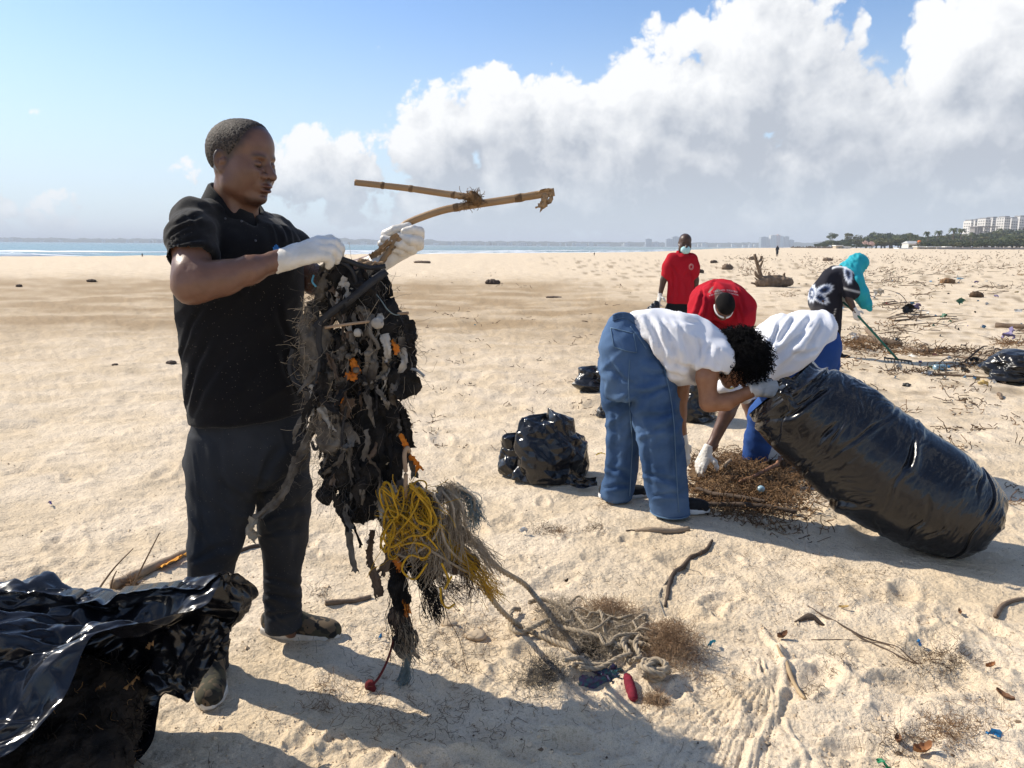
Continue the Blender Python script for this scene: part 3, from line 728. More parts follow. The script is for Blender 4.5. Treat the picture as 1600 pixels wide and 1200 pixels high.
def right_buildings():
    rg = np.random.default_rng(41)
    wm = mat('tower_wall', (.62, .60, .56, 1), .9, (.54, .52, .49, 1), .5); wn = mat('tower_window', (.10, .105, .11, 1), .35); rm = mat('tower_roof', (.20, .20, .20, 1), .9)
    Y = 820.0
    spec = [(1514.5, 1519, 345), (1520.5, 1528, 344.5), (1529.5, 1536, 343), (1536.5, 1546, 342), (1547.5, 1557, 340.5), (1558, 1565, 342), (1566, 1576, 339.5), (1577, 1588, 341), (1589.5, 1606, 338.5), (1608, 1620, 338)]
    names = ['leftmost slim tower of the white apartment row', 'second white apartment tower from the left with round roof edge', 'third white apartment tower from the left behind the grey shell', 'fourth white apartment tower from the left above the grey shell',
             'fifth white apartment tower with a taller roof house', 'sixth white apartment tower right of the grey shell', 'seventh tallest white apartment tower of the hilltop row', 'eighth white apartment tower close to the right edge of the photo', 'wide white apartment tower at the right edge of the photo', None]
    for (u0, u1, vt), lab in zip(spec, names):
        if lab is None: continue
        Y = 820.0 + 22 * (names.index(lab) % 3); a, c = W(u0 + .3, 372, Y), W(u1 - .5, 372, Y); top = W(u0, vt, Y)[2]; base = 4.0; x0, x1 = a[0], c[0]; w = x1 - x0
        e = empty('apartment_tower', ((x0 + x1) / 2, Y, base), lab, 'building')
        Geo().box((x0, Y, base), (x1, Y + 14, top)).obj('wall', wm, e)
        Geo().box((x0 + w * .12, Y + .5, top), (x1 - w * .12, Y + 12, top + 1.3)).obj('roof_house', rm, e)
        g = Geo(); k = Geo(); fl = int((top - base) / 2.7); nb = max(2, int(round(w / 2.4)))
        for j in range(fl):
            z = base + 2.7 * j
            for i in range(nb):
                bx0 = x0 + w * (i + .2) / nb; bx1 = x0 + w * (i + .8) / nb
                g.box((bx0, Y - .12, z + .9), (bx1, Y - .02, z + 2.2)); k.box((bx0 - .1, Y - .9, z + .45), (bx1 + .1, Y - .03, z + .62))
        for j in range(fl):
            for i in range(3): g.box((x0 - .12, Y + 2 + i * 4, base + 2.7 * j + .9), (x0 - .02, Y + 4 + i * 4, base + 2.7 * j + 2.2))
        g.obj('windows', wn, e, kind='stuff'); k.obj('balconies', wm, e, kind='stuff')
    # the unfinished concrete shell in front of them
    Y = 700.0; a, c = W(1527, 365, Y), W(1557, 365, Y); top, bot = W(1540, 353.4, Y)[2], 4.0
    e = empty('concrete_shell_building', ((a[0] + c[0]) / 2, Y, bot), 'dark unfinished concrete building with columns in front of white towers', 'building'); cm = mat('raw_concrete', (.17, .16, .16, 1), .95, (.24, .23, .22, 1), .4)
    x0, x1 = a[0], c[0]
    Geo().box((x0 - .8, Y - .6, top - .9), (x1 + .8, Y + 14, top)).obj('roof', cm, e)
    for i in range(9):
        x = x0 + (x1 - x0) * i / 8; Geo().box((x - .3, Y, bot), (x + .3, Y + .6, top - .9)).obj('column', cm, e)
    Geo().box((x0 + .4, Y + 5, bot), (x0 + (x1 - x0) * .45, Y + 13, top - .9)).obj('wall', cm, e)
    Geo().box((x0, Y + .7, (bot + top) / 2), (x1, Y + 14, (bot + top) / 2 + .35)).obj('floor_slab', cm, e)
    # house with an orange water tank
    Y = 300.0; p = W(1427, 388, Y); z = float(ground_z(p[0], p[1])); p[2] = z; k = PX(1427, 388, Y)
    e = empty('beach_house', p, 'small grey roofed beach house behind the trees', 'house'); g = Geo()
    Geo().box((p[0] - 8 * k, Y, z), (p[0] + 9 * k, Y + 5, z + 8 * k)).obj('wall', wm, e)
    V = np.array([(p[0] - 9 * k, Y - .4, z + 8 * k), (p[0] + 10 * k, Y - .4, z + 8 * k), (p[0] + 10 * k, Y + 5.4, z + 8 * k), (p[0] - 9 * k, Y + 5.4, z + 8 * k), (p[0] - 7 * k, Y + 2.5, z + 12 * k), (p[0] + 8 * k, Y + 2.5, z + 12 * k)])
    obj('roof', V, [(0, 1, 5, 4), (1, 2, 5), (2, 3, 4, 5), (3, 0, 4), (3, 2, 1, 0)], mat('sheet_roof', (.42, .42, .41, 1), .6), e, False)
    t = np.array([W(1433, 380, Y)[0], Y - 1.5, W(1433, 380.5, Y)[2]]); r = 2.6 * k; a = np.linspace(0, 2 * math.pi, 17)[:-1]
    prof = [(0, 0), (r, 0), (r * 1.03, r * .3), (r, r * 1.4), (r * .8, r * 1.75), (r * .3, r * 1.95), (0, r * 1.95)]
    gr = np.stack([np.stack([t[0] + q * np.cos(a), t[1] + q * np.sin(a), t[2] + h + 0 * a], -1) for q, h in prof], 0); V, F = sheet(np.concatenate([gr, gr[:, :1]], 1))
    e2 = empty('water_tank', (t[0], t[1], z), 'orange plastic water tank on a stand beside the beach house', 'water tank')
    obj('tank', V, F, mat('orange_plastic', (.62, .16, .035, 1), .5), e2)
    for dx in (-1, 1): Geo().box((t[0] + dx * r * .7 - .08, t[1] - .08, z - .2), (t[0] + dx * r * .7 + .08, t[1] + .08, t[2])).obj('leg', rm, e2)
    # sheds
    wh = mat('white_sheet', (.74, .74, .72, 1), .6); tan = mat('tan_wall', (.42, .36, .28, 1), .9)
    for (u0, u1, vt, vb, m_, lab) in ((1404, 1418, 387.5, 390.5, wh, 'long low white roofed shed at the left end of the wall'), (1433, 1445, 385, 389.5, tan, 'tan shed with a white roof left of the tank posts'), (1448, 1457, 385, 389.5, tan, 'tan shed with a white roof in the middle of the shed row'), (1458, 1468, 385, 389.5, tan, 'tan shed with a white roof next to the grey wall'), (1479, 1486, 385, 389, tan, 'lone small shed with a pale roof behind the wall'), (1318, 1328.5, 384.8, 389.6, wh, 'white box van sized kiosk under the umbrella tree'), (1306, 1316, 383, 389, tan, 'open kiosk with a pale roof left of the white one')):
        Y = 245.0; a, c = W(u0, vb, Y), W(u1, vb, Y); z0 = float(ground_z(a[0], Y)) - .2; z1 = W(u0, vt, Y)[2]
        e = empty('beach_shed', ((a[0] + c[0]) / 2, Y, z0), lab, 'shed'); Geo().box((a[0], Y, z0), (c[0], Y + 2.5, z1 - .25)).obj('wall', m_, e)
        Geo().box((a[0] - .15, Y - .3, z1 - .24), (c[0] + .15, Y + 2.8, z1)).obj('roof', wh, e); Geo().box((a[0] + (c[0] - a[0]) * .4, Y - .06, z0), (a[0] + (c[0] - a[0]) * .6, Y - .01, z1 - .6)).obj('door', rm, e)
    # the grey wall in bays
    Y = 235.0; fm = mat('grey_wall', (.33, .31, .30, 1), .95, (.25, .23, .22, 1), .8)
    p0 = W(1464, 391, Y); e = empty('boundary_wall', (p0[0], Y, float(ground_z(p0[0], Y))), 'long grey boundary wall in bays between the beach and the trees', 'wall')
    u = 1464.0; pm = None; qm = None
    while u < 1720:
        a, c = W(u, 391, Y), W(u + 13.5, 391, Y); z0 = float(ground_z(a[0], Y)) - .5; z1 = W(u, 386.3, Y)[2] + .05 * rg.normal()
        Geo().box((a[0] + .12, Y, z0), (c[0] - .12, Y + .15, z1)).obj('panel', fm, e); Geo().box((a[0] - .13, Y - .08, z0), (a[0] + .11, Y + .22, z1 + .18)).obj('post', fm, e); u += 13.5
    # groyne of dark posts at the water's edge
    for k in range(46):
        u = 1236 + k * 1.7; Y = 330 - k * 1.2; p = W(u, 390, Y); z = float(ground_z(p[0], Y)); V, F = boxgeo((p[0] - .16, Y, z - .3), (p[0] + .2, Y + .3, z + rg.uniform(.3, .8)))
        V = V + rg.normal(0, .04, V.shape); o = obj('groyne_post', V, F, bark_m, smooth=False); recenter(o, (p[0], Y, z)); tag(o, 'short dark post in the groyne row at the water edge', 'post', 'groyne posts far along the beach')
right_buildings()

# the air of the bay: one closed box of even haze
hz = bpy.data.materials.new('haze_air'); hz.use_nodes = True; hz.node_tree.nodes.clear()
_o = hz.node_tree.nodes.new('ShaderNodeOutputMaterial'); _v = hz.node_tree.nodes.new('ShaderNodeVolumePrincipled')
_v.inputs['Color'].default_value = (.86, .92, 1, 1); _v.inputs['Density'].default_value = .00028; hz.node_tree.links.new(_v.outputs[0], _o.inputs['Volume'])
Vb, Fb = boxgeo((-13000, -13000, -4.5), (13000, 15000, 78)); obj('haze', Vb, Fb, hz, smooth=False, kind='stuff')
# ------------------------------------------------------------------ people: shared pieces
skin_m = mat('skin_brown', (.105, .050, .030, 1), .40, (.130, .063, .039, 1), 22, .3, 320, spec=.5, tint=True, bdist=.0022)
skin_dark = mat('skin_deep_brown', (.055, .030, .020, 1), .45, (.075, .040, .027, 1), 35, spec=.4, tint=True)
skin_warm = mat('skin_warm_brown', (.27, .125, .065, 1), .45, (.31, .15, .08, 1), 35, spec=.4, tint=True)
glove_m = mat('latex_glove', (.70, .67, .62, 1), .42, (.60, .56, .49, 1), 22, .25, 150, spec=.45, bdist=.004)
glove_far = mat('latex_glove_far', (.62, .60, .56, 1), .6)
def frame(fwd, up):
    x = unit(fwd); y = unit(np.cross(up, x)); z = np.cross(x, y); return np.stack([x, y, z], 1)
def head_field(F, o, R, s, k=1.0, lids=True, ears=True):
    """face along local x, left ear along y; origin at eye level"""
    o = np.asarray(o, float)
    P = lambda x, y, z: o + R @ (np.array([x, y, z]) * s)
    E = lambda c, r, k=.02, op='add', RR=None: F.ell(P(*c), np.array(r) * s, R if RR is None else R @ RR, k * s, op)
    def rz(a): c, q = math.cos(a), math.sin(a); return np.array([[c, -q, 0], [q, c, 0], [0, 0, 1]])
    def ry(a): c, q = math.cos(a), math.sin(a); return np.array([[c, 0, q], [0, 1, 0], [-q, 0, c]])
    E((-.012, 0, .038), (.099, .077, .082)); E((-.045, 0, .020), (.066, .070, .072), .03); E((.030, 0, .045), (.062, .066, .066), .03)
    E((.034, 0, -.035), (.056, .058, .078), .035); E((.020, 0, -.075), (.058, .052, .040), .03)
    for sd in (-1, 1):
        F.chain([P(-.012, sd * .056, -.035), P(.004, sd * .054, -.075), P(.060, sd * .024, -.106)], [.019 * s, .019 * s, .016 * s], .028 * s)
        E((.056, sd * .040, -.030), (.030, .024, .030), .035); E((.030, sd * .050, -.045), (.035, .018, .045), .03)
        E((.084, sd * .028, .019), (.011, .022, .0085), .012, RR=rz(sd * .42))
        if lids:
            E((.0950, sd * .0315, -.0035), (.018, .0195, .0125), .010, 'sub')
            E((.0800, sd * .0315, -.003), (.0135, .0165, .0120), .003)
        if ears:
            Q = rz(-sd * .35) @ ry(-.12)
            E((-.022, sd * .077, -.008), (.0185, .0085, .030), .008, RR=Q); E((-.016, sd * .0855, -.004), (.0105, .0085, .018), .004, 'sub', Q)
            E((-.012, sd * .0815, -.012), (.006, .004, .009), .004, RR=Q); E((-.012, sd * .076, -.036), (.011, .006, .010), .006)
            E((-.004, sd * .077, -.010), (.006, .005, .009), .005)
    E((.081, 0, .004), (.012, .012, .018), .014)
    F.chain([P(.088, 0, .006), P(.102, 0, -.017), P(.1165, 0, -.035)], [.0088 * s, .0102 * s, .0138 * s], .010 * s)
    for sd in (-1, 1):
        E((.099, sd * .0185, -.037), (.0145, .0110, .0105), .006); E((.1045, sd * .0105, -.0475), (.008, .0052, .006), .003, 'sub')
    E((.083, 0, -.066), (.020, .030, .024), .016)
    E((.099, 0, -.0655), (.0125, .023, .0062), .005); E((.0975, 0, -.0795), (.0125, .0205, .0078), .005)
    E((.110, 0, -.0720), (.010, .026, .0016), .003, 'sub')
    E((.077, 0, -.106), (.0185, .021, .016), .018); E((.094, 0, -.092), (.007, .016, .004), .008, 'sub')
    return P
def head_tint(V, o, R, s, hair=None, stubble=True, eyes=True):
    L = (V - o) @ R / s; x, y, z = L.T; c = np.ones((len(V), 3)); ay = np.abs(y)
    def dark(m, k): c[:] = c * (1 - m[:, None] * (1 - np.asarray(k)))
    head = (z > -.14) & (np.abs(x) < .14)
    lip = np.exp(-((z + .066) / .006) ** 4 - (y / .023) ** 4) * (x > .09) * head + np.exp(-((z + .0795) / .007) ** 4 - (y / .020) ** 4) * (x > .088) * head
    dark(np.clip(lip, 0, 1), (.78, .56, .56))
    dark(np.exp(-((z + .0722) / .0030) ** 2 - (y / .024) ** 4) * (x > .09) * head, (.25, .2, .2))
    if eyes:
        lid = -.0085 - .0035 * (1 - ((ay - .0315) / .016) ** 2)
        dark(np.exp(-((z - lid) / .0030) ** 2 - ((ay - .0315) / .0175) ** 6) * (x > .07) * head, (.04, .035, .035))
        dark(.45 * np.exp(-((z - .004) / .0022) ** 2 - ((ay - .0315) / .017) ** 4) * (x > .07) * head, (.3, .28, .28))
        brow = .0185 + .004 * (1 - ((ay - .034) / .02) ** 2)
        dark(.9 * np.exp(-((z - brow) / .0048) ** 2 - ((ay - .034) / .021) ** 6) * (x > .06) * head, (.35, .33, .33))
        dark(.8 * np.exp(-((z + .0475) / .0045) ** 2 - ((ay - .0105) / .0065) ** 2) * (x > .09) * head, (.08, .05, .05))
    if stubble:
        st = np.exp(-((z + .052) / .007) ** 2 - (y / .026) ** 4) * .42 * (x > .085) + smooth01(-z, .098, .112) * smooth01(x, .045, .062) * .75 + np.exp(-((z + .090) / .008) ** 2 - (y / .02) ** 2) * .35 * (x > .08)
        dark(np.clip(st * head, 0, .8), (.28, .26, .26))
    return c, L
def hand_field(F, wrist, d, nrm, thumb, s=1.0, curl=(35, 40, 45, 50), base=(20, 25, 30, 35), tcurl=35, tout=.75, k=.006, spread=.0, fat=1.0):
    """palm, four unequal fingers and a thumb; d = along the hand, nrm = out of its back, thumb = towards the thumb side"""
    d = unit(d); nrm = unit(nrm - d * np.dot(nrm, d)); t = unit(thumb - d * np.dot(thumb, d) - nrm * np.dot(thumb, nrm)); w = np.asarray(wrist, float)
    kn = []
    for i, (off, ln) in enumerate(zip((.031, .0105, -.0105, -.030), (.092, .096, .090, .080))):
        q = w + (d * ln + t * off + nrm * (.004 - .004 * abs(i - 1.2))) * s; kn.append(q)
        F.cone(w + t * off * .55 * s, q, .0165 * s * fat, .0125 * s * fat, .014 * s)
    F.cone(w - d * .03 * s, w + d * .01 * s, .023 * s * fat, .022 * s * fat, .012 * s, flat=nrm, sq=.8)
    F.cone(w + (d * .02 + t * .012 - nrm * .008) * s, w + (d * .055 + t * .030 - nrm * .010) * s, .017 * s, .014 * s, .012 * s)
    for i, (q, ln) in enumerate(zip(kn, (.074, .083, .077, .060))):
        a = math.radians(base[i]); pts = [q]; rad = [.0112 * s * fat]; sp = t * spread * (1.5 - i)
        for j, f in enumerate((.45, .31, .24)):
            v = unit(d * math.cos(a) - nrm * math.sin(a) + sp); pts.append(pts[-1] + v * ln * f * s); rad.append((.0102 - .0009 * j) * s * fat * (.9 if i == 3 else 1)); a += math.radians(curl[i])
        F.chain(pts, rad, k * .55)
    b = w + (d * .022 + t * .030 - nrm * .008) * s; a = math.radians(tcurl); v = unit(d * (1 - tout) + t * tout - nrm * .35); p1 = b + v * .042 * s
    v2 = unit(v * math.cos(a) + (d * .8 - t * .5 - nrm * .3) * math.sin(a)); p2 = p1 + v2 * .032 * s; p3 = p2 + unit(v2 + (d * .2 - t * .4 - nrm * .3) * math.sin(a)) * .020 * s
    F.chain([b, p1, p2, p3], [.0145 * s * fat, .0118 * s * fat, .0105 * s * fat, .008 * s], k)
def glove_obj(name, parent, wrist, d, nrm, thumb, h, s=1.0, cuff=.05, m=None, disp=.0008, **kw):
    w = np.asarray(wrist, float); F = Field(w - .27 * s, w + .27 * s, h)
    hand_field(F, w, d, nrm, thumb, s, **kw); dd = unit(d)
    F.cone(w - dd * cuff * s, w, .031 * s, .026 * s, .012 * s); F.plane(w - dd * cuff * .95 * s, -dd, .003)
    V, Q = F.mesh(1); N = normals(V, Q); V = V + N * (disp * (ridged(V * 60, 2) + .6 * fbm(V * np.array([40, 40, 90]), 2)))[:, None]
    return obj(name, V, Q, m or glove_m, parent)
def rows_px(rows, b_ratio, Ydef=None):
    """(v, uL, uR, Y[, depth half]) -> loft rows in metres"""
    out = []
    for r in rows:
        v, l, q, Y = r[:4]; p = W((l + q) / 2, v, Y); a = (q - l) / 2 * PX((l + q) / 2, v, Y); out.append((p[2], p[0], Y, a, r[4] if len(r) > 4 else a * b_ratio))
    return out
def shoe(parent, heel, fwd, L_=.29, upper=None, sole=None, h=.005, name='shoe', wd=1.0):
    """slip-on shoe: rubber sole and upper; heel = back of the sole on the ground"""
    heel = np.asarray(heel, float); f = unit([fwd[0], fwd[1], 0]); R = np.stack([f, [-f[1], f[0], 0], [0, 0, 1]], 1); k = L_ / .29
    def outline(F, z0, z1, grow):
        x = F.ax[0][:, None, None]; y = F.ax[1][None, :, None]; z = F.ax[2][None, None, :]
        xs = np.array([0, .03, .09, .15, .20, .25, .29]) * k; ws = np.array([.022, .033, .034, .041, .047, .040, .012]) * k * wd
        wv = np.interp(x, xs, ws) + grow; cy = np.interp(x, xs, [0, 0, -.002, 0, .004, .004, 0])
        e = np.maximum(np.abs(y - cy) - wv, np.maximum(-.0 * k - x - grow, x - .286 * k - grow)); return np.maximum(e, np.maximum(z0 + .05 * np.maximum(x - .2 * k, 0) ** 1 * .6 - z, z - z1 - .03 * np.maximum(x - .2 * k, 0)))
    F = Field((-.03, -.08, -.02), (.33 * k, .08, .08), h); F.d = outline(F, 0, .030 * k, .004); F.d = F.d
    V, Q = F.mesh(3); so = V @ R.T + heel
    F = Field((-.03, -.08, -.01), (.33 * k, .08, .19), h)
    F.ell((.045 * k, 0, .05 * k), np.array((.052, .036 * wd, .055)) * k, k=.02); F.ell((.11 * k, 0, .045 * k), np.array((.075, .040 * wd, .055)) * k, k=.03); F.ell((.20 * k, .003, .03 * k), np.array((.088, .047 * wd, .045)) * k, k=.03)
    F.ell((.25 * k, .004, .03), np.array((.038, .036 * wd, .032)) * k, k=.02)
    F.plane((.05 * k, 0, .092 * k), (-.25, 0, 1), .006); F.plane((0, 0, .012), (0, 0, -1), .002); F.ell((.056 * k, 0, .108 * k), np.array((.036, .026, .042)) * k, k=.008, op='sub')
    V, Q2 = F.mesh(2); up = V @ R.T + heel
    o = obj(name, up, Q2, upper, parent); obj('sole', so, Q, sole, o); return o
def crease(V, Q, segs, back=.25):
    """press folds into cloth: (u0, v0, u1, v1, width, depth) as they run on the side that faces the beach path"""
    N = normals(V, Q); q = V - CAM; dep = q @ FWD; u = 800 + FOC * (q @ RGT) / dep; v = 600 - FOC * (q @ UPV) / dep; face = smooth01(-(N * q).sum(1) / np.linalg.norm(q, axis=1), -.05, .25); d = np.zeros(len(V))
    wob = 3.0 * noise3(V * 14)
    for (u0, v0, u1, v1, w, a) in segs:
        L = math.hypot(u1 - u0, v1 - v0); tx, ty = (u1 - u0) / L, (v1 - v0) / L; t = ((u - u0) * tx + (v - v0) * ty) / L; s = -(u - u0) * ty + (v - v0) * tx + wob * w / 5 + .10 * L * (t * (1 - t)) * 2
        ww = w * (.55 + .8 * np.clip(t, 0, 1)); en = smooth01(t, -.05, .15) * (1 - smooth01(t, .75, 1.1)); d += a * en * (-np.exp(-(s / ww) ** 2) + .9 * np.exp(-((s - 1.7 * ww) / (1.2 * ww)) ** 2) + .5 * np.exp(-((s + 1.9 * ww) / (1.3 * ww)) ** 2))
    return V + N * (d * face)[:, None]
def fabric(name, c, c2=None, rough=.9, specks=0.0, bump=.25, bscale=500, sheen=.0):
    m = mat(name, c, rough, c2, 6, bump, bscale, spec=.15, bdist=.0015, sheen=sheen)
    if specks:
        nt = m.node_tree; N, L = nt.nodes, nt.links; b = N['Principled BSDF']; tc = N.new('ShaderNodeTexCoord')
        t = N.new('ShaderNodeTexVoronoi'); t.inputs['Scale'].default_value = 95; t.inputs['Randomness'].default_value = 1; L.new(tc.outputs['Object'], t.inputs['Vector'])
        g = N.new('ShaderNodeTexNoise'); g.inputs['Scale'].default_value = 9; L.new(tc.outputs['Object'], g.inputs['Vector'])
        ad = N.new('ShaderNodeMath'); ad.operation = 'MULTIPLY_ADD'; L.new(g.outputs['Fac'], ad.inputs[0]); ad.inputs[1].default_value = -.16; L.new(t.outputs['Distance'], ad.inputs[2])
        r = N.new('ShaderNodeMapRange'); L.new(ad.outputs[0], r.inputs[0]); r.inputs[1].default_value = .005; r.inputs[2].default_value = -.012; r.inputs[3].default_value = 0; r.inputs[4].default_value = specks
        mx = N.new('ShaderNodeMix'); mx.data_type = 'RGBA'; L.new(r.outputs[0], mx.inputs[0]); mx.inputs[7].default_value = (.5, .42, .32, 1)
        src = b.inputs['Base Color'].links[0].from_socket if b.inputs['Base Color'].links else None
        if src: L.new(src, mx.inputs[6])
        else: mx.inputs[6].default_value = b.inputs['Base Color'].default_value
        L.new(mx.outputs[2], b.inputs['Base Color'])
    return m
# ------------------------------------------------------------------ the man in the black polo, holding the net bundle
def build_man():
    base = GP(395, 1040); e = empty('person', base, 'tall man in black polo shirt and dark trousers holding up a bundle of tangled nets', 'person')
    HS = 0.945
    fw = np.array([math.cos(math.radians(21)), -math.sin(math.radians(21)), -.15]); up = np.array([.10, -.02, 1.0]); R = frame(fw, up); ho = W(379, 251, 2.33)
    # --- body: one continuous surface
    F = Field(W(240, 1120, 2.75) * (1, 0, 0) + (-.06, 1.9, -.03), (W(660, 300, 2.5)[0] + .05, 2.8, W(370, 185, 2.33)[2] + .03), .0105, (ho - (.13, .13, .16), ho + (.14, .13, .14), .0027))
    head_field(F, ho, R, HS)
    P = lambda x, y, z: ho + R @ (np.array([x, y, z]) * HS)
    nb = W(368, 350, 2.38)
    F.chain([P(-.03, 0, -.03), P(-.028, 0, -.09), nb], [.050, .049, .050], .02)
    F.cone(P(.01, 0, -.09), W(384, 345, 2.36), .034, .04, .03)
    for sd in (-1, 1): F.cone(P(-.035, sd * .05, -.04), W(378 + sd * 8, 348, 2.33 + sd * .03), .016, .014, .02)
    shn, shf = W(302, 343, 2.24), W(432, 372, 2.52)
    F.chain([shn, W(368, 366, 2.38), shf], [.045, .045, .045], .02)
    F.loft(rows_px([(670, 335, 440, 2.43), (560, 318, 445, 2.42), (450, 298, 455, 2.40), (385, 305, 445, 2.39), (362, 330, 420, 2.38)], .7), .02, yaw=math.radians(40))
    # near arm
    F.chain([shn, W(299, 385, 2.15), W(301, 430, 2.09), W(300, 447, 2.08)], [.052, .050, .050, .046], .02)
    F.chain([W(297, 448, 2.08), W(318, 440, 2.08), W(350, 434, 2.10), W(390, 422, 2.13), W(433, 408, 2.18), W(445, 404, 2.19)], [.044, .0475, .0445, .0365, .0265, .0255], .022)
    # far arm
    F.chain([shf, W(462, 405, 2.55), W(492, 440, 2.52)], [.052, .048, .042], .02)
    F.chain([W(492, 440, 2.52), W(535, 432, 2.50), W(592, 408, 2.47), W(606, 398, 2.46)], [.042, .042, .028, .026], .02)
    F.cone(W(445, 404, 2.19), W(470, 396, 2.20), .024, .022, .01); F.cone(W(606, 398, 2.46), W(625, 388, 2.47), .024, .022, .01)
    # legs inside the trousers
    F.chain([W(352, 690, 2.40), W(340, 850, 2.36), W(326, 1060, 2.37)], [.075, .055, .040], .01); F.chain([W(435, 690, 2.46), W(446, 830, 2.52), W(440, 975, 2.57)], [.07, .05, .029], .01)
    F.cone(W(326, 1060, 2.37), W(323, 1075, 2.30), .034, .028, .01); F.cone(W(440, 975, 2.57), W(455, 988, 2.59), .026, .022, .01)
    F.loft(rows_px([(720, 330, 445, 2.43), (660, 335, 440, 2.43)], .75), .05)
    V, Q = F.mesh(1); c, L = head_tint(V, ho, R, HS)
    def hairline(V_):
        x, y, z = ((V_ - ho) @ R / HS).T
        return np.minimum.reduce([-((x - .070) * .80 - (z - .080) * .60), z + .035 - .1 * (x + .02), -(x - .034 - .25 * z) * .97 + 0 * z, np.sqrt(((x + .014) / .024) ** 2 + ((np.abs(y) - .085) / .03) ** 2 + ((z + .016) / .036) ** 2) * .03 - .03])
    arm = V[:, 2] < W(370, 350, 2.3)[2]
    fade = smooth01(hairline(V) + .004 * noise3(V * 60), -.020, .006) * (V[:, 2] > ho[2] - .06); c = c * (1 - .78 * fade[:, None])
    V = V + (normals(V, Q) * (.0012 * fbm(V * 45, 2))[:, None]) * arm[:, None]
    c = c * np.where(arm, 1.35, 1.18)[:, None]; body = obj('body', V, Q, skin_m, e, col=c)
    # --- close-cropped hair: a thin shell over the skull down to the hairline
    F = Field(ho - .17, ho + .18, .0032); HP = lambda *a: P(*a)
    F.ell(P(-.012, 0, .039), np.array((.1015, .0795, .0845)) * HS, R, .01); F.ell(P(-.046, 0, .018), np.array((.069, .0735, .076)) * HS, R, .03)
    F.ell(P(.030, 0, .046), np.array((.0635, .0675, .0675)) * HS, R, .03)
    V, Q = F.mesh(1); N = normals(V, Q); line = hairline(V)      # grows out of the scalp inside the hairline
    line = line + .0025 * noise3(V * 90); V = V - N * (.0055 * (1 - smooth01(line, -.006, .010)) + .0012 * noise3(V * 210) + .0008 * noise3(V * 430))[:, None]
    hm = mat('cropped_hair', (.010, .008, .007, 1), .7, (.085, .066, .052, 1), 190, .9, 420, spec=.3, bdist=.003); obj('hair', V, Q, hm, body)
    # --- polo shirt
    pm = fabric('black_pique', (.0042, .0042, .0055, 1), (.0065, .0065, .008, 1), .88, .35, .5, 700, .12)
    F = Field((W(245, 500, 2.1)[0] - .02, 2.0, W(380, 680, 2.4)[2] - .02), (W(500, 400, 2.6)[0] + .03, 2.8, W(370, 285, 2.38)[2] + .02), .0062)
    tr = [(674, 296, 479, 2.43), (640, 292, 478, 2.43), (600, 287, 477, 2.42), (550, 281, 474, 2.42), (500, 274, 472, 2.41), (450, 270, 472, 2.40), (410, 272, 472, 2.39), (375, 280, 466, 2.38), (352, 296, 446, 2.38), (335, 318, 418, 2.38)]
    F.loft(rows_px(tr, .82), .02, yaw=math.radians(40), p=2.15)
    F.chain([W(306, 338, 2.26), W(342, 338, 2.33), W(388, 352, 2.40), W(425, 360, 2.49)], [.050, .044, .044, .050], .035)
    F.chain([W(302, 344, 2.24), W(300, 372, 2.17), W(302, 405, 2.13), W(303, 425, 2.11)], [.058, .060, .0605, .060], .03)
    F.chain([W(432, 372, 2.52), W(455, 392, 2.55), W(468, 415, 2.54)], [.064, .062, .058], .03)
    hem_n = W(301, 404, 2.13); F2 = F
    # sleeve openings, neck opening, lower hem
    a_ = unit(W(299, 440, 2.10) - W(297, 360, 2.19))
    X, Y, Z = F.ax[0][:, None, None], F.ax[1][None, :, None], F.ax[2][None, None, :]
    def cutlocal(pt, ax, rad):               # cut only near the sleeve's end
        e1 = (X - pt[0]) * ax[0] + (Y - pt[1]) * ax[1] + (Z - pt[2]) * ax[2]; q = pt + ax * .04
        e2 = np.sqrt((X - q[0]) ** 2 + (Y - q[1]) ** 2 + (Z - q[2]) ** 2) - rad; F.d = np.maximum(F.d, np.minimum(e1, -e2))
    cutlocal(hem_n, a_, .105); cutlocal(W(468, 400, 2.555), unit(W(492, 440, 2.52) - W(455, 392, 2.55)), .095)
    F.chain([W(299, 448, 2.08), W(298, 415, 2.115), W(297, 396, 2.135)], [.061, .059, .054], .006, 'sub')
    F.chain([P(-.02, 0, -.10), W(372, 338, 2.38)], [.062, .062], .012, 'sub'); F.cone(W(378, 322, 2.35), W(392, 350, 2.31), .036, .018, .01, 'sub')
    F.plane(W(385, 664, 2.27), (.05, .0, -1), .004)
    V, Q = F.mesh(1); N = normals(V, Q)
    top = smooth01(V[:, 2], W(380, 470, 2.4)[2], W(380, 360, 2.4)[2]); slv = np.exp(-(np.linalg.norm(V - W(292, 385, 2.16), axis=1) / .13) ** 4) + np.exp(-(np.linalg.norm(V - W(452, 385, 2.52), axis=1) / .12) ** 4)
    q = V.copy(); q[:, 2] -= .8 * q[:, 0]
    r_ = ridged(q * np.array([5, 5, 8]) + 21, 1); f = .0042 * r_ * np.abs(r_) * (1 - .4 * top) + .0025 * fbm(V * np.array([9, 9, 5]), 3) + slv * .0035 * ridged(q * np.array([7, 7, 19]) + 3, 2) + .004 * fbm(V * np.array([16, 16, 9]) + 5, 2) * top
    low = 1 - smooth01(V[:, 2], W(380, 640, 2.4)[2], W(380, 520, 2.4)[2]); f += .0035 * low * fbm(V * np.array([13, 13, 2.5]) + 9, 2) + .002 * low
    V = V + N * f[:, None]
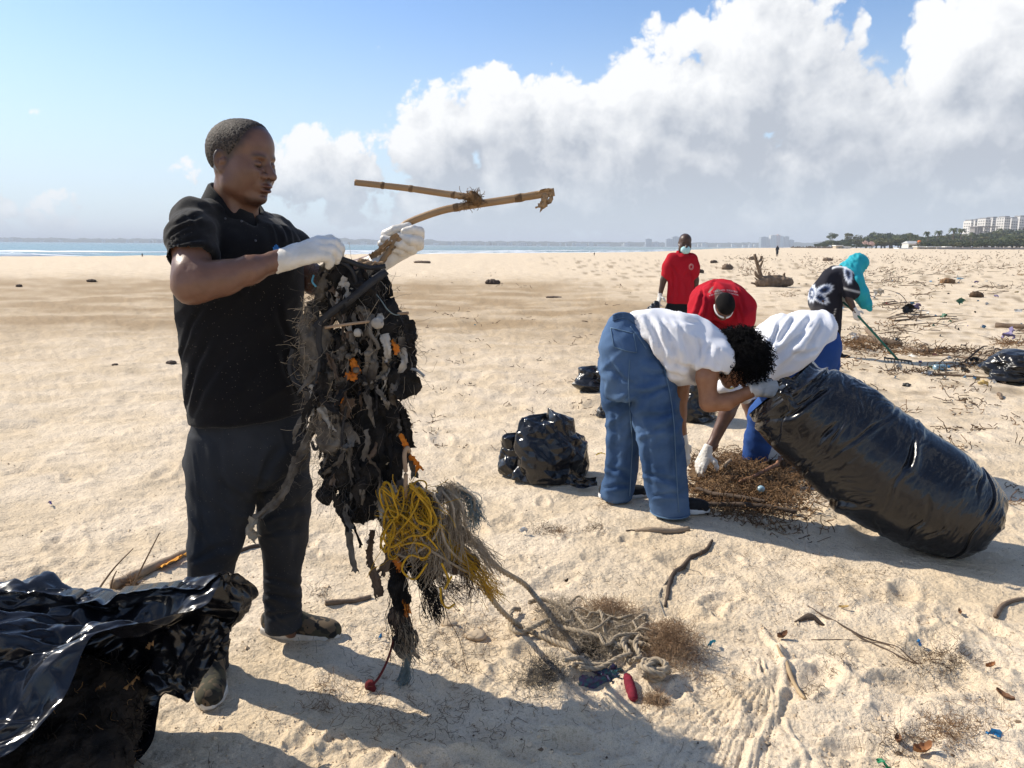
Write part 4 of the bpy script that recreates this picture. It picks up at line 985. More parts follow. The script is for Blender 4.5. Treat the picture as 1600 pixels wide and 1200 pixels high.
    V = crease(V, Q, [(262, 388, 318, 372, 3.5, .006), (268, 402, 326, 388, 3, .005), (272, 352, 318, 336, 4, .005), (285, 330, 312, 352, 4, .004), (262, 372, 300, 350, 3, .004), (292, 640, 330, 520, 5, .006), (283, 560, 322, 470, 4, .005), (300, 655, 350, 560, 6, .004), (470, 560, 430, 470, 5, .004), (472, 630, 440, 540, 5, .005), (345, 410, 400, 470, 6, .004), (440, 352, 452, 378, 3, .005), (452, 356, 462, 384, 2.5, .004), (425, 350, 436, 380, 3, .004)])
    shirt = obj('polo_shirt', V, Q, pm, e)
    # collar: folded band round the neck, open at the front
    nc = W(369, 306, 2.365); ax = unit(P(-.03, 0, -.05) - W(372, 350, 2.38)); fdir = unit(np.array([fw[0], fw[1], 0])); sdir = np.cross(np.array([0, 0, 1.0]), fdir)
    t = np.linspace(-1, 1, 61); ang = t * math.radians(163); rows = []
    cb, sb = np.cos(ang), np.sin(ang); fr = (1 - cb) / 2; tip = np.exp(-((np.abs(t) - .90) / .14) ** 2)
    for (r, dz, kk) in ((.062, -.040, 0), (.064, .012, 0), (.068, .0185, 0), (.075, .015, 0), (.089, -.010, .4), (.104, -.036, 1)):
        rr = r + .004 * np.sin(ang * 5 + 1) * kk + .012 * tip * kk
        z = dz + .022 * cb - .050 * fr ** 1.5 - .040 * tip * kk
        rows.append(nc + np.outer(-cb * rr * 1.06, fdir) + np.outer(sb * rr * 1.0, sdir) + np.outer(z, ax * .55 + np.array([0, 0, .45])))
    V, Q = sheet(np.stack(rows, 0)); N = normals(V, Q)
    V2 = np.concatenate([V, V - N * .0022]); n = len(V); Q2 = np.concatenate([Q, Q[:, ::-1] + n]); obj('collar', V2, Q2, pm, shirt)
    for (u, v, Y) in ((377.5, 345.5, 2.268), (399.5, 376, 2.243), (352, 341.5, 2.262)):
        p = W(u, v, Y); F = Field(p - .012, p + .012, .0014); F.cone(p - FWD * .001, p + FWD * .001, .0035, .0035, .001, flat=FWD, sq=.5); V, Q = F.mesh(1)
        obj('button', V, Q, mat('shirt_button', (.09, .09, .10, 1), .3), shirt)
    # small blue embroidery beside the glove
    bm = mat('blue_thread', (.05, .22, .50, 1), .8); tb = Tubes()
    for dx, hgt in ((-6, 5), (-3, 8), (0, 10), (3, 8), (6, 5)):
        tb.add([W(431.5 + dx * .6, 390, 2.212), W(431.5 + dx * .75, 390 - hgt * .8, 2.214)], .0016, 5)
    tb.add([W(427, 390, 2.212), W(437, 389, 2.212)], .0018, 5).obj('embroidery', bm, shirt)
    # --- trousers
    tm = fabric('charcoal_twill', (.020, .022, .026, 1), (.031, .034, .040, 1), .85, .30, .4, 420)
    F = Field((W(270, 800, 2.4)[0] - .02, 2.05, .0), (W(500, 700, 2.5)[0] + .03, 2.85, W(380, 640, 2.42)[2] + .03), .0072)
    hip = [(636, 306, 472, 2.43), (665, 300, 479, 2.43), (700, 294, 484, 2.43), (730, 297, 482, 2.44), (752, 350, 460, 2.44)]
    F.loft(rows_px(hip, .80), .012, yaw=math.radians(30), pad=-.008)
    near = [(672, 297, 424, 2.40), (700, 295, 420, 2.39), (740, 295, 411, 2.38), (764, 297, 402, 2.375), (780, 298, 394, 2.37), (800, 298, 388, 2.368), (825, 298, 382, 2.365), (850, 297, 376, 2.36), (900, 296, 364, 2.36), (950, 297, 356, 2.36), (1000, 297, 352, 2.37), (1040, 294, 353, 2.37), (1062, 291, 354, 2.37)]
    far = [(690, 390, 480, 2.46), (720, 398, 483, 2.48), (760, 405, 484, 2.50), (800, 408, 481, 2.52), (840, 411, 477, 2.535), (880, 412, 473, 2.55), (920, 414, 470, 2.56), (945, 416, 469, 2.57), (968, 415, 470, 2.575), (980, 415, 474, 2.58)]
    F.loft(rows_px(near, 1.0), .006, pad=-.004); F.loft(rows_px(far, 1.1), .006, pad=-.005)
    V, Q = F.mesh(1); N = normals(V, Q); z = V[:, 2]
    ank = np.exp(-((z - .16) / .09) ** 2); knee = np.exp(-((z - .52) / .16) ** 2); cro = np.exp(-((z - .86) / .12) ** 2)
    q = V.copy(); q[:, 2] += .9 * q[:, 0]
    r_ = ridged(V * np.array([8, 8, 1.5]) + 2, 1); r2 = ridged(q * np.array([4, 4, 9]) + 6, 1); f = .009 * r_ * np.abs(r_) + .008 * (.3 + knee) * r2 * np.abs(r2) + .0105 * ank * (ridged(q * np.array([5, 5, 17]), 2) - .35) + .005 * knee * ridged(q * np.array([6, 6, 9]) + 4, 2) + .004 * cro * fbm(q * np.array([11, 11, 6]) + 8, 2)
    V = V + N * f[:, None]
    V = crease(V, Q, [(303, 700, 308, 890, 3, .004), (402, 762, 446, 690, 6, .008), (408, 775, 482, 735, 5, .007), (398, 790, 330, 740, 6, .005), (410, 812, 478, 790, 5, .007), (412, 838, 470, 826, 4, .005), (411, 905, 474, 922, 4, .007), (413, 930, 472, 945, 4, .008), (472, 950, 414, 964, 3.5, .007), (298, 880, 372, 850, 6, .006), (299, 950, 362, 930, 5, .007), (298, 1010, 358, 990, 5, .007), (440, 665, 452, 710, 3, .004), (330, 680, 345, 860, 8, .005), (460, 760, 455, 900, 6, .005)])
    tro = obj('trousers', V, Q, tm, e)
    tb = Tubes()                              # the side seam of the near leg
    pts = [W(l + 9 + 2 * math.sin(v / 30), v, Y - .055) for v, l, r, Y in near[:-1]]
    # --- shoes
    cm = bpy.data.materials.new('camo_canvas'); cm.use_nodes = True; nt = cm.node_tree; N_, L_ = nt.nodes, nt.links; b = N_['Principled BSDF']; b.inputs['Roughness'].default_value = .9
    tc = N_.new('ShaderNodeTexCoord'); col = (.055, .05, .028, 1); prev = None
    for sc, thr, cc in ((17, .50, (.022, .020, .014, 1)), (21, .56, (.12, .085, .05, 1)), (26, .60, (.006, .006, .006, 1))):
        t = N_.new('ShaderNodeTexNoise'); t.inputs['Scale'].default_value = sc; t.inputs['Detail'].default_value = 2; L_.new(tc.outputs['Object'], t.inputs['Vector'])
        r = N_.new('ShaderNodeMapRange'); L_.new(t.outputs['Fac'], r.inputs[0]); r.inputs[1].default_value = thr - .012; r.inputs[2].default_value = thr + .012
        mx = N_.new('ShaderNodeMix'); mx.data_type = 'RGBA'; L_.new(r.outputs[0], mx.inputs[0]); mx.inputs[7].default_value = cc
        if prev is None: mx.inputs[6].default_value = col
        else: L_.new(prev, mx.inputs[6])
        prev = mx.outputs[2]
    L_.new(prev, b.inputs['Base Color'])
    sm = mat('white_rubber', (.62, .60, .55, 1), .6, (.50, .46, .40, 1), 30)
    hf = G(412, 985, .0); s1 = shoe(e, (hf[0], hf[1], gz(hf[0] + .1, hf[1]) - .004), (1, -.16, 0), .30, cm, sm)
    toe = G(324, 1108, 0.0); hl = toe + np.array([-.085, .285, 0]); s2 = shoe(e, (hl[0], hl[1], gz(toe[0], toe[1] + .12) - .004), toe - hl, .30, cm, sm)
    # --- gloves
    g1 = glove_obj('glove', e, W(449, 404, 2.185), W(500, 387, 2.20) - W(449, 404, 2.185), (-.05, -.62, .8), (0, .8, .6), .0032, 1.02, cuff=.045, curl=(40, 44, 46, 50), base=(12, 18, 24, 30), tcurl=25, tout=.40, k=.018, fat=1.22)
    # the other fist, closed round the cane: palm, four finger rolls, thumb on top
    gp = .00208; D = lambda u, v, dy: W(u, v, 2.455 + dy)
    F = Field(D(580, 425, -.10) - .03, D(668, 340, .10) + .03, .0028)
    F.cone(D(589, 415, .0), D(606, 400, .006), 15.5 * gp, 14 * gp, .012); F.cone(D(606, 400, .008), D(638, 384, .022), 16.5 * gp, 15 * gp, .012); F.cone(D(616, 376, .030), D(642, 372, .028), 13 * gp, 12 * gp, .02)
    for pts, r in (([(656, 371, .018), (656, 362, -.012), (645, 359, -.034), (632, 362, -.036)], 6.6), ([(655, 384, .020), (654, 377, -.018), (642, 375, -.040), (624, 370, -.036)], 7.2), ([(645, 391, .018), (640, 386, -.022), (624, 381, -.040), (600, 373, -.030)], 6.8), ([(632, 397, .016), (626, 392, -.020), (612, 387, -.034), (595, 381, -.022)], 6.0), ([(604, 376, .020), (603, 366, -.004), (616, 359, -.022), (638, 353, -.020)], 6.4)):
        F.chain([D(*p) for p in pts], [r * gp * q for q in (1.05, 1.06, 1.0, .86)], .0035)
    F.plane(D(586, 418, .0), D(570, 432, 0) - D(586, 418, 0), .003)
    V, Q = F.mesh(1); N = normals(V, Q); V = V + N * (.0006 * ridged(V * 70, 2))[:, None]; g2 = obj('glove', V, Q, glove_m, e)
    for pts in ([(436, 392), (440, 402), (439, 414), (435, 424)], [(446, 390), (450, 402), (448, 416), (444, 425)]):
        pass
    return e
build_man()
# ------------------------------------------------------------------ the other people
def px(Y, n): return n * (Y * 1.03) / FOC
def fold(V, Q, amp, fq, seed=0, k=2):
    return V + normals(V, Q) * (amp * (.6 * ridged(V * np.array(fq) + seed, k) + .6 * fbm(V * np.array(fq) * 1.7 + seed + 3, 2)))[:, None]
def denim(name, c, c2):
    m = mat(name, c, .9, c2, 4.5, .8, 420, spec=.15, bdist=.002, detail=8); return m
white_tee = fabric('white_cotton', (.74, .745, .77, 1), (.70, .705, .74, 1), .9, 0, .2, 400)
white_sole = mat('white_sole', (.70, .69, .67, 1), .6); black_canvas = mat('black_canvas', (.012, .012, .013, 1), .85, (.02, .02, .02, 1), 60, .3, 300)
black_hair = mat('black_hair', (.006, .0055, .0055, 1), .9, (.010, .009, .009, 1), 60, .9, 300, spec=.12, bdist=.004)

def build_jeans_woman():
    e = empty('person', GP(1020, 800), 'woman in wide blue jeans and white T-shirt bending over with dark curly hair', 'person')
    Y = 3.95; rg = np.random.default_rng(3)
    B = lambda u, v, dy=0.0: W(u, v, Y + dy)
    k = PX(1040, 560, Y)
    # body
    ho = B(1152, 567, -.08); R = frame((.50, -.34, -.80), (.80, .05, .55))
    F = Field(B(930, 830, .4) * (1, 0, 0) + (-.05, 3.45, -.02), (B(1235, 500, .3)[0] + .03, 4.5, B(1000, 470, .3)[2] + .05), .014, (ho - .13, ho + .13, .006))
    head_field(F, ho, R, .96)
    F.chain([ho + R @ np.array([-.03, 0, -.07]), B(1115, 548, -.02)], [.05, .06], .03)
    F.chain([B(995, 540, .06), B(1045, 545), B(1100, 550)], [.07, .10, .10], .03)
    F.chain([B(1112, 552, -.13), B(1104, 590, -.17), B(1107, 627, -.19)], [.060, .050, .044], .025); F.chain([B(1108, 630, -.19), B(1135, 628, -.18), B(1170, 613, -.17), B(1182, 609, -.17)], [.046, .042, .029, .026], .02)
    F.chain([B(1070, 570, .14), B(1062, 615, .16), B(1060, 645, .16), B(1066, 690, .12)], [.052, .046, .042, .028], .025)
    F.chain([B(992, 548, .02), B(1022, 640, -.03), B(1042, 790, -.06)], [.075, .06, .045], .02); F.chain([B(975, 540, .12), B(970, 640, .15), B(958, 768, .18)], [.08, .065, .045], .02)
    F.cone(B(1182, 609, -.17), B(1196, 608, -.17), .020, .014, .008)
    V, Q = F.mesh(1); c, L = head_tint(V, ho, R, .96, stubble=False); body = obj('body', V, Q, skin_warm, e, col=c)
    # jeans
    jm = denim('mid_blue_denim', (.028, .064, .145, 1), (.085, .150, .27, 1)); jl = mat('denim_seam', (.10, .17, .26, 1), .9)
    F = Field((B(930, 600, .3)[0] - .04, 3.4, .0), (B(1085, 600)[0] + .05, 4.5, B(1000, 478, .2)[2] + .03), .012)
    hip = [(492, 962, 992, Y + .06), (502, 951, 1006, Y + .06), (520, 941, 1022, Y + .05), (545, 936, 1036, Y + .05), (575, 938, 1047, Y + .05), (600, 942, 1050, Y + .05), (616, 948, 1050, Y + .05)]
    F.loft([(z, x, y, a, max(.10, a * .95)) for z, x, y, a, b in rows_px(hip, .9)], .03, pad=-.006)
    near = [(560, 978, 1040, Y - .02), (600, 984, 1052, Y - .03), (650, 990, 1064, Y - .04), (700, 998, 1069, Y - .05), (750, 1006, 1073, Y - .06), (790, 1014, 1076, Y - .07), (803, 1017, 1077, Y - .07)]
    far = [(560, 937, 1000, Y + .12), (600, 941, 1003, Y + .14), (650, 946, 1004, Y + .16), (700, 948, 1000, Y + .17), (740, 944, 996, Y + .18), (768, 938, 990, Y + .19), (778, 938, 987, Y + .19)]
    F.loft(rows_px(near, 1.05), .014, pad=-.008); F.loft(rows_px(far, 1.05), .014, pad=-.008)
    V, Q = F.mesh(1); N = normals(V, Q); q = V.copy(); q[:, 2] -= 1.1 * q[:, 0]; z = V[:, 2]
    r_ = ridged(q * np.array([3.5, 3.5, 9]), 1); rv = ridged(V * np.array([7, 7, 1.1]), 1); f = .010 * rv * np.abs(rv) + .018 * np.exp(-((z - .66) / .30) ** 2) * r_ * np.abs(r_) + .006 * np.exp(-((z - .1) / .1) ** 2) * fbm(V * np.array([10, 10, 22]), 2)
    V = V + N * f[:, None]
    V = crease(V, Q, [(1050, 600, 985, 618, 4, .013), (1062, 640, 1000, 652, 4, .011), (1046, 585, 1000, 578, 4, .010), (990, 600, 948, 570, 4, .012), (984, 618, 950, 640, 4, .011), (995, 680, 1060, 668, 4, .009), (1004, 740, 1066, 760, 4, .011), (1016, 778, 1074, 772, 3, .011), (946, 730, 990, 748, 4, .011), (940, 765, 986, 758, 3, .010), (1000, 655, 1015, 780, 5, .010), (958, 640, 955, 750, 5, .010), (1040, 640, 1050, 760, 5, .008), (950, 560, 970, 600, 4, .009), (1025, 560, 1045, 590, 3, .009)])
    je = obj('jeans', V, Q, jm, e)
    tb = Tubes()                              # hem and side seam stitching, the back pocket
    for rows, i in ((near, -1), (far, -1)):
        v, l, r, yy = rows[i]; c = W((l + r) / 2, v - 3, yy); a = (r - l) / 2 * k * 1.02; an = np.linspace(0, 2 * math.pi, 40); tb.add(np.stack([c[0] + a * np.cos(an), c[1] + a * 1.03 * np.sin(an), c[2] + 0 * an], -1), .004, 4)
    obj_s = tb.obj('hem_seam', jl, je)
    def on(u, v, off=.002):
        d = ray(u, v); t = (V - CAM) @ d; ds = np.linalg.norm(V - CAM - t[:, None] * d, axis=1); m = ds < .016
        return CAM + d * ((t[m].min() if m.any() else Y) - off)
    tb = Tubes()
    for pts in ([(1022, 520), (1034, 560), (1046, 610), (1053, 660), (1056, 720), (1059, 770), (1061, 800)], [(984, 560), (982, 600), (984, 640), (988, 690), (986, 740), (984, 775)], [(985, 510), (1000, 530), (1010, 545)]):
        tb.add(np.array([on(u, v) for u, v in spline(np.array(pts, float), 30)]), .0022, 4)
    tb.obj('side_seam', jl, je); wb = Tubes(); P = np.array([on(u, v, .004) for u, v in spline(np.array([(958, 497), (968, 493), (982, 494), (994, 503), (1006, 516)], float), 20)]); wb.batch(np.stack([P + np.array([0, 0, q]) for q in (-.012, -.004, .004, .012)]), .006, 5); wb.obj('waistband', jm, je)
    pk = np.array([[B(954 + 36 * s + 5 * t, 512 + 31 * t + 9 * s - 6 * (s - .5) ** 2 * t, -.115 - .02 * s) for s in np.linspace(0, 1, 8)] for t in np.linspace(0, 1, 8)])
    # press the pocket onto the seat of the jeans
    for i in range(8):
        for j in range(8):
            d = unit(pk[i, j] - CAM); t = (V - CAM) @ d; dist = np.linalg.norm(V - CAM - t[:, None] * d, axis=1); m = dist < .014
            if m.any(): pk[i, j] = CAM + d * (t[m].min() - .006)
    Vp, Qp = sheet(pk); n = len(Vp); po = obj('back_pocket', np.concatenate([Vp, Vp + np.array([0, .01, 0])]), np.concatenate([Qp, Qp[:, ::-1] + n]), jm, je)
    edge = list(pk[:, 0]) + list(pk[-1, 1:]) + list(pk[::-1, -1][1:]) ; Tubes().add(np.array(edge) - np.array([0, .002, 0]), .0025, 4).obj('pocket_stitching', jl, po); Tubes().add(pk[0] - np.array([0, .002, 0]), .003, 4).obj('pocket_stitching', jl, po)
    # T-shirt
    F = Field((B(968, 500)[0] - .05, 3.5, B(1040, 625)[2]), (B(1150, 560)[0] + .05, 4.4, B(1000, 470)[2] + .04), .0115)
    F.chain([B(990, 520, .04), B(1018, 530, .03), B(1052, 543, .01), B(1088, 550, 0), B(1112, 556, 0)], [.112, .138, .172, .150, .118], .05)
    F.chain([B(1105, 548, -.08), B(1116, 565, -.14), B(1110, 590, -.165)], [.085, .083, .074], .04); F.chain([B(1075, 565, .1), B(1066, 590, .14), B(1062, 605, .15)], [.08, .075, .068], .04)
    F.plane(B(1009, 530, .04), B(960, 559, .04) - B(1009, 530, .04), .004)
    X, Yy, Z = F.ax[0][:, None, None], F.ax[1][None, :, None], F.ax[2][None, None, :]
    for pt, ax in ((B(1111, 580, -.16), unit(B(1104, 615, -.175) - B(1116, 555, -.14))), (B(1062, 592, .15), np.array([0, 0, -1.0]))):
        e1 = (X - pt[0]) * ax[0] + (Yy - pt[1]) * ax[1] + (Z - pt[2]) * ax[2]; q = pt + ax * .05; e2 = np.sqrt((X - q[0]) ** 2 + (Yy - q[1]) ** 2 + (Z - q[2]) ** 2) - .115; F.d = np.maximum(F.d, np.minimum(e1, -e2))
    F.chain([B(1107, 610, -.18), B(1112, 575, -.155)], [.066, .060], .008, 'sub'); F.chain([B(1061, 620, .16), B(1064, 590, .14)], [.060, .055], .008, 'sub')
    F.chain([ho, B(1122, 552, -.04)], [.068, .06], .01, 'sub')
    V, Q = F.mesh(1); q = V.copy(); q[:, 2] += .8 * q[:, 0]; V = fold(V, Q, .004, (3, 4, 5), 2, 1); N = normals(V, Q); r_ = ridged(q * np.array([2.6, 3.4, 10]) + 8, 1); V = V + N * (.015 * r_ * np.abs(r_) + .004 * ridged(V * np.array([11, 7, 5]), 1))[:, None]
    V = crease(V, Q, [(988, 492, 1018, 545, 4, .012), (1008, 490, 1040, 582, 5, .014), (1030, 494, 1060, 592, 5, .014), (1058, 500, 1078, 580, 5, .012), (1086, 520, 1096, 578, 3, .010), (1110, 535, 1098, 572, 3, .009), (1090, 575, 1040, 560, 4, .012), (1070, 590, 1030, 575, 4, .010), (1122, 540, 1118, 582, 3, .008), (1090, 505, 1050, 492, 4, .008)])
    obj('tshirt', V, Q, white_tee, e)
    # curls
    hc = B(1156, 554, -.07); F = Field(hc - .24, hc + .24, .012)
    for u, v, dy, r in ((1154, 552, -.06, .100), (1134, 540, -.04, .06), (1172, 558, -.09, .085), (1160, 537, -.03, .07), (1176, 576, -.12, .055), (1150, 566, -.14, .05)): F.ell(B(u, v, dy), (r, r, r), k=.03)
    V, Q = F.mesh(1); V = V + normals(V, Q) * (.012 * noise3(V * 42))[:, None]; h = obj('hair', V, Q, black_hair, body)
    N = normals(V, Q); n = 2200; i = rg.integers(0, len(V), n); t = np.linspace(0, 1, 14); ph = rg.uniform(0, 6.28, n); A = np.cross(N[i], rg.normal(size=(n, 3))); A /= np.linalg.norm(A, axis=1)[:, None]; Bv = np.cross(N[i], A); ln = rg.uniform(.02, .055, n); cr = rg.uniform(.004, .008, n)
    an = ph[:, None] + t[None, :] * rg.uniform(9, 16, n)[:, None]; P = V[i][:, None] + N[i][:, None] * (ln[:, None] * t[None, :])[:, :, None] + (cr[:, None] * np.cos(an))[:, :, None] * A[:, None] + (cr[:, None] * np.sin(an))[:, :, None] * Bv[:, None]; P[:, :, 2] -= (.012 * t ** 2)[None, :]
    tb = Tubes(); tb.batch(P, .0016, 3); tb.obj('curls', black_hair, h, kind='stuff')
    # spectacles hanging forward off the face
    gl = mat('spectacle_frame', (.01, .01, .01, 1), .3); a = ho + R @ np.array([.105, .035, .0]); b = ho + R @ np.array([.105, -.035, .0]); tb = Tubes(); an = np.linspace(0, 2 * math.pi, 20)
    for c in (a, b): tb.add(c + np.outer(np.cos(an), R[:, 1]) * .026 + np.outer(np.sin(an), R[:, 2]) * .021, .0022, 4)
    tb.add([a - R[:, 1] * .024, b + R[:, 1] * .024], .002, 4); tb.add([a + R[:, 1] * .026, a + R[:, 1] * .04 - R[:, 0] * .10], .002, 4); tb.add([b - R[:, 1] * .026, b - R[:, 1] * .04 - R[:, 0] * .10], .002, 4); tb.obj('spectacles', gl, body)
    # shoes and gloves
    p = GP(1030, 803); shoe(e, (p[0] - .030, p[1] + .02, p[2] + .004), (1, -.10, 0), .30, black_canvas, white_sole, .007)
    p = GP(940, 780); shoe(e, (p[0] - .01, p[1] + .02, p[2] + .004), (1, .12, 0), .28, black_canvas, white_sole, .007)
    glove_obj('glove', e, B(1184, 609, -.17), (1, .05, .03), (0, -.85, .5), (0, .5, .85), .0055, 1.0, cuff=.05, curl=(30, 30, 30, 30), base=(5, 8, 12, 16), tcurl=20, tout=.35, k=.016, fat=1.15, disp=.002)
    glove_obj('glove', e, B(1067, 692, .12), (.12, -.2, -1), (.6, -1, 0), (1, .2, 0), .006, .95, k=.014)
build_jeans_woman()

def build_second_white():
    e = empty('person', GP(1178, 716), 'person in white T-shirt and blue jeans stooping behind the full black bag', 'person')
    Y = 4.9; B = lambda u, v, dy=0.0: W(u, v, Y + dy)
    ho = B(1158, 566, -.05); R = frame((-.6, -.3, -.8), (-.75, 0, .6))
    F = Field((B(1070, 700, -.4)[0] - .05, 4.2, -.02), (B(1325, 600, .3)[0] + .06, 5.5, B(1240, 480, .3)[2] + .05), .015)
    head_field(F, ho, R, .95, ears=False)
    F.chain([ho, B(1185, 560)], [.06, .07], .04); F.chain([B(1278, 548), B(1240, 548), B(1195, 562)], [.09, .11, .11], .03)
    F.chain([B(1175, 572, -.16), B(1152, 612, -.24), B(1136, 645, -.28), B(1112, 697, -.32), B(1104, 708, -.33)], [.065, .052, .046, .030, .026], .025)
    F.chain([B(1190, 575, .14), B(1170, 630, .1), B(1185, 690, 0)], [.06, .045, .03], .025)
    F.chain([B(1276, 562, -.08), B(1205, 632, -.08), B(1178, 708, .06)], [.08, .07, .05], .02); F.chain([B(1280, 560, .12), B(1275, 640, .12), B(1280, 700, .12)], [.08, .07, .05], .02)
    V, Q = F.mesh(1); c, _ = head_tint(V, ho, R, .95, stubble=False); body = obj('body', V, Q, skin_m, e, col=c)
    F = Field(ho - .17, ho + .17, .012); F.ell(ho + R @ np.array([-.015, 0, .035]), (.108, .085, .09), R); V, Q = F.mesh(1); V = V + normals(V, Q) * (.004 * noise3(V * 60))[:, None]; obj('hair', V, Q, black_hair, body)
    jm = denim('bright_blue_denim', (.018, .055, .20, 1), (.03, .08, .26, 1))
    F = Field((B(1140, 700, -.1)[0] - .05, 4.5, .0), (B(1330, 600, .3)[0] + .05, 5.5, B(1290, 480, .3)[2] + .04), .014)
    F.chain([B(1279, 540, -.06), B(1279, 540, .12)], [.135, .135], .03); F.chain([B(1278, 556, -.08), B(1215, 630, -.09), B(1196, 648, -.06), B(1184, 690, .02), B(1180, 716, .05)], [.125, .110, .100, .085, .082], .03); F.chain([B(1280, 556, .12), B(1276, 640, .12), B(1278, 712, .12)], [.13, .105, .09], .03)
    F.plane(B(1230, 540), unit(np.array([-1, 0, .55])), .01) if False else None
    V, Q = F.mesh(1); V = fold(V, Q, .008, (6, 6, 8), 4); je = obj('jeans', V, Q, jm, e)
    F = Field((B(1120, 600, -.3)[0] - .05, 4.3, B(1150, 640)[2]), (B(1325, 520, .2)[0], 5.5, B(1240, 475, .2)[2] + .04), .013)
    F.chain([B(1284, 532, .0), B(1262, 536), B(1232, 545), B(1198, 560)], [.176, .186, .205, .182], .05); F.chain([B(1180, 565, -.12), B(1165, 590, -.2), B(1146, 612, -.25), B(1140, 625, -.27)], [.115, .100, .088, .085], .05); F.chain([B(1195, 570, .12), B(1180, 605, .1)], [.1, .08], .04)
    F.plane(B(1289, 525), unit(B(1312, 530) - B(1289, 525)), .005); F.plane(B(1141, 617, -.26), unit(B(1134, 645, -.28) - B(1152, 600, -.23)), .005); F.chain([B(1134, 640, -.28), B(1150, 606, -.24)], [.075, .065], .01, 'sub')
    V, Q = F.mesh(1); q = V.copy(); q[:, 2] -= .9 * q[:, 0]; V = fold(V, Q, .004, (3, 3, 5), 7, 1); r_ = ridged(q * np.array([2.4, 3, 9]), 1); V = V + normals(V, Q) * (.019 * r_ * np.abs(r_) + .004 * ridged(V * np.array([9, 6, 5]), 1))[:, None]
    V = crease(V, Q, [(1284, 500, 1245, 560, 4, .018), (1266, 494, 1232, 540, 5, .018), (1278, 545, 1235, 555, 4, .016), (1240, 495, 1212, 540, 5, .015), (1218, 505, 1180, 570, 4, .018), (1215, 545, 1186, 585, 4, .016), (1190, 520, 1165, 580, 4, .014), (1170, 590, 1140, 600, 3, .012), (1255, 520, 1200, 560, 5, .012)])
    ts = obj('tshirt', V, Q, white_tee, e)
    # round printed badge: yellow ring, white field, red and black marks
    c = B(1141, 599, -.36); n = unit(CAM - c + np.array([-.6, 0, .3])); A = unit(np.cross(n, [0, 0, 1])); Bv = np.cross(n, A); an = np.linspace(0, 2 * math.pi, 21)[:-1]
    def disc(r, off, m_, nm, cx=0, cz=0):
        p = c + A * cx + Bv * cz + n * off; Vd = np.concatenate([[p], p + r * (np.outer(np.cos(an), A) + np.outer(np.sin(an), Bv))]); obj(nm, Vd, [(0, 1 + i, 1 + (i + 1) % 20) for i in range(20)], m_, ts, False)
    d = unit(c - CAM); t = (V - CAM) @ d; dist = np.linalg.norm(V - CAM - t[:, None] * d, axis=1); m = dist < .02
    if m.any(): c = CAM + d * (t[m].min() - .004)
    disc(.034, 0, mat('badge_yellow', (.60, .45, .05, 1), .7), 'badge'); disc(.027, .002, mat('badge_white', (.7, .68, .62, 1), .7), 'badge_field'); rdm = mat('badge_red', (.5, .03, .03, 1), .7); bkm = mat('badge_black', (.01, .01, .01, 1), .7)
    disc(.011, .004, rdm, 'badge_mark', .008, .012); disc(.008, .004, bkm, 'badge_mark', -.010, -.006); disc(.007, .004, rdm, 'badge_mark', -.004, .006); disc(.006, .004, bkm, 'badge_mark', .012, -.008)
    p = GP(1160, 722); shoe(e, (p[0] + .28, p[1] + .02, p[2]), (-1, -.3, 0), .28, mat('pale_canvas_shoe', (.5, .48, .45, 1), .8), white_sole, .008)
    glove_obj('glove', e, B(1104, 706, -.33), (-.42, -.15, -.9), (-.75, -.6, .3), (.5, -.8, 0), .006, 1.02, cuff=.045, curl=(28, 30, 32, 34), base=(14, 16, 20, 24), k=.012, fat=1.1, disp=.002)
build_second_white()

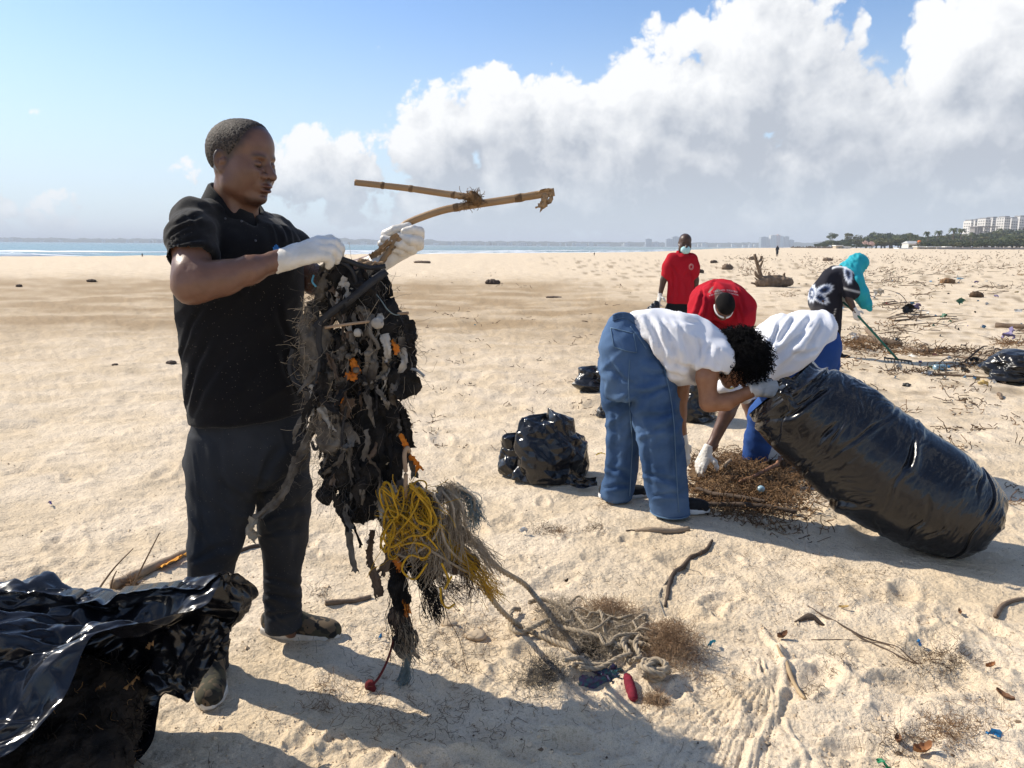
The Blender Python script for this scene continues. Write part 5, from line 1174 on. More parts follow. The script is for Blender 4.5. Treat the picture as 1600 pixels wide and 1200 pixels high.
red_tee = fabric('red_pique', (.36, .008, .018, 1), (.40, .010, .022, 1), .9, 0, .2, 300); black_cloth = fabric('black_cloth', (.008, .008, .009, 1), (.013, .013, .014, 1)); mask_m = mat('surgical_mask', (.40, .66, .68, 1), .8, (.46, .70, .72, 1), 40); mask_w = mat('white_mask', (.75, .75, .74, 1), .8)
def build_red_standing():
    Y = 10.0; B = lambda u, v, dy=0.0: W(u, v, Y + dy); k = PX(1065, 430, Y)
    g0 = B(1062, 560); g0[2] = gz(g0[0], g0[1]); e = empty('person', g0, 'person in red polo shirt and face mask standing and watching with a small black bag', 'person')
    ho = B(1070.5, 380, -.02); R = frame((-.05, -1, -.12), (0, -.1, 1)); s = .98
    F = Field((B(1018, 450)[0], 9.6, g0[2] - .02), (B(1096, 450)[0], 10.4, B(1070, 360)[2] + .02), .018, (ho - .13, ho + .13, .008))
    head_field(F, ho, R, s); F.chain([ho - (0, -.03, .05), B(1066, 398, .02)], [.055, .065], .03); F.chain([B(1049, 408, .02), B(1066, 406, .03), B(1081, 408, .02)], [.05, .05, .05], .02)
    F.chain([B(1046, 407), B(1037, 437), B(1031, 462)], [.052, .042, .028], .02); F.chain([B(1083, 407), B(1087, 438, .02), B(1086, 470, .03)], [.052, .042, .028], .02); F.chain([B(1062, 412, .03), B(1061, 470, .03)], [.075, .075], .02)
    F.chain([B(1052, 480), W(1050, 555, 10.0) * [1, 1, 0] + [0, 0, g0[2] + .06]], [.08, .05], .02); F.chain([B(1071, 480), W(1073, 555, 10.0) * [1, 1, 0] + [0, 0, g0[2] + .06]], [.08, .05], .02)
    V, Q = F.mesh(1); c, _ = head_tint(V, ho, R, s, stubble=False); body = obj('body', V, Q, skin_dark, e, col=c)
    F = Field(ho - .16, ho + .16, .009); F.ell(ho + R @ np.array([-.014, 0, .04]) * s, np.array((.100, .078, .083)) * s, R); F.plane(ho + R @ np.array([.05, 0, .08]), R @ np.array([.8, 0, -.6]), .01); F.plane(ho + R @ np.array([0, 0, .0]), R @ np.array([.3, 0, -1]), .01); V, Q = F.mesh(1); obj('hair', V, Q, black_hair, body)
    F = Field(ho - .16, ho + .16, .007); F.ell(ho + R @ np.array([.062, 0, -.072]), (.062, .066, .062), R); F.plane(ho + R @ np.array([0.03, 0, 0]), R @ np.array([-1, 0, 0]), .004); F.plane(ho + R @ np.array([0, 0, -.022]), R @ np.array([0, 0, 1]), .004); F.ell(ho + R @ np.array([.045, 0, -.07]), (.062, .063, .07), R, .003, 'sub'); V, Q = F.mesh(1); mk = obj('face_mask', V, Q, mask_m, e)
    tb = Tubes()
    for sd in (-1, 1): tb.add([ho + R @ np.array([.06, sd * .062, -.04]), ho + R @ np.array([0, sd * .082, -.01])], .003, 4)
    tb.obj('mask_loop', mask_w, mk)
    F = Field((B(1028, 440)[0] - .03, 9.6, B(1060, 480)[2] - .02), (B(1096, 440)[0] + .03, 10.4, B(1070, 385)[2]), .014)
    F.loft(rows_px([(474, 1042, 1083, Y), (455, 1043, 1084, Y), (430, 1044, 1083, Y), (410, 1045, 1084, Y), (400, 1051, 1081, Y), (394, 1060, 1074, Y)], .62), .03); F.chain([B(1051, 405), B(1045, 417), B(1042, 428)], [.085, .078, .075], .04); F.chain([B(1080, 405), B(1084, 417), B(1085, 427)], [.08, .072, .068], .04)
    F.chain([ho - (0, 0, .1), B(1067, 397, .0)], [.06, .065], .01, 'sub'); F.plane(B(1042, 427), (0, 0, -1), .004) if False else None
    V, Q = F.mesh(1); V = fold(V, Q, .005, (6, 6, 4), 3); V = crease(V, Q, [(1050, 420, 1048, 468, 2, .014), (1078, 422, 1080, 470, 2, .014), (1060, 430, 1056, 472, 2, .012), (1070, 440, 1072, 473, 2, .012), (1048, 412, 1060, 430, 2, .014), (1082, 412, 1070, 432, 2, .014)]); sh = obj('polo_shirt', V, Q, red_tee, e)
    t = np.linspace(0, 2 * math.pi, 30); c0 = B(1067, 395, -.01); gr = np.stack([np.stack([c0[0] + r * np.cos(t), c0[1] + r * 1.0 * np.sin(t), c0[2] + z - .03 * (np.sin(t) < -.6)], -1) for r, z in ((.066, -.01), (.070, .028), (.078, .026), (.100, -.022))]); V, Q = sheet(gr); obj('collar', V, Q, red_tee, sh)
    pr = mat('pale_print', (.55, .30, .30, 1), .8); tb = Tubes(); an = np.linspace(0, 2 * math.pi, 16)
    for r in (.018, .028): tb.add(np.stack([B(1080, 417, -.155)[0] + r * np.cos(an), np.full(16, Y - .16), B(1080, 417, -.155)[2] + r * 1.3 * np.sin(an)], -1), .003, 4)
    tb.obj('chest_emblem', pr, sh)
    F = Field((B(1035, 500)[0] - .03, 9.7, g0[2]), (B(1085, 500)[0] + .03, 10.3, B(1060, 470)[2] + .03), .018); F.loft(rows_px([(470, 1043, 1082, Y), (492, 1041, 1081, Y)], .6), .02)
    for a, b in ((1051, 1050), (1071, 1073)): F.chain([B(a, 485), np.array([B(b, 550)[0], Y, g0[2] + .07])], [.10, .085], .03)
    V, Q = F.mesh(1); obj('trousers', V, Q, black_cloth, e)
    for b in (1047, 1072): p = np.array([B(b, 550)[0] - .03, Y + .1, g0[2]]); shoe(e, p, (-.1, -1, 0), .27, black_canvas, white_sole, .012)
    glove_obj('glove', e, B(1031, 461), (-.2, -.1, -1), (-1, -.3, 0), (0, -1, 0), .009, 1.0, m=glove_far, curl=(40, 45, 45, 45), base=(20, 25, 30, 30), k=.014, disp=.001)
build_red_standing()

def build_red_bent():
    Y = 7.7; B = lambda u, v, dy=0.0: W(u, v, Y + dy)
    g0 = B(1125, 590); g0[2] = gz(g0[0], g0[1]); e = empty('person', g0, 'person in red shirt with white print on the back, crouching with head bowed', 'person')
    ho = B(1132, 479, -.42); R = frame((.02, -.55, -.84), (.05, -.84, .54)); s = .98
    F = Field((B(1070, 500, -.3)[0], 6.9, g0[2] - .02), (B(1180, 500)[0], 8.5, B(1125, 425, .3)[2]), .018, (ho - .13, ho + .13, .009))
    head_field(F, ho, R, s); F.chain([ho - R[:, 2] * .08, B(1126, 468, -.2)], [.055, .07], .03); F.chain([B(1126, 470, -.2), B(1124, 470, .15)], [.16, .15], .05)
    F.chain([B(1097, 478, -.25), B(1092, 512, -.35), B(1110, 545, -.5)], [.06, .048, .03], .02); F.chain([B(1160, 478, -.25), B(1158, 508, -.35), B(1146, 540, -.5)], [.06, .05, .03], .02)
    for u in (1105, 1148): F.chain([B(u + 4, 505, .15), B(u, 520, -.25), np.array([B(u, 560)[0], Y - .05, g0[2] + .06])], [.09, .075, .05], .03)
    hand_field(F, B(1110, 546, -.5), (.3, -.3, -.9), (-1, -.3, 0), (0, -1, 0), .9, k=.02); hand_field(F, B(1146, 541, -.5), (-.3, -.3, -.9), (1, -.3, 0), (0, -1, 0), .9, k=.02)
    V, Q = F.mesh(1); c, _ = head_tint(V, ho, R, s, stubble=False); body = obj('body', V, Q, skin_m, e, col=c)
    F = Field(ho - .17, ho + .17, .009); F.ell(ho + R @ np.array([-.012, 0, .042]), (.104, .083, .088), R); F.ell(ho + R @ np.array([-.04, 0, .02]), (.075, .075, .078), R, .03); F.plane(ho + R @ np.array([.098, 0, .03]), R @ np.array([.9, 0, -.45]), .01); F.ell(ho + R @ np.array([.03, 0, .045]), (.070, .073, .073), R, .03); V, Q = F.mesh(1); V = V + normals(V, Q) * (.002 * noise3(V * 120))[:, None]; obj('hair', V, Q, black_hair, body)
    tb = Tubes(); an = np.linspace(-1.9, 1.9, 30); tb.add(ho + np.outer(np.cos(an) * .104, R[:, 0]) + np.outer(np.sin(an) * .084, R[:, 1]) - R[:, 2] * .028 + 0, .010, 6).obj('face_mask', mask_w, e)
    F = Field((B(1070, 500, -.3)[0] - .05, 7.0, B(1120, 540, -.3)[2]), (B(1180, 470)[0] + .05, 8.4, B(1124, 425, .3)[2]), .014)
    F.ell(B(1124, 478, .05), (.285, .40, .25), k=.05); F.chain([B(1097, 482, -.22), B(1125, 470, -.18), B(1156, 478, -.22)], [.125, .15, .125], .06); F.chain([B(1097, 482, -.22), B(1090, 500, -.3), B(1090, 512, -.33)], [.12, .10, .095], .05); F.chain([B(1158, 478, -.22), B(1162, 495, -.3), B(1160, 505, -.33)], [.11, .09, .085], .05)
    F.chain([ho, B(1128, 472, -.25)], [.09, .07], .01, 'sub'); F.plane(B(1120, 517, -.1), (0, 0, -1), .01)
    V, Q = F.mesh(1); V = fold(V, Q, .006, (5, 5, 5), 5); r_ = ridged(V * np.array([5, 4, 4]) + 3, 1); V = V + normals(V, Q) * (.022 * r_ * np.abs(r_))[:, None]; V = crease(V, Q, [(1098, 450, 1084, 500, 2.5, .022), (1105, 470, 1092, 512, 2.5, .022), (1150, 448, 1163, 490, 2.5, .022), (1150, 475, 1160, 505, 2.5, .02), (1110, 500, 1130, 512, 2.5, .02), (1118, 440, 1100, 460, 3, .016)]); sh = obj('polo_shirt', V, Q, red_tee, e)
    # two lines of white print across the back, laid on the cloth
    pm = mat('white_print', (.62, .55, .55, 1), .85); rg = np.random.default_rng(12)
    def onback(u, v):
        d = ray(u, v); t = (V - CAM) @ d; ds = np.linalg.norm(V - CAM - t[:, None] * d, axis=1); m = ds < .03
        return CAM + d * ((t[m].min() if m.any() else Y) - .004)
    g = Geo()                                 # too small to read in the photograph: rows of short strokes
    for u0, u1, v0, hh in ((1109, 1112, 453.5, 2.0), (1115, 1133, 452.2, 2.6), (1135.5, 1152, 452.2, 2.6), (1108, 1115, 457.0, 2.0), (1116, 1134, 456.6, 1.8), (1136, 1155, 456.8, 1.9)):
        u = u0
        while u < u1 - .4:
            w = rg.uniform(.45, .8); bow = 4.0 * ((2 * (u - 1108) / 47 - 1) ** 2)
            for (x0, x1, y0, y1) in (((0, .3, 0, 1),) if rg.random() < .3 else ((0, .3, 0, 1), (.7, 1, 0, 1), (.3, .7, .4, .6)) if rg.random() < .5 else ((0, .3, 0, 1), (.3, 1, 0, .25), (.3, 1, .75, 1))):
                P4 = [onback(u + w * xx, v0 + bow + hh * yy) for xx, yy in ((x0, y0), (x1, y0), (x1, y1), (x0, y1))]; g.add(P4, [[0, 1, 2, 3]])
            u += w + .35
    g.obj('back_print', pm, sh, kind='stuff')
    gm = fabric('grey_trousers_cloth', (.075, .09, .105, 1), (.10, .115, .13, 1)); F = Field((B(1080, 550)[0] - .06, 7.1, g0[2]), (B(1180, 550)[0] + .05, 8.4, B(1124, 480, .3)[2]), .018); F.chain([B(1112, 505, .2), B(1142, 505, .2)], [.16, .16], .05)
    for u in (1104, 1150): F.chain([B(u + 3, 508, .1), B(u, 525, -.25), np.array([B(u, 560)[0], Y - .05, g0[2] + .08])], [.125, .11, .08], .04)
    V, Q = F.mesh(1); obj('trousers', V, Q, gm, e)
    for u in (1104, 1148): shoe(e, (B(u, 560)[0], Y + .0, g0[2]), (0, -1, 0), .27, black_canvas, white_sole, .014)
build_red_bent()

def build_scarf_woman():
    Y = 9.9; B = lambda u, v, dy=0.0: W(u, v, Y + dy); k = PX(1310, 460, Y)
    g0 = B(1295, 552); g0[2] = gz(g0[0], g0[1]); e = empty('person', g0, 'woman in turquoise headscarf and black tie-dye dress stooping to rake litter', 'person')
    ho = B(1340, 414); R = frame((.85, -.2, -.45), (.45, 0, .85)); s = .95
    F = Field((B(1255, 500)[0], 9.5, g0[2] - .02), (B(1370, 450)[0], 10.3, B(1330, 395)[2] + .03), .02)
    head_field(F, ho, R, s); F.chain([ho, B(1322, 425)], [.06, .07], .04); F.chain([B(1286, 462), B(1318, 432)], [.13, .14], .05)
    F.chain([B(1326, 440, -.16), B(1327, 468, -.2), B(1336, 487, -.24)], [.055, .046, .032], .02); F.chain([B(1320, 440, .15), B(1316, 460, .1), B(1317, 472, .0)], [.05, .042, .03], .02)
    F.chain([B(1284, 470, -.05), B(1292, 510), np.array([B(1300, 540)[0], Y - .05, g0[2] + .08])], [.1, .08, .05], .03); F.chain([B(1284, 470, .1), B(1294, 510, .1), np.array([B(1304, 540)[0], Y + .15, g0[2] + .08])], [.1, .08, .05], .03)
    V, Q = F.mesh(1); obj('body', V, Q, skin_dark, e, col=np.ones((len(V), 3)))
    F = Field((B(1255, 500)[0] - .03, 9.4, g0[2] + .1), (B(1345, 450)[0] + .03, 10.4, B(1320, 405)[2]), .014)
    F.loft(rows_px([(532, 1296, 1311, Y), (515, 1290, 1313, Y), (500, 1280, 1313, Y), (480, 1267, 1314, Y), (465, 1264, 1313, Y), (452, 1268, 1316, Y), (438, 1278, 1326, Y), (425, 1288, 1332, Y), (416, 1300, 1328, Y)], .75), .04); F.chain([B(1322, 434, -.08), B(1328, 446, -.15), B(1330, 457, -.17)], [.12, .10, .095], .05); F.plane(B(1330, 458, -.17), (.2, 0, -1), .004) if False else None
    V, Q = F.mesh(1); V = fold(V, Q, .014, (5, 5, 3), 6)
    # tie-dye: white rings with blue rays, where the cloth carries them
    q = (V - CAM); dep = q @ FWD; u = 800 + FOC * (q @ RGT) / dep; v = 600 - FOC * (q @ UPV) / dep; col = np.tile(np.array([.012, .012, .02]), (len(V), 1)); col[:] += (.10 * smooth01(-np.abs(v - 488), -18, -4) * smooth01(-u, -1292, -1280))[:, None]
    def ring(cu, cv, ru, rv, th, rot=0.0):
        du, dv = u - cu, v - cv; x = du * math.cos(rot) + dv * math.sin(rot); y = -du * math.sin(rot) + dv * math.cos(rot); r = np.sqrt((x / ru) ** 2 + (y / rv) ** 2); a = np.arctan2(y, x); jag = .12 * np.sin(a * 17)
        m = np.exp(-((r - 1 + jag) / th) ** 2); b = np.exp(-((r - .75) / .35) ** 2) * .8
        col[:] = col * (1 - b[:, None]) + np.array([.03, .08, .22]) * b[:, None]; col[:] = col * (1 - m[:, None]) + np.array([.70, .74, .80]) * m[:, None]
    ring(1288, 453, 12, 6.5, .22, -.35); ring(1281, 465, 13, 6.0, .22, .55); ring(1268, 458, 6, 12, .25); ring(1325, 428, 5, 12, .3, -.2); m = np.exp(-((v - 416.5 - .02 * (u - 1312) ** 2) / 1.6) ** 2) * (u > 1300); col = col * (1 - m[:, None]) + .7 * m[:, None]
    m = np.exp(-((v - 453 + .25 * (1328 - u)) / 1.5) ** 2) * (u > 1318) + np.exp(-((u - 1300 - .25 * (505 - v)) / 1.2) ** 2) * (v > 480) * (np.sin(v * 1.5) > -.4); col = col * (1 - np.clip(m, 0, 1)[:, None]) + .5 * np.clip(m, 0, 1)[:, None]
    obj('dress', V, Q, mat('tie_dye_cotton', (1, 1, 1, 1), .9, tint=True), e, col=col)
    sc = mat('turquoise_scarf', (.012, .30, .37, 1), .75, (.02, .36, .43, 1), 8); F = Field((B(1318, 440)[0] - .05, 9.4, B(1350, 490)[2]), (B(1370, 440)[0] + .05, 10.3, B(1335, 390)[2]), .013)
    F.ell(ho + R @ np.array([-.01, 0, .02]), (.125, .105, .12), R, .03); F.chain([ho + (-.02, 0, -.02), B(1328, 424), B(1334, 440, -.12), B(1344, 458, -.14), B(1353, 474, -.14), B(1360, 483, -.14)], [.10, .13, .10, .085, .06, .02], .04, flat=(0, 1, 0), sq=1.15); F.ell(ho + R @ np.array([.10, 0, -.03]), (.055, .05, .07), R, .01, 'sub')
    V, Q = F.mesh(1); V = V + normals(V, Q) * (.012 * ridged((V - B(1335, 420)) @ np.array([[1, 0, .0], [0, 1, 0], [.45, 0, .25]]) * np.array([16, 12, 3]), 2))[:, None]; obj('headscarf', V, Q, sc, e)
    p = g0 + [0.02, -.05, 0]
    for dy in (-.05, .15): shoe(e, (B(1296, 545)[0], Y + dy, g0[2]), (1, -.1, 0), .25, black_canvas, black_canvas, .014)
    glove_obj('glove', e, B(1336, 486, -.24), (.35, -.1, -.9), (-.3, -1, 0), (1, 0, .3), .009, 1.0, m=glove_far, curl=(50, 55, 55, 55), base=(30, 35, 35, 40), k=.014, disp=.001)
    glove_obj('glove', e, B(1316, 469, 0), (.6, -.1, -.7), (-.3, -1, 0), (.5, 0, 1), .009, 1.0, m=glove_far, curl=(50, 55, 55, 55), base=(30, 35, 35, 40), k=.014, disp=.001)
    # the rake she holds
    hd = B(1404, 548, -.45); hd[2] = gz(hd[0], hd[1]) + .04; r = empty('rake', hd, 'rake with long green handle held by the stooping woman', 'rake'); gm = mat('green_painted_handle', (.012, .12, .08, 1), .45); dm = mat('rake_metal', (.03, .03, .032, 1), .5)
    Tubes().add(spline([B(1316, 471, -.0), B(1341, 494, -.26), hd], 20), .0135, 8).obj('handle', gm, r); Tubes().add([hd + (-.10, .14, 0), hd, hd + (.10, -.14, 0)], .012, 6).obj('head_bar', dm, r)
    for t in np.linspace(-1, 1, 9): a = hd + np.array([.10, -.14, 0]) * t; Tubes().add([a, a + (.03, .02, -.07)], .006, 4).obj('tine', dm, r)
build_scarf_woman()

def far_people():
    for (u, vt, vb, lab, c) in ((1214, 383.5, 401, 'small figure in dark clothes walking on the far beach towards the sea', (.02, .025, .035, 1)), (928.5, 394, 399.5, 'tiny figure standing at the surf in the middle distance', (.05, .05, .05, 1)), (222.5, 395.5, 402, 'tiny dark figure at the surf on the far left', (.05, .045, .04, 1))):
        p = GP(u, vb); Y = p[1]; H = W(u, vt, Y)[2] - p[2]; s = H / 1.75; e = empty('person', p, lab, 'person'); P = lambda x, z, y=0: p + np.array([x, y, z]) * s
        F = Field(p - (.5 * s, .4 * s, .1), p + (.5 * s, .4 * s, 1.9 * s), .035 * s); F.ell(P(0, 1.63), (.09 * s, .1 * s, .12 * s)); F.chain([P(0, 1.5), P(0, 1.38)], [.06 * s, .1 * s], .05 * s); F.chain([P(-.16, 1.4), P(-.26, 1.1), P(-.2, .85, -.1)], [.06 * s, .05 * s, .04 * s], .02); F.chain([P(.16, 1.4), P(.25, 1.1), P(.16, 1.2, -.2)], [.06 * s, .05 * s, .04 * s], .02); F.chain([P(0, 1.3), P(0, .9)], [.15 * s, .14 * s], .05); F.chain([P(-.08, .9), P(-.13, .45, -.1), P(-.12, .03, -.05)], [.1 * s, .07 * s, .05 * s], .03); F.chain([P(.08, .9), P(.12, .45, .08), P(.15, .03, .15)], [.1 * s, .07 * s, .05 * s], .03)
        V, Q = F.mesh(1); obj('body', V, Q, skin_dark, e, col=np.ones((len(V), 3)))
        F = Field(p - (.5 * s, .4 * s, .1), p + (.5 * s, .4 * s, 1.9 * s), .035 * s); F.chain([P(0, 1.42), P(0, .9)], [.18 * s, .165 * s], .05); F.chain([P(-.16, 1.4), P(-.23, 1.2)], [.08 * s, .075 * s], .03); F.chain([P(.16, 1.4), P(.23, 1.2)], [.08 * s, .075 * s], .03); F.chain([P(-.08, .9), P(-.13, .45, -.1)], [.125 * s, .09 * s], .03); F.chain([P(.08, .9), P(.12, .45, .08)], [.125 * s, .09 * s], .03); V, Q = F.mesh(1); obj('clothes', V, Q, mat('far_clothes', c, .9), e)
far_people()
# ------------------------------------------------------------------ tangled nets, rags and ropes, and the cane they hang from
def strands(rg, start, d0, length, n=12, curl=.6, grav=0.0):
    start = np.asarray(start, float); m = len(start); d0 = np.broadcast_to(np.asarray(d0, float), (m, 3)); length = np.broadcast_to(length, (m,))
    w = np.cumsum(rg.normal(size=(m, n, 3)) * curl / math.sqrt(n) * 1.6, axis=1) + d0[:, None, :]; w[:, :, 2] -= grav * np.linspace(0, 1, n)[None, :]
    w /= np.linalg.norm(w, axis=2, keepdims=True); P = np.cumsum(w * (length / n)[:, None, None], axis=1); return start[:, None, :] + P - P[:, :1]
def rope(tb, pts, r, n=None, mi=0, sides=6, strands_=3):
    pts = np.asarray(pts, float); L = np.linalg.norm(np.diff(pts, axis=0), axis=1).sum(); n = n or int(max(12, L / r * 1.6)); c = spline(pts, n)
    T = np.gradient(c, axis=0); T /= np.linalg.norm(T, axis=1)[:, None] + 1e-9; ref = np.array([.2, .3, 1.0]); A = np.cross(T, ref); A /= np.linalg.norm(A, axis=1)[:, None] + 1e-9; B = np.cross(T, A)
    s = np.linspace(0, L, n) / (r * 7.5) * 2 * math.pi; P = []
    for k in range(strands_):
        a = s + k * 2 * math.pi / strands_; P.append(c + (np.cos(a)[:, None] * A + np.sin(a)[:, None] * B) * r * .52)
    tb.batch(np.array(P), r * .56, sides, mi)
def fuzz(tb, rg, pts, n, ln, r, mi=0, sp=.006, curl=.8):
    c = spline(pts, 60); i = rg.integers(0, 60, n); d = rg.normal(size=(n, 3)); d /= np.linalg.norm(d, axis=1)[:, None]
    tb.batch(strands(rg, c[i] + d * sp, d + rg.normal(0, .5, (n, 3)), ln * rg.uniform(.4, 1.5, n), 6, curl, .6), r, 3, mi)
def rag_geo(rg, spine, w0, w1, n=22, m=9, amp=.35, th=.0016, curlw=.5, ragged=1.0):
    c = spline(spine, n); T = np.gradient(c, axis=0); T /= np.linalg.norm(T, axis=1)[:, None] + 1e-9
    sd = np.cross(T, unit(rg.normal(size=3) * .5 + np.array([.1, -1, .1]))); sd /= np.linalg.norm(sd, axis=1)[:, None] + 1e-9; nn = np.cross(T, sd)
    t = np.linspace(0, 1, n); x = np.linspace(-1, 1, m); w = (w0 + (w1 - w0) * t) * (1 + .35 * noise3(np.stack([t * (6 if ragged else 2), 0 * t + rg.uniform(0, 50), 0 * t], -1)))
    ph = rg.uniform(0, 100); g = c[:, None, :] + sd[:, None, :] * (x[None, :] * w[:, None] / 2)[:, :, None]
    pt = np.stack(np.meshgrid(t * 4 + ph, x * 1.3, indexing='ij') + [np.zeros((n, m))], -1)
    off = amp * w.mean() * (fbm(pt, 3) + curlw * (x ** 2)[None, :] * math.cos(ph)) ; g = g + nn[:, None, :] * off[:, :, None]
    g[:, 0] += ragged * rg.normal(0, .002, (n, 3)); g[:, -1] += ragged * rg.normal(0, .002, (n, 3)); g[-1] += ragged * rg.normal(0, .004, (m, 3))
    V, Q = sheet(g); N = normals(V, Q); k = len(V)
    return np.concatenate([V, V + N * th]), np.concatenate([Q, Q[:, ::-1] + k])
def clump_geo(blobs, h, amp, seed, fq=(14, 38), deep=.06):
    """blobs: (point, rx, ry, rz)"""
    lo = np.min([np.array(p) - (rx, ry, rz) for p, rx, ry, rz in blobs], 0) - .03; hi = np.max([np.array(p) + (rx, ry, rz) for p, rx, ry, rz in blobs], 0) + .03
    F = Field(lo, hi, h)
    for p, rx, ry, rz in blobs: F.ell(p, (rx, ry, rz), k=.02)
    V, Q = F.mesh(1); N = normals(V, Q); o = seed * 7.1
    return V + N * (amp * (ridged(V * np.array([fq[0], fq[0], fq[0] * .55]) + o, 3) - .2) + amp * .5 * fbm(V * fq[1] + o, 3))[:, None], Q

def build_bundle():
    rg = np.random.default_rng(77); Y0 = 2.30
    B = lambda u, v, dy=0.0: W(u, v, Y0 + dy)
    k = PX(560, 600, Y0)
    root = empty('tangled_net_bundle', GP(915, 985), 'hanging tangle of black rags, old nets, yellow cord and rope trailing onto the sand', 'net bundle')
    blk = mat('black_rag', (.009, .0095, .010, 1), .95, (.028, .025, .023, 1), 16, .9, 130, spec=.1, bdist=.006)
    gry = mat('grey_rag', (.17, .15, .125, 1), .95, (.065, .056, .048, 1), 22, .8, 150, spec=.1, bdist=.004)
    bge = mat('beige_net', (.42, .35, .26, 1), .95, (.30, .24, .17, 1), 18, spec=.15)
    brn = mat('brown_rag', (.085, .06, .045, 1), .9, (.13, .095, .07, 1), 20, .5, 120, spec=.15)
    yel = mat('yellow_cord', (.56, .31, .010, 1), .6, (.36, .20, .015, 1), 30, .4, 200, spec=.3, bdist=.002)
    org = mat('orange_rag', (.55, .17, .012, 1), .8, (.42, .12, .015, 1), 30, .4, 90)
    red = mat('dark_red_cord', (.14, .014, .016, 1), .85, (.09, .012, .013, 1), 30, .6, 150)
    rop = mat('weathered_rope', (.40, .325, .23, 1), .95, (.27, .215, .15, 1), 30, .6, 220, bdist=.003)
    tan_ = mat('tan_cord', (.36, .25, .16, 1), .8, (.28, .19, .12, 1), 20)
    blu = mat('blue_grey_fibre', (.20, .25, .25, 1), .9, (.15, .19, .20, 1), 20)
    web = mat('black_webbing', (.012, .012, .014, 1), .6, (.02, .02, .022, 1), 40, .5, 300, spec=.35, bdist=.002)
    wht = mat('dirty_white_plastic', (.42, .39, .34, 1), .6, (.30, .27, .23, 1), 25, .5, 60)
    E = lambda u, v, ru, rv, dy=0.0, rd=None: (B(u, v, dy), ru * k, (rd if rd else ru * .75) * k, rv * k)
    # black rags: clumps that hang one below the other
    for i, bl in enumerate(([E(562, 462, 30, 34), E(590, 450, 16, 24, .02), E(535, 440, 24, 22)],
                            [E(588, 520, 40, 52, .01), E(622, 545, 22, 46, .03)], [E(552, 580, 46, 44, .02), E(525, 560, 22, 40)],
                            [E(628, 580, 17, 36, -.01, 10), E(632, 602, 15, 18, -.01, 9)], [E(575, 640, 42, 46, .01), E(605, 668, 24, 40, .02)],
                            [E(556, 715, 44, 50), E(600, 715, 30, 42, .01)], [E(556, 780, 27, 34), E(578, 770, 20, 42)],
                            [E(520, 735, 14, 34, -.01), E(512, 770, 9, 16, -.01)])):
        V, Q = clump_geo(bl, .0055, .016, i + 1, (17, 50)); obj('black_rag', V, Q, blk, root)
    for i, bl in enumerate(([E(498, 540, 20, 40, -.03), E(482, 510, 8, 26, -.04)], [E(510, 610, 26, 48, -.03)], [E(520, 672, 20, 40, -.035)], [E(508, 450, 14, 34, .02)])):
        V, Q = clump_geo(bl, .0055, .015, i + 31, (19, 52)); obj('grey_rag', V, Q, gry, root)
    # rag strips
    spec = [(gry, 478, 492, 474, 600, .03, .02, -.05), (gry, 500, 560, 512, 640, .05, .035, -.06), (gry, 512, 640, 520, 715, .05, .02, -.06), (gry, 540, 520, 530, 600, .03, .04, -.05), (brn, 560, 560, 566, 640, .03, .02, -.06),
            (wht, 600, 522, 606, 565, .028, .018, -.07), (wht, 594, 490, 588, 530, .018, .012, -.07), (blk, 640, 500, 645, 560, .035, .025, -.03), (blk, 615, 560, 640, 612, .07, .085, -.045), (gry, 578, 490, 560, 530, .03, .03, -.06),
            (blk, 532, 640, 515, 705, .05, .04, -.05), (blk, 585, 640, 590, 740, .08, .06, -.05), (blk, 560, 690, 560, 808, .085, .06, -.05), (gry, 561, 740, 563, 790, .016, .02, -.065), (gry, 548, 690, 552, 760, .02, .01, -.062),
            (brn, 582, 828, 577, 880, .022, .018, -.02), (brn, 577, 875, 592, 932, .022, .04, -.02), (brn, 604, 850, 596, 896, .02, .03, -.01), (gry, 486, 470, 500, 540, .03, .03, -.02), (blk, 520, 410, 505, 480, .03, .03, .0),
            (gry, 530, 420, 500, 470, .05, .03, -.03), (gry, 585, 545, 575, 610, .02, .03, -.06), (brn, 530, 600, 540, 650, .03, .02, -.065), (blk, 628, 640, 640, 700, .03, .03, .0), (gry, 625, 660, 650, 745, .02, .02, .01)]
    for (m_, u0, v0, u1, v1, w0, w1, dy) in spec:
        pts = [B(u0, v0, dy), B((u0 + u1) / 2 + rg.normal(0, 4), (v0 + v1) / 2, dy - .012), B(u1, v1, dy + .005)]
        V, Q = rag_geo(rg, pts, w0, w1); obj({'black_rag': 'black_rag', 'grey_rag': 'grey_rag', 'brown_rag': 'brown_rag', 'dirty_white_plastic': 'plastic_shred'}[m_.name], V, Q, m_, root)
    for (u0, v0, u1, v1, w0, w1, dy) in ((548, 560, 556, 586, .012, .03, -.075), (540, 584, 562, 596, .02, .012, -.075), (625, 678, 636, 704, .010, .018, -.05), (640, 712, 657, 734, .012, .020, -.05), (616, 872, 626, 892, .02, .016, -.02), (630, 936, 637, 962, .012, .024, -.02), (538, 618, 528, 632, .01, .012, -.07), (612, 532, 620, 552, .010, .016, -.07)):
        V, Q = rag_geo(rg, [B(u0, v0, dy), B((u0 + u1) / 2 + 2, (v0 + v1) / 2, dy - .008), B(u1, v1, dy)], w0, w1, 14, 7); obj('orange_rag', V, Q, org, root)
    mats_ = [blk, blk, gry, gry, brn, bge, wht]; nm = {'black_rag': 'rag_strip', 'grey_rag': 'rag_strip', 'brown_rag': 'rag_strip', 'beige_net': 'net_strip', 'dirty_white_plastic': 'plastic_shred'}
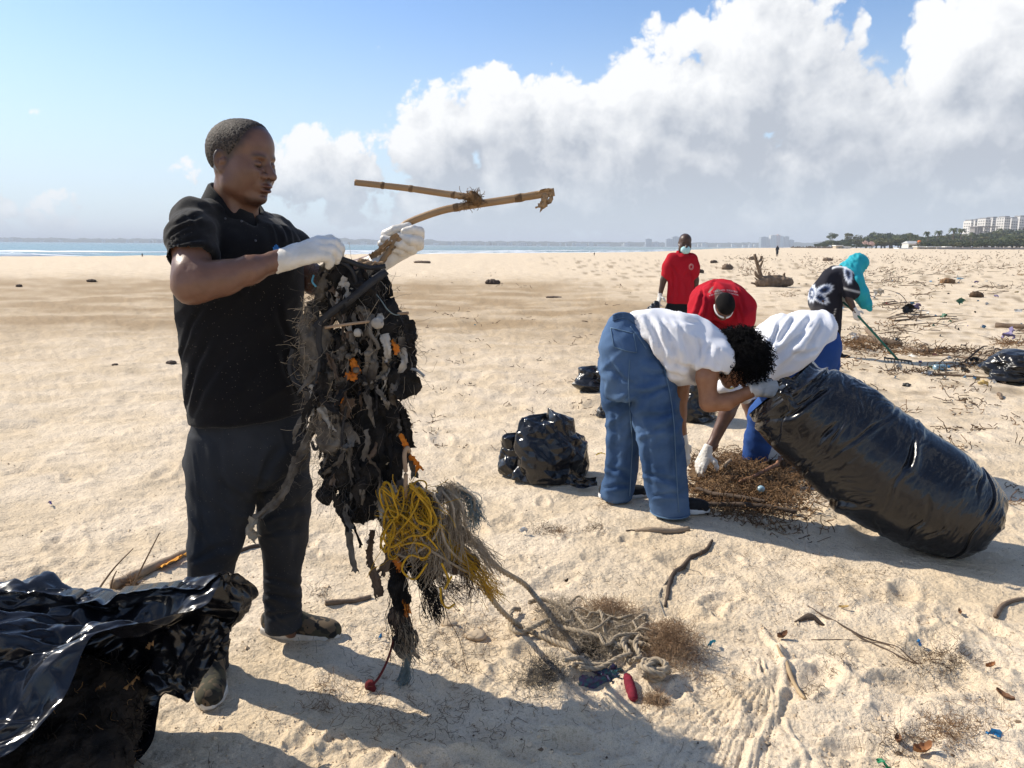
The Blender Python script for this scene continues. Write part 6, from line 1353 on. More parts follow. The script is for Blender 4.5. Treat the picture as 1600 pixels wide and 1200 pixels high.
    for q in range(120):                      # the mess of narrow torn strips over everything
        u, v, ru, rv, dp = [(545, 455, 45, 40, .06), (560, 530, 62, 45, .085), (550, 600, 66, 55, .085), (555, 690, 58, 60, .075), (505, 590, 30, 80, .09), (615, 560, 26, 70, .05), (535, 740, 40, 50, .06)][int(rg.integers(0, 7))]
        du, dv = rg.normal(0, .5), rg.normal(0, .5); f = math.sqrt(max(0.05, 1 - min(1, du * du + dv * dv))); p = B(u + du * ru, v + dv * rv, -dp * f - .004); ln = rg.uniform(.04, .14); d = unit([rg.normal(0, .4), rg.normal(0, .15), -1]); m_ = mats_[int(rg.choice(7, p=[.26, .16, .22, .12, .12, .08, .04]))]
        V, Q = rag_geo(rg, [p, p + d * ln * .5 + rg.normal(0, .010, 3), p + d * ln + rg.normal(0, .016, 3)], rg.uniform(.006, .030), rg.uniform(.004, .020), 14, 6, .35, .0012, .15); obj(nm[m_.name], V, Q, m_, root)
    # webbing straps
    def strap(pts, w, th=.003, m_=web, name='strap'):
        c = spline(pts, 40); T = np.gradient(c, axis=0); T /= np.linalg.norm(T, axis=1)[:, None]; sd = np.cross(T, np.array([.15, -1, .1])); sd /= np.linalg.norm(sd, axis=1)[:, None]; nn = np.cross(T, sd)
        tw = .6 * noise3(np.stack([np.linspace(0, 4, 40), np.zeros(40) + rg.uniform(0, 30), np.zeros(40)], -1)); a = (np.cos(tw)[:, None] * sd + np.sin(tw)[:, None] * nn) * w / 2; b = np.cross(T, a / (w / 2)) * th
        g = np.stack([c + a + b, c - a + b, c - a - b, c + a - b, c + a + b], 1); V, Q = sheet(g); return obj(name, V, Q, m_, root)
    strap([B(519, 398, -.08), B(545, 408, -.06), B(575, 418, -.03), B(602, 416, 0)], .014)
    strap([B(522, 404, -.07), B(548, 420, -.06), B(560, 450, -.05)], .010)
    strap([B(603, 424, -.03), B(575, 445, -.085), B(545, 470, -.09), B(518, 488, -.085), B(492, 512, -.08)], .022, .0035)
    strap([B(500, 500, -.085), B(498, 535, -.085), B(502, 560, -.08), B(495, 600, -.08), B(488, 625, -.07)], .016, .003)
    strap([B(458, 545, -.05), B(453, 575, -.05), B(462, 598, -.055), B(480, 608, -.06), B(497, 608, -.07)], .015, .003)
    strap([B(466, 548, -.045), B(460, 575, -.045), B(470, 592, -.05)], .008, .004)
    strap([B(545, 620, -.07), B(538, 650, -.075), B(534, 690, -.075), B(533, 720, -.07)], .008, .004)
    strap([B(487, 690, -.05), B(492, 702, -.05), B(498, 696, -.05), B(496, 682, -.05)], .010, .003)
    strap([B(636, 575, -.03), B(652, 579, -.03), B(663, 588, -.03)], .008, .0015, mat('grey_band', (.30, .31, .32, 1), .5), 'strap')
    def cord(pts, r, m_, name, n=30, sides=6): return Tubes().add(spline(pts, n), r, sides).obj(name, m_, root)
    cord([B(620, 488, -.03), B(630, 505, -.03), B(640, 535, -.03), B(645, 555, -.03), B(651, 566, -.03)], .0022, web, 'wire')
    cord([B(582, 452, -.03), B(596, 470, -.05), B(606, 484, -.06), B(618, 492, -.05), B(630, 490, -.04)], .0016, blu, 'wire')
    cord([B(490, 430, -.05), B(488, 440, -.06), B(494, 448, -.06)], .003, mat('blue_wire', (.10, .30, .42, 1), .5), 'wire')
    cord([B(508, 512, -.09), B(540, 507, -.10), B(580, 502, -.08)], .0045, tan_, 'cane_piece'); cord([B(622, 490, -.04), B(638, 489, -.05)], .005, tan_, 'cane_piece')
    cord([B(640, 706, -.05), B(636, 700, -.06), B(632, 712, -.07), B(634, 740, -.075), B(633, 778, -.07)], .0068, tan_, 'thick_cord', 30, 8)
    cord([B(580, 500, -.08), B(579, 520, -.09), B(588, 534, -.09), B(592, 545, -.085)], .006, gry, 'thick_cord')
    # the fibrous strip that swings across the far trouser leg
    V, Q = rag_geo(rg, [B(492, 655, -.02), B(478, 690, -.02), B(462, 725, -.01), B(445, 765, -.0), B(425, 790, .01), B(403, 808, .02)], .030, .022, 40, 7, .4); obj('fibre_strip', V, Q, gry, root)
    tb = Tubes(); fuzz(tb, rg, [B(492, 655, -.02), B(462, 725, -.01), B(445, 765, 0), B(403, 808, .02)], 120, .03, .0006); tb.obj('fibre_fuzz', gry, root, kind='stuff')
    V, Q = rag_geo(rg, [B(398, 808, .02), B(392, 830, .02), B(402, 842, .02)], .03, .03); obj('grey_rag', V, Q, bge, root)
    # grey and beige threads all over the rags
    def pts_in(n, ell):
        out = []
        for _ in range(n):
            u, v, ru, rv, dy, rd = ell[rg.integers(0, len(ell))]; d = unit(rg.normal(size=3)); out.append(B(u, v, dy) + d * np.array([ru, rd, rv]) * k * rg.uniform(.75, 1.12))
        return np.array(out)
    EL = [(560, 460, 46, 40, 0, 34), (590, 520, 46, 60, 0, 40), (545, 580, 60, 60, 0, 45), (500, 560, 36, 70, -.02, 30), (515, 640, 36, 70, -.02, 30), (625, 560, 26, 60, .01, 22), (570, 650, 56, 60, 0, 45), (560, 740, 50, 60, 0, 38), (515, 720, 26, 60, -.01, 20)]
    tb = Tubes(); p = pts_in(1300, EL); tb.batch(strands(rg, p, (0, -.25, -.9), rg.uniform(.02, .12, 1300), 12, .9, .3), .0005, 3); tb.obj('grey_threads', gry, root, kind='stuff')
    tb = Tubes(); p = pts_in(520, EL[:5] + EL[3:6]); tb.batch(strands(rg, p, (0, -.4, -.7), rg.uniform(.03, .14, 520), 14, 1.2, .2), .0006, 3); tb.obj('pale_threads', bge, root, kind='stuff')
    tb = Tubes(); p = pts_in(420, EL); d = p - np.array([B(565, 600)])[0]; d[:, 2] = -.1; d /= np.linalg.norm(d, axis=1)[:, None]; tb.batch(strands(rg, p, d, rg.uniform(.012, .05, 420), 8, .9, .8), .0006, 3); tb.obj('frayed_fringe', blk, root, kind='stuff')
    for m_, n_, ell in ((gry, 300, [(512, 430, 30, 34, 0, 25), (505, 475, 22, 30, 0, 20)]), (bge, 180, [(478, 500, 8, 30, -.04, 8), (480, 560, 12, 50, -.04, 10)])):
        tb = Tubes(); p = pts_in(n_, ell); tb.batch(strands(rg, p, (-.1, -.3, -.8), rg.uniform(.02, .08, n_), 12, 1.3, .1), .0008, 3); tb.obj('net_tuft', m_, root, kind='stuff')
    # shells and barnacles caught in it
    for (u, v, r) in ((560, 520, 7), (574, 553, 5), (545, 557, 5), (556, 578, 5), (590, 505, 9), (582, 566, 4), (540, 700, 4), (525, 650, 5), (600, 590, 4), (570, 600, 4), (586, 640, 3), (535, 545, 4)):
        V, Q = clump_geo([(B(u, v, -.085), r * k, r * k * .7, r * k * .9)], .003, .0018, u, (60, 160)); obj('shell', V, Q, wht if r > 6 else gry, root)
    # --- yellow cord and pale net cluster
    for i, bl in enumerate(([E(618, 790, 26, 44, .03), E(650, 800, 30, 46, .04), E(640, 840, 34, 36, .03)], [E(690, 840, 34, 34, .05), E(700, 870, 36, 22, .06), E(725, 880, 20, 16, .07)], [E(622, 870, 16, 34, .02), E(668, 890, 24, 18, .04)])):
        V, Q = clump_geo(bl, .0066, .011, i + 51, (15, 42)); obj('dark_net_core', V, Q, brn if i != 2 else blk, root)
    for q in range(18):                       # yellow hanks: looping cords
        c0 = B(rg.uniform(606, 662), rg.uniform(768, 850), -.075 + rg.uniform(-.02, .03)); n = 60; t = np.linspace(0, rg.uniform(.8, 2.0), n) * 2 * math.pi
        a, b = rg.uniform(6, 17) * k, rg.uniform(20, 50) * k; th = rg.uniform(-.5, .9); x = a * np.cos(t) + 5 * k * noise3(np.stack([t * .7, 0 * t + q, 0 * t], -1)); z = b * np.sin(t) + 6 * k * noise3(np.stack([t * .6, 0 * t + q + 50, 0 * t], -1))
        P = np.stack([c0[0] + x * math.cos(th) - z * math.sin(th), c0[1] + .018 * np.sin(t * .9 + q) + .01 * noise3(np.stack([t, 0 * t + q, 0 * t], -1)), c0[2] + x * math.sin(th) + z * math.cos(th) - .02], -1)
        Tubes().add(P, .0022 + .0009 * rg.random(), 5).obj('yellow_cord', yel, root)
    for pts in ([(640, 760), (668, 785), (680, 812), (664, 835), (640, 838), (612, 855), (600, 835), (625, 800)], [(625, 852), (650, 848), (672, 858), (662, 872), (640, 868), (628, 890), (648, 905), (668, 880)], [(640, 755), (655, 775), (640, 810), (605, 850), (600, 862)], [(690, 880), (700, 905), (695, 920), (706, 900)], [(688, 918), (690, 940), (700, 950), (710, 944)], [(650, 770), (672, 800), (672, 830)], [(655, 772), (680, 806), (676, 822), (650, 812)]):
        cord([B(u, v, -.10 + .01 * math.sin(u)) for u, v in pts], .0034, yel, 'yellow_cord', 46, 6)
    tb = Tubes(); s0 = np.array([B(rg.normal(640, 20), rg.normal(800, 28), -.075 + rg.normal(0, .02)) for _ in range(90)]); tb.batch(strands(rg, s0, (0, -.2, -.5), rg.uniform(.05, .2, 90), 16, 1.6, .2), .0011, 3); tb.obj('yellow_strands', yel, root, kind='stuff')
    # pale net streaming over the right side and towards the rope
    def stream(n, a, b, c_, sp, r, m_, name, curl=.8):
        tb = Tubes(); S0 = np.array([B(*a) for _ in range(n)]) + rg.normal(0, sp, (n, 3)) * [1, .8, .6]; S1 = np.array([B(*b) for _ in range(n)]) + rg.normal(0, sp * 1.2, (n, 3)); S2 = np.array([B(*c_) for _ in range(n)]) + rg.normal(0, sp * 1.5, (n, 3))
        t = np.linspace(0, 1, 18)[None, :, None]; P = (1 - t) ** 2 * S0[:, None] + 2 * t * (1 - t) * S1[:, None] + t * t * S2[:, None]; P = P + np.cumsum(rg.normal(0, .0016 * curl * 3, P.shape), axis=1) + .010 * np.stack([noise3(P * 28 + 9), noise3(P * 28 + 50), noise3(P * 28 + 90)], -1)
        tb.batch(P, r, 3); tb.obj(name, m_, root, kind='stuff')
    stream(60, (694, 760, .03), (716, 800, -.02), (700, 880, -.01), .016, .0009, bge, 'pale_net'); stream(80, (702, 758, .03), (728, 790, .0), (712, 850, .0), .014, .0009, bge, 'pale_net')
    stream(90, (715, 760, .05), (745, 790, .03), (745, 815, .03), .008, .0010, blu, 'pale_net'); stream(60, (682, 800, -.02), (695, 850, -.04), (680, 900, -.03), .016, .0010, bge, 'pale_net')
    stream(36, (608, 762, -.04), (618, 800, -.07), (640, 850, -.06), .016, .0008, bge, 'pale_net', 1.2); stream(40, (650, 815, -.05), (668, 845, -.07), (650, 890, -.05), .018, .0008, bge, 'pale_net', 1.3); stream(60, (690, 840, -.02), (730, 880, .0), (780, 930, .12), .012, .0009, yel, 'yellow_strands'); stream(70, (605, 760, -.02), (598, 800, -.02), (620, 830, -.02), .012, .0009, bge, 'pale_net')
    stream(80, (700, 820, 0), (745, 850, .04), (770, 890, .08), .010, .0008, bge, 'pale_net'); stream(60, (660, 870, -.02), (690, 915, 0), (720, 930, .03), .012, .0008, brn, 'brown_fringe'); stream(90, (640, 880, .0), (672, 910, .0), (682, 960, .02), .008, .0011, blk, 'black_fringe'); stream(60, (720, 870, .05), (735, 900, .06), (735, 930, .06), .010, .0008, brn, 'brown_fringe')
    for pts in ([(690, 764, .0), (706, 790, -.03), (712, 830, -.03), (735, 868, .04), (760, 905, .12)], [(700, 762, .01), (722, 784, -.01), (728, 820, -.01), (748, 860, .06), (772, 895, .17)], [(684, 770, .0), (690, 812, -.05), (700, 856, -.05), (742, 900, .06)], [(708, 760, .03), (735, 775, .02), (742, 800, .02), (730, 812, .02)], [(640, 800, -.08), (665, 850, -.085), (690, 870, -.06), (740, 900, .05)], [(606, 764, -.04), (600, 790, -.06), (612, 820, -.07), (640, 842, -.08), (650, 870, -.07)], [(650, 760, -.06), (676, 770, -.05), (690, 800, -.05), (672, 842, -.08), (640, 870, -.07), (622, 862, -.06)]):
        tb = Tubes(); P = np.array([B(*q) for q in pts]); rope(tb, P + rg.normal(0, .004, P.shape), .0042, 60); fuzz(tb, rg, P, 90, .03, .0005, 0, .005, 1.2); tb.obj('pale_cord', bge, root)
    V, Q = rag_geo(rg, [B(596, 758, -.03), B(592, 790, -.04), B(600, 820, -.03)], .045, .03); obj('plastic_shred', V, Q, wht, root)
    V, Q = rag_geo(rg, [B(616, 758, -.05), B(614, 780, -.06), B(608, 800, -.05)], .03, .02); obj('plastic_shred', V, Q, wht, root)
    V, Q = rag_geo(rg, [B(694, 762, .0), B(680, 800, -.04), B(690, 830, -.03)], .05, .03, amp=.2); obj('grey_rag', V, Q, gry, root)
    # tails under it
    for i, (bl, m_) in enumerate((([E(621, 915, 13, 26, .0), E(626, 938, 12, 14, .0)], blk), ([E(622, 965, 15, 18, .0), E(630, 985, 13, 16, .0)], brn), ([E(628, 1005, 12, 16, .0), E(634, 1015, 9, 14, 0)], gry))):
        V, Q = clump_geo(bl, .005, .009, i + 71, (20, 60)); obj(('black_rag', 'brown_rag', 'grey_rag')[i], V, Q, m_, root)
    stream(120, (625, 880, -.01), (622, 940, -.02), (630, 1000, -.01), .009, .0009, blk, 'black_fringe'); stream(100, (634, 1000, .0), (640, 1025, .0), (628, 1068, .01), .006, .0008, blu, 'blue_grey_tail', .3); stream(60, (625, 960, -.02), (640, 1000, -.02), (645, 1020, -.01), .008, .0010, bge, 'pale_net')
    cord([B(615, 1000, -.02), B(606, 1030, -.02), B(594, 1055, -.02), B(583, 1070, -.02)], .0042, red, 'red_cord'); V, Q = clump_geo([(B(579, 1073, -.02), 8 * k, 6 * k, 10 * k)], .003, .004, 91, (40, 120)); obj('red_tassel', V, Q, red, root)
    cord([B(648, 985, .02), B(652, 1000, .02), B(646, 1018, .03), B(655, 1028, .04)], .006, brn, 'thick_cord')
    cord([B(690, 930, .04), B(700, 965, .06), B(718, 1000, .08), B(728, 1040, .10), B(740, 1075, .12)], .0011, brn, 'thin_vine', 40)
    # --- ropes down to the sand
    def Gd(u, v, h=.012): return GP(u, v, h)
    tb = Tubes(); rope(tb, [B(745, 845, .10), B(775, 885, .22), Gd(820, 950, .10), Gd(850, 962, .035)], .0105); tb.obj('rope', rop, root)
    tb = Tubes(); rope(tb, [B(752, 908, .10), B(775, 945, .20), Gd(806, 985, .03), Gd(850, 1000, .012), Gd(900, 1020, .012)], .010); tb.obj('rope', rop, root)
    loops = [[(812, 955), (800, 965), (798, 985), (812, 996), (840, 990), (856, 975)], [(826, 952), (850, 948), (880, 960), (895, 985), (900, 1000)], [(850, 962), (870, 985), (900, 1002), (940, 1012), (972, 1022)], [(930, 975), (955, 985), (990, 990), (1005, 1000), (1012, 1012)], [(900, 995), (940, 1000), (975, 1012), (1005, 1020)],
             [(1010, 990), (985, 1005), (972, 1018), (985, 1032)], [(968, 998), (975, 1012), (978, 1028), (985, 1040)], [(1000, 1005), (992, 1020), (1000, 1036), (990, 1045)], [(905, 1052), (935, 1046), (965, 1038), (985, 1032)], [(895, 1048), (920, 1040), (950, 1040)], [(880, 1045), (905, 1038), (925, 1042)]]
    for i, l in enumerate(loops):
        tb = Tubes(); rope(tb, [Gd(u, v, .014 + .016 * math.sin(j * 1.3 + i) ** 2 + .006 * (i % 3)) for j, (u, v) in enumerate(l)], .0095 if i < 8 else .0085); fuzz(tb, rg, [Gd(u, v, .016) for u, v in l], 60, .02, .0005, 0, .008); tb.obj('rope', rop, root)
    for q in range(16):                       # more turns of rope heaped on the knot of lines
        u0, v0 = rg.uniform(850, 1000), 0; v0 = 968 + (u0 - 850) * .30 + rg.normal(0, 12); l = [(u0 + rg.normal(0, 8) + 22 * j * rg.uniform(.6, 1.2), v0 + 7 * j * rg.uniform(0, 1.4) + rg.normal(0, 9)) for j in range(4)]
        tb = Tubes(); rope(tb, [Gd(u, v, .02 + rg.uniform(.0, .05) * math.sin(math.pi * (j + .5) / 4)) for j, (u, v) in enumerate(l)], rg.uniform(.0038, .0068)); fuzz(tb, rg, [Gd(u, v, .03) for u, v in l], 160, .03, .0005, 0, .008); tb.obj('rope', rop, root)
    # big knot of soft rope
    c0 = Gd(1022, 1062, .03)
    for q in range(7):
        t = np.linspace(0, 2 * math.pi * 1.1, 30); ax = unit(rg.normal(size=3)); A = unit(np.cross(ax, [.3, .5, .8])); Bx = np.cross(ax, A); r = rg.uniform(.022, .036)
        P = c0 + rg.normal(0, .008, 3) + r * (np.cos(t)[:, None] * A + np.sin(t)[:, None] * Bx) * np.array([1.2, 1, .75]); tb = Tubes(); rope(tb, P, .0105, 40); tb.obj('knot_loop', rop, root)
    # fibre tangles lying round the ropes
    def tangle(u, v, ru, rv, h, n, r, m_, name, ln=.09, curl=1.2):
        c = Gd(u, v, 0); a = ru * PX(u, v, c[1]); b = abs(GP(u, v - rv)[1] - c[1]); s0 = np.stack([c[0] + rg.normal(0, .45, n) * a, c[1] + rg.normal(0, .45, n) * b, np.zeros(n)], -1); e = np.exp(-((s0[:, 0] - c[0]) / a) ** 2 - ((s0[:, 1] - c[1]) / b) ** 2); s0[:, 2] = c[2] + h * e * rg.random(n)
        d = rg.normal(size=(n, 3)) * [1, 1, .35]; d /= np.linalg.norm(d, axis=1)[:, None]; P = strands(rg, s0, d, ln * rg.uniform(.4, 1.3, n), 10, curl, .15); P[:, :, 2] = np.maximum(P[:, :, 2], c[2] - .004); tb = Tubes(); tb.batch(P, r, 3); tb.obj(name, m_, root, kind='stuff')
    coir = mat('coir', (.22, .135, .075, 1), .95, (.33, .22, .13, 1), 12)
    tangle(1048, 1018, 52, 34, .11, 2200, .0006, coir, 'coir_clump', .05); tangle(950, 966, 56, 22, .07, 1500, .0006, coir, 'coir_clump', .05); tangle(1025, 1095, 22, 14, .03, 500, .0006, coir, 'coir_clump', .04); tangle(868, 972, 44, 26, .08, 630, .0006, bge, 'net_tangle', .05); tangle(915, 1000, 40, 16, .04, 540, .0006, bge, 'net_tangle', .05)
    tangle(935, 1000, 90, 34, .06, 1500, .0005, bge, 'net_tangle', .06); tangle(850, 1060, 46, 26, .035, 630, .0006, gry, 'net_tangle', .07); tangle(980, 990, 40, 16, .05, 480, .0006, bge, 'net_tangle', .04); tangle(925, 1020, 26, 14, .025, 390, .0006, blk, 'dark_net', .03)
    # woven purple and teal cloth and a knitted red piece
    pur = mat('purple_teal_weave', (.10, .045, .13, 1), .9, (.05, .16, .17, 1), 60)
    for (pts, w) in (([(905, 1062), (925, 1056), (950, 1054), (965, 1058)], .05), ([(930, 1040), (945, 1048), (955, 1062)], .045), ([(950, 1045), (962, 1042), (972, 1046)], .04)):
        V, Q = rag_geo(rg, [Gd(u, v, .012) for u, v in pts], w, w * .7, 26, 13, .25); obj('woven_cloth', V, Q, pur, root)
    kr = mat('crimson_knit', (.20, .010, .026, 1), .9, (.13, .008, .018, 1), 60)
    a, b = Gd(980, 1064, .012), Gd(990, 1090, .008)
    V, Q = clump_geo([(a + (b - a) * t, 0.009, .014, .009) for t in np.linspace(0, 1, 8)], .004, .0015, 95, (60, 120)); kn = obj('red_knit', V, Q, kr, root); tb = Tubes()
    for t in np.linspace(-.1, 1.1, 16):
        c = a + (b - a) * t; an = np.linspace(0, math.pi, 8); tb.add(np.stack([c[0] + .0100 * np.cos(an), c[1] - .013 * np.sin(an) * .75, c[2] + .0105 * np.sin(an)], -1), .0016, 4)
    tb.obj('knit_rib', kr, kn, kind='stuff')

def build_cane():
    rg = np.random.default_rng(9); Y = 2.455; B = lambda u, v, dy=0.0: W(u, v, Y + dy)
    bam = mat('dry_bamboo', (.36, .235, .125, 1), .55, (.27, .165, .08, 1), 9, .25, 60, spec=.35, bdist=.003); dk = mat('bamboo_node', (.20, .125, .065, 1), .8, (.12, .07, .035, 1), 40); rt = mat('root_fibre', (.20, .115, .05, 1), .9, (.13, .075, .035, 1), 40)
    root = empty('bamboo_cane', B(640, 346), 'dry forked bamboo cane held up level with a tuft of roots at the fork', 'bamboo stick')
    def pole(pts, r0, r1, nodes, name):
        c = spline(pts, 60); t = np.linspace(0, 1, 60); r = r0 + (r1 - r0) * t
        for q in nodes: r = r * (1 + .17 * np.exp(-((t - q) / .010) ** 2) - .06 * np.exp(-((t - q - .022) / .012) ** 2))
        o = Tubes().add(c, r, 14).obj(name, bam, root)
        for q in nodes:
            i = int(q * 59); Tubes().add(c[max(0, i - 1):i + 2], r[max(0, i - 1):i + 2] * 1.02, 12).obj('node_ring', dk, o)
        return c, o
    c1, o1 = pole([B(625, 358, -.002), B(640, 347), B(690, 329), B(740, 320), B(800, 311), B(866, 300)], .0112, .0125, (.04, .50, .84), 'main_stem')
    c2, o2 = pole([B(554, 285, -.03), B(600, 290, -.02), B(643, 295, -.01), B(690, 302), B(735, 308, .0)], .0095, .0105, (.24, .50, .86), 'branch_stem')
    V, Q = clump_geo([(B(737, 308, -.004), .016, .014, .012), (B(745, 313, -.006), .014, .014, .011)], .0035, .006, 3, (40, 90)); kn = obj('root_knot', V, Q, rt, root)
    tb = Tubes(); s0 = np.array([B(rg.uniform(724, 752), rg.uniform(302, 320), rg.uniform(-.02, .01)) for _ in range(160)]); tb.batch(strands(rg, s0, (.1, -.2, .1), rg.uniform(.015, .045, 160), 8, 1.5, .1), .0009, 3); tb.obj('root_hair', rt, kn, kind='stuff')
    # broken far end with a hanging splinter of bark
    V, Q = rag_geo(rg, [B(852, 304, -.012), B(850, 316, -.015), B(842, 326, -.012)], .020, .022, 12, 7, .5, .004); obj('bark_splinter', V, Q, bam, root)
    V, Q = rag_geo(rg, [B(862, 302, -.012), B(860, 312, -.014), B(856, 318, -.012)], .014, .010, 10, 7, .5, .004); obj('bark_splinter', V, Q, bam, root)
    V, Q = rag_geo(rg, [B(836, 302, -.012), B(850, 297, -.014), B(862, 297, -.012)], .010, .006, 10, 7, .4, .003); obj('bark_splinter', V, Q, bam, root)
    # split lower end below the fist
    for pts, w in (([(622, 366), (604, 382), (588, 396), (578, 402)], .016), ([(624, 370), (610, 392), (595, 412), (575, 428)], .018), ([(620, 372), (600, 402), (584, 420), (566, 430)], .013), ([(615, 384), (604, 400), (588, 424), (580, 432)], .011), ([(612, 378), (596, 390), (580, 396)], .009)):
        V, Q = rag_geo(rg, [B(u, v, -.05 + .01 * i) for i, (u, v) in enumerate(pts)], w, w * .7, 16, 5, .25, .004, .8); obj('split_slat', V, Q, bam, root)
    V, Q = rag_geo(rg, [B(560, 408, -.10), B(575, 412, -.1), B(598, 414, -.08)], .024, .016, 14, 7, .3, .004); obj('split_slat', V, Q, bam, root)
build_bundle(); build_cane()
# ------------------------------------------------------------------ black plastic bags
plastic = mat('black_bin_liner', (.007, .0072, .009, 1), .21, (.010, .0103, .013, 1), 3, .10, 30, spec=.5, bdist=.008)
plastic_soft = mat('black_bin_liner_soft', (.008, .008, .009, 1), .28, (.011, .011, .012, 1), 3, .15, 30, spec=.5, bdist=.008)
def subdivide(V, F):
    n = len(V); E = np.stack([F, np.roll(F, -1, 1)], -1); Es = np.sort(E.reshape(-1, 2), 1); key = Es[:, 0].astype(np.int64) * n + Es[:, 1]
    uq, inv = np.unique(key, return_inverse=True); mid = (V[uq // n] + V[uq % n]) / 2; fc = V[F].mean(1); ei = inv.reshape(-1, 4) + n; ci = np.arange(len(F)) + n + len(uq)
    Q = [np.stack([F[:, j], ei[:, j], ci, ei[:, j - 1]], -1) for j in range(4)]
    return np.concatenate([V, mid, fc]), np.concatenate(Q)
def facets(A, B, ca, cb, rg, wrap=True):
    """folded-paper relief: random heights on a coarse lattice, joined by flat triangles; A, B in 0..1"""
    v = rg.normal(size=(ca + 2, cb + 1)); 
    if wrap: v[:, cb] = v[:, 0]
    a = np.clip(A, 0, .9999) * ca; b = (B % 1.0 if wrap else np.clip(B, 0, .9999)) * cb; i, j = a.astype(int), b.astype(int); f, g = a - i, b - j
    v00, v10, v01, v11 = v[i, j], v[i + 1, j], v[i, j + 1], v[i + 1, j + 1]; flip = ((i * 7 + j * 13) % 3) == 0
    t1 = np.where(f + g < 1, v00 + (v10 - v00) * f + (v01 - v00) * g, v11 + (v01 - v11) * (1 - f) + (v10 - v11) * (1 - g))
    t2 = np.where(f > g, v00 + (v10 - v00) * f + (v11 - v10) * g, v00 + (v11 - v01) * f + (v01 - v00) * g)
    return np.where(flip, t2, t1)
def slack(blobs, cuts, h, seed, floor, amp=.014):
    """a slack liner: soft body pressed flat by a few planes, with long folds"""
    rg = np.random.default_rng(seed); lo = np.min([np.array(p) - max(r) for p, r in blobs], 0) - .06; hi = np.max([np.array(p) + max(r) for p, r in blobs], 0) + .06; F = Field(lo, hi, h)
    for p, r in blobs: F.ell(p, r, k=.05)
    c = np.mean([p for p, r in blobs], 0); ext = (hi - lo) / 2 - .06
    for _ in range(cuts):
        d = unit(rg.normal(size=3) * [1, 1.2, .8] + [0, -.3, .2]); F.plane(c + d * ext * np.abs(d) ** .3 * rg.uniform(.50, .78), d, .004)
    F.plane((0, 0, floor), (0, 0, -1), .01)
    V, Q = F.mesh(1); N = normals(V, Q); w = V + .06 * np.stack([noise3(V * 4 + seed), noise3(V * 4 + 30), noise3(V * 4 + 60)], -1); a = ridged(w * np.array([5, 5, 2.6]) + seed, 1); b = ridged(w * np.array([13, 13, 7]) + seed, 1)
    V = V + N * (amp * a * np.abs(a) + amp * .35 * b * np.abs(b))[:, None]; V[:, 2] = np.maximum(V[:, 2], floor); return V, Q
def crumpled(blobs, h, jit, seed, levels=3, sm=2, floor=None):
    """coarse facets pulled about, then rounded a little: a crumpled bin liner"""
    rg = np.random.default_rng(seed); lo = np.min([np.array(p) - max(r) for p, r in blobs], 0) - .1; hi = np.max([np.array(p) + max(r) for p, r in blobs], 0) + .1
    F = Field(lo, hi, h)
    for p, r in blobs: F.ell(p, r, k=.06)
    if floor is not None: F.plane((0, 0, floor), (0, 0, -1), .02)
    V, Q = F.mesh(1); V = V + normals(V, Q) * rg.normal(0, jit, len(V))[:, None] + rg.normal(0, jit * .5, V.shape)
    for l in range(levels):
        V, Q = subdivide(V, Q)
        if l >= levels - sm - 1: V = relax(V, Q, .4)
        if l == 0: V = V + rg.normal(0, jit * .22, V.shape)
    V = V + normals(V, Q) * (jit * .22 * (ridged(V / h * .45 + seed, 1) - .3))[:, None]
    if floor is not None: V[:, 2] = np.maximum(V[:, 2], floor)
    return V, Q
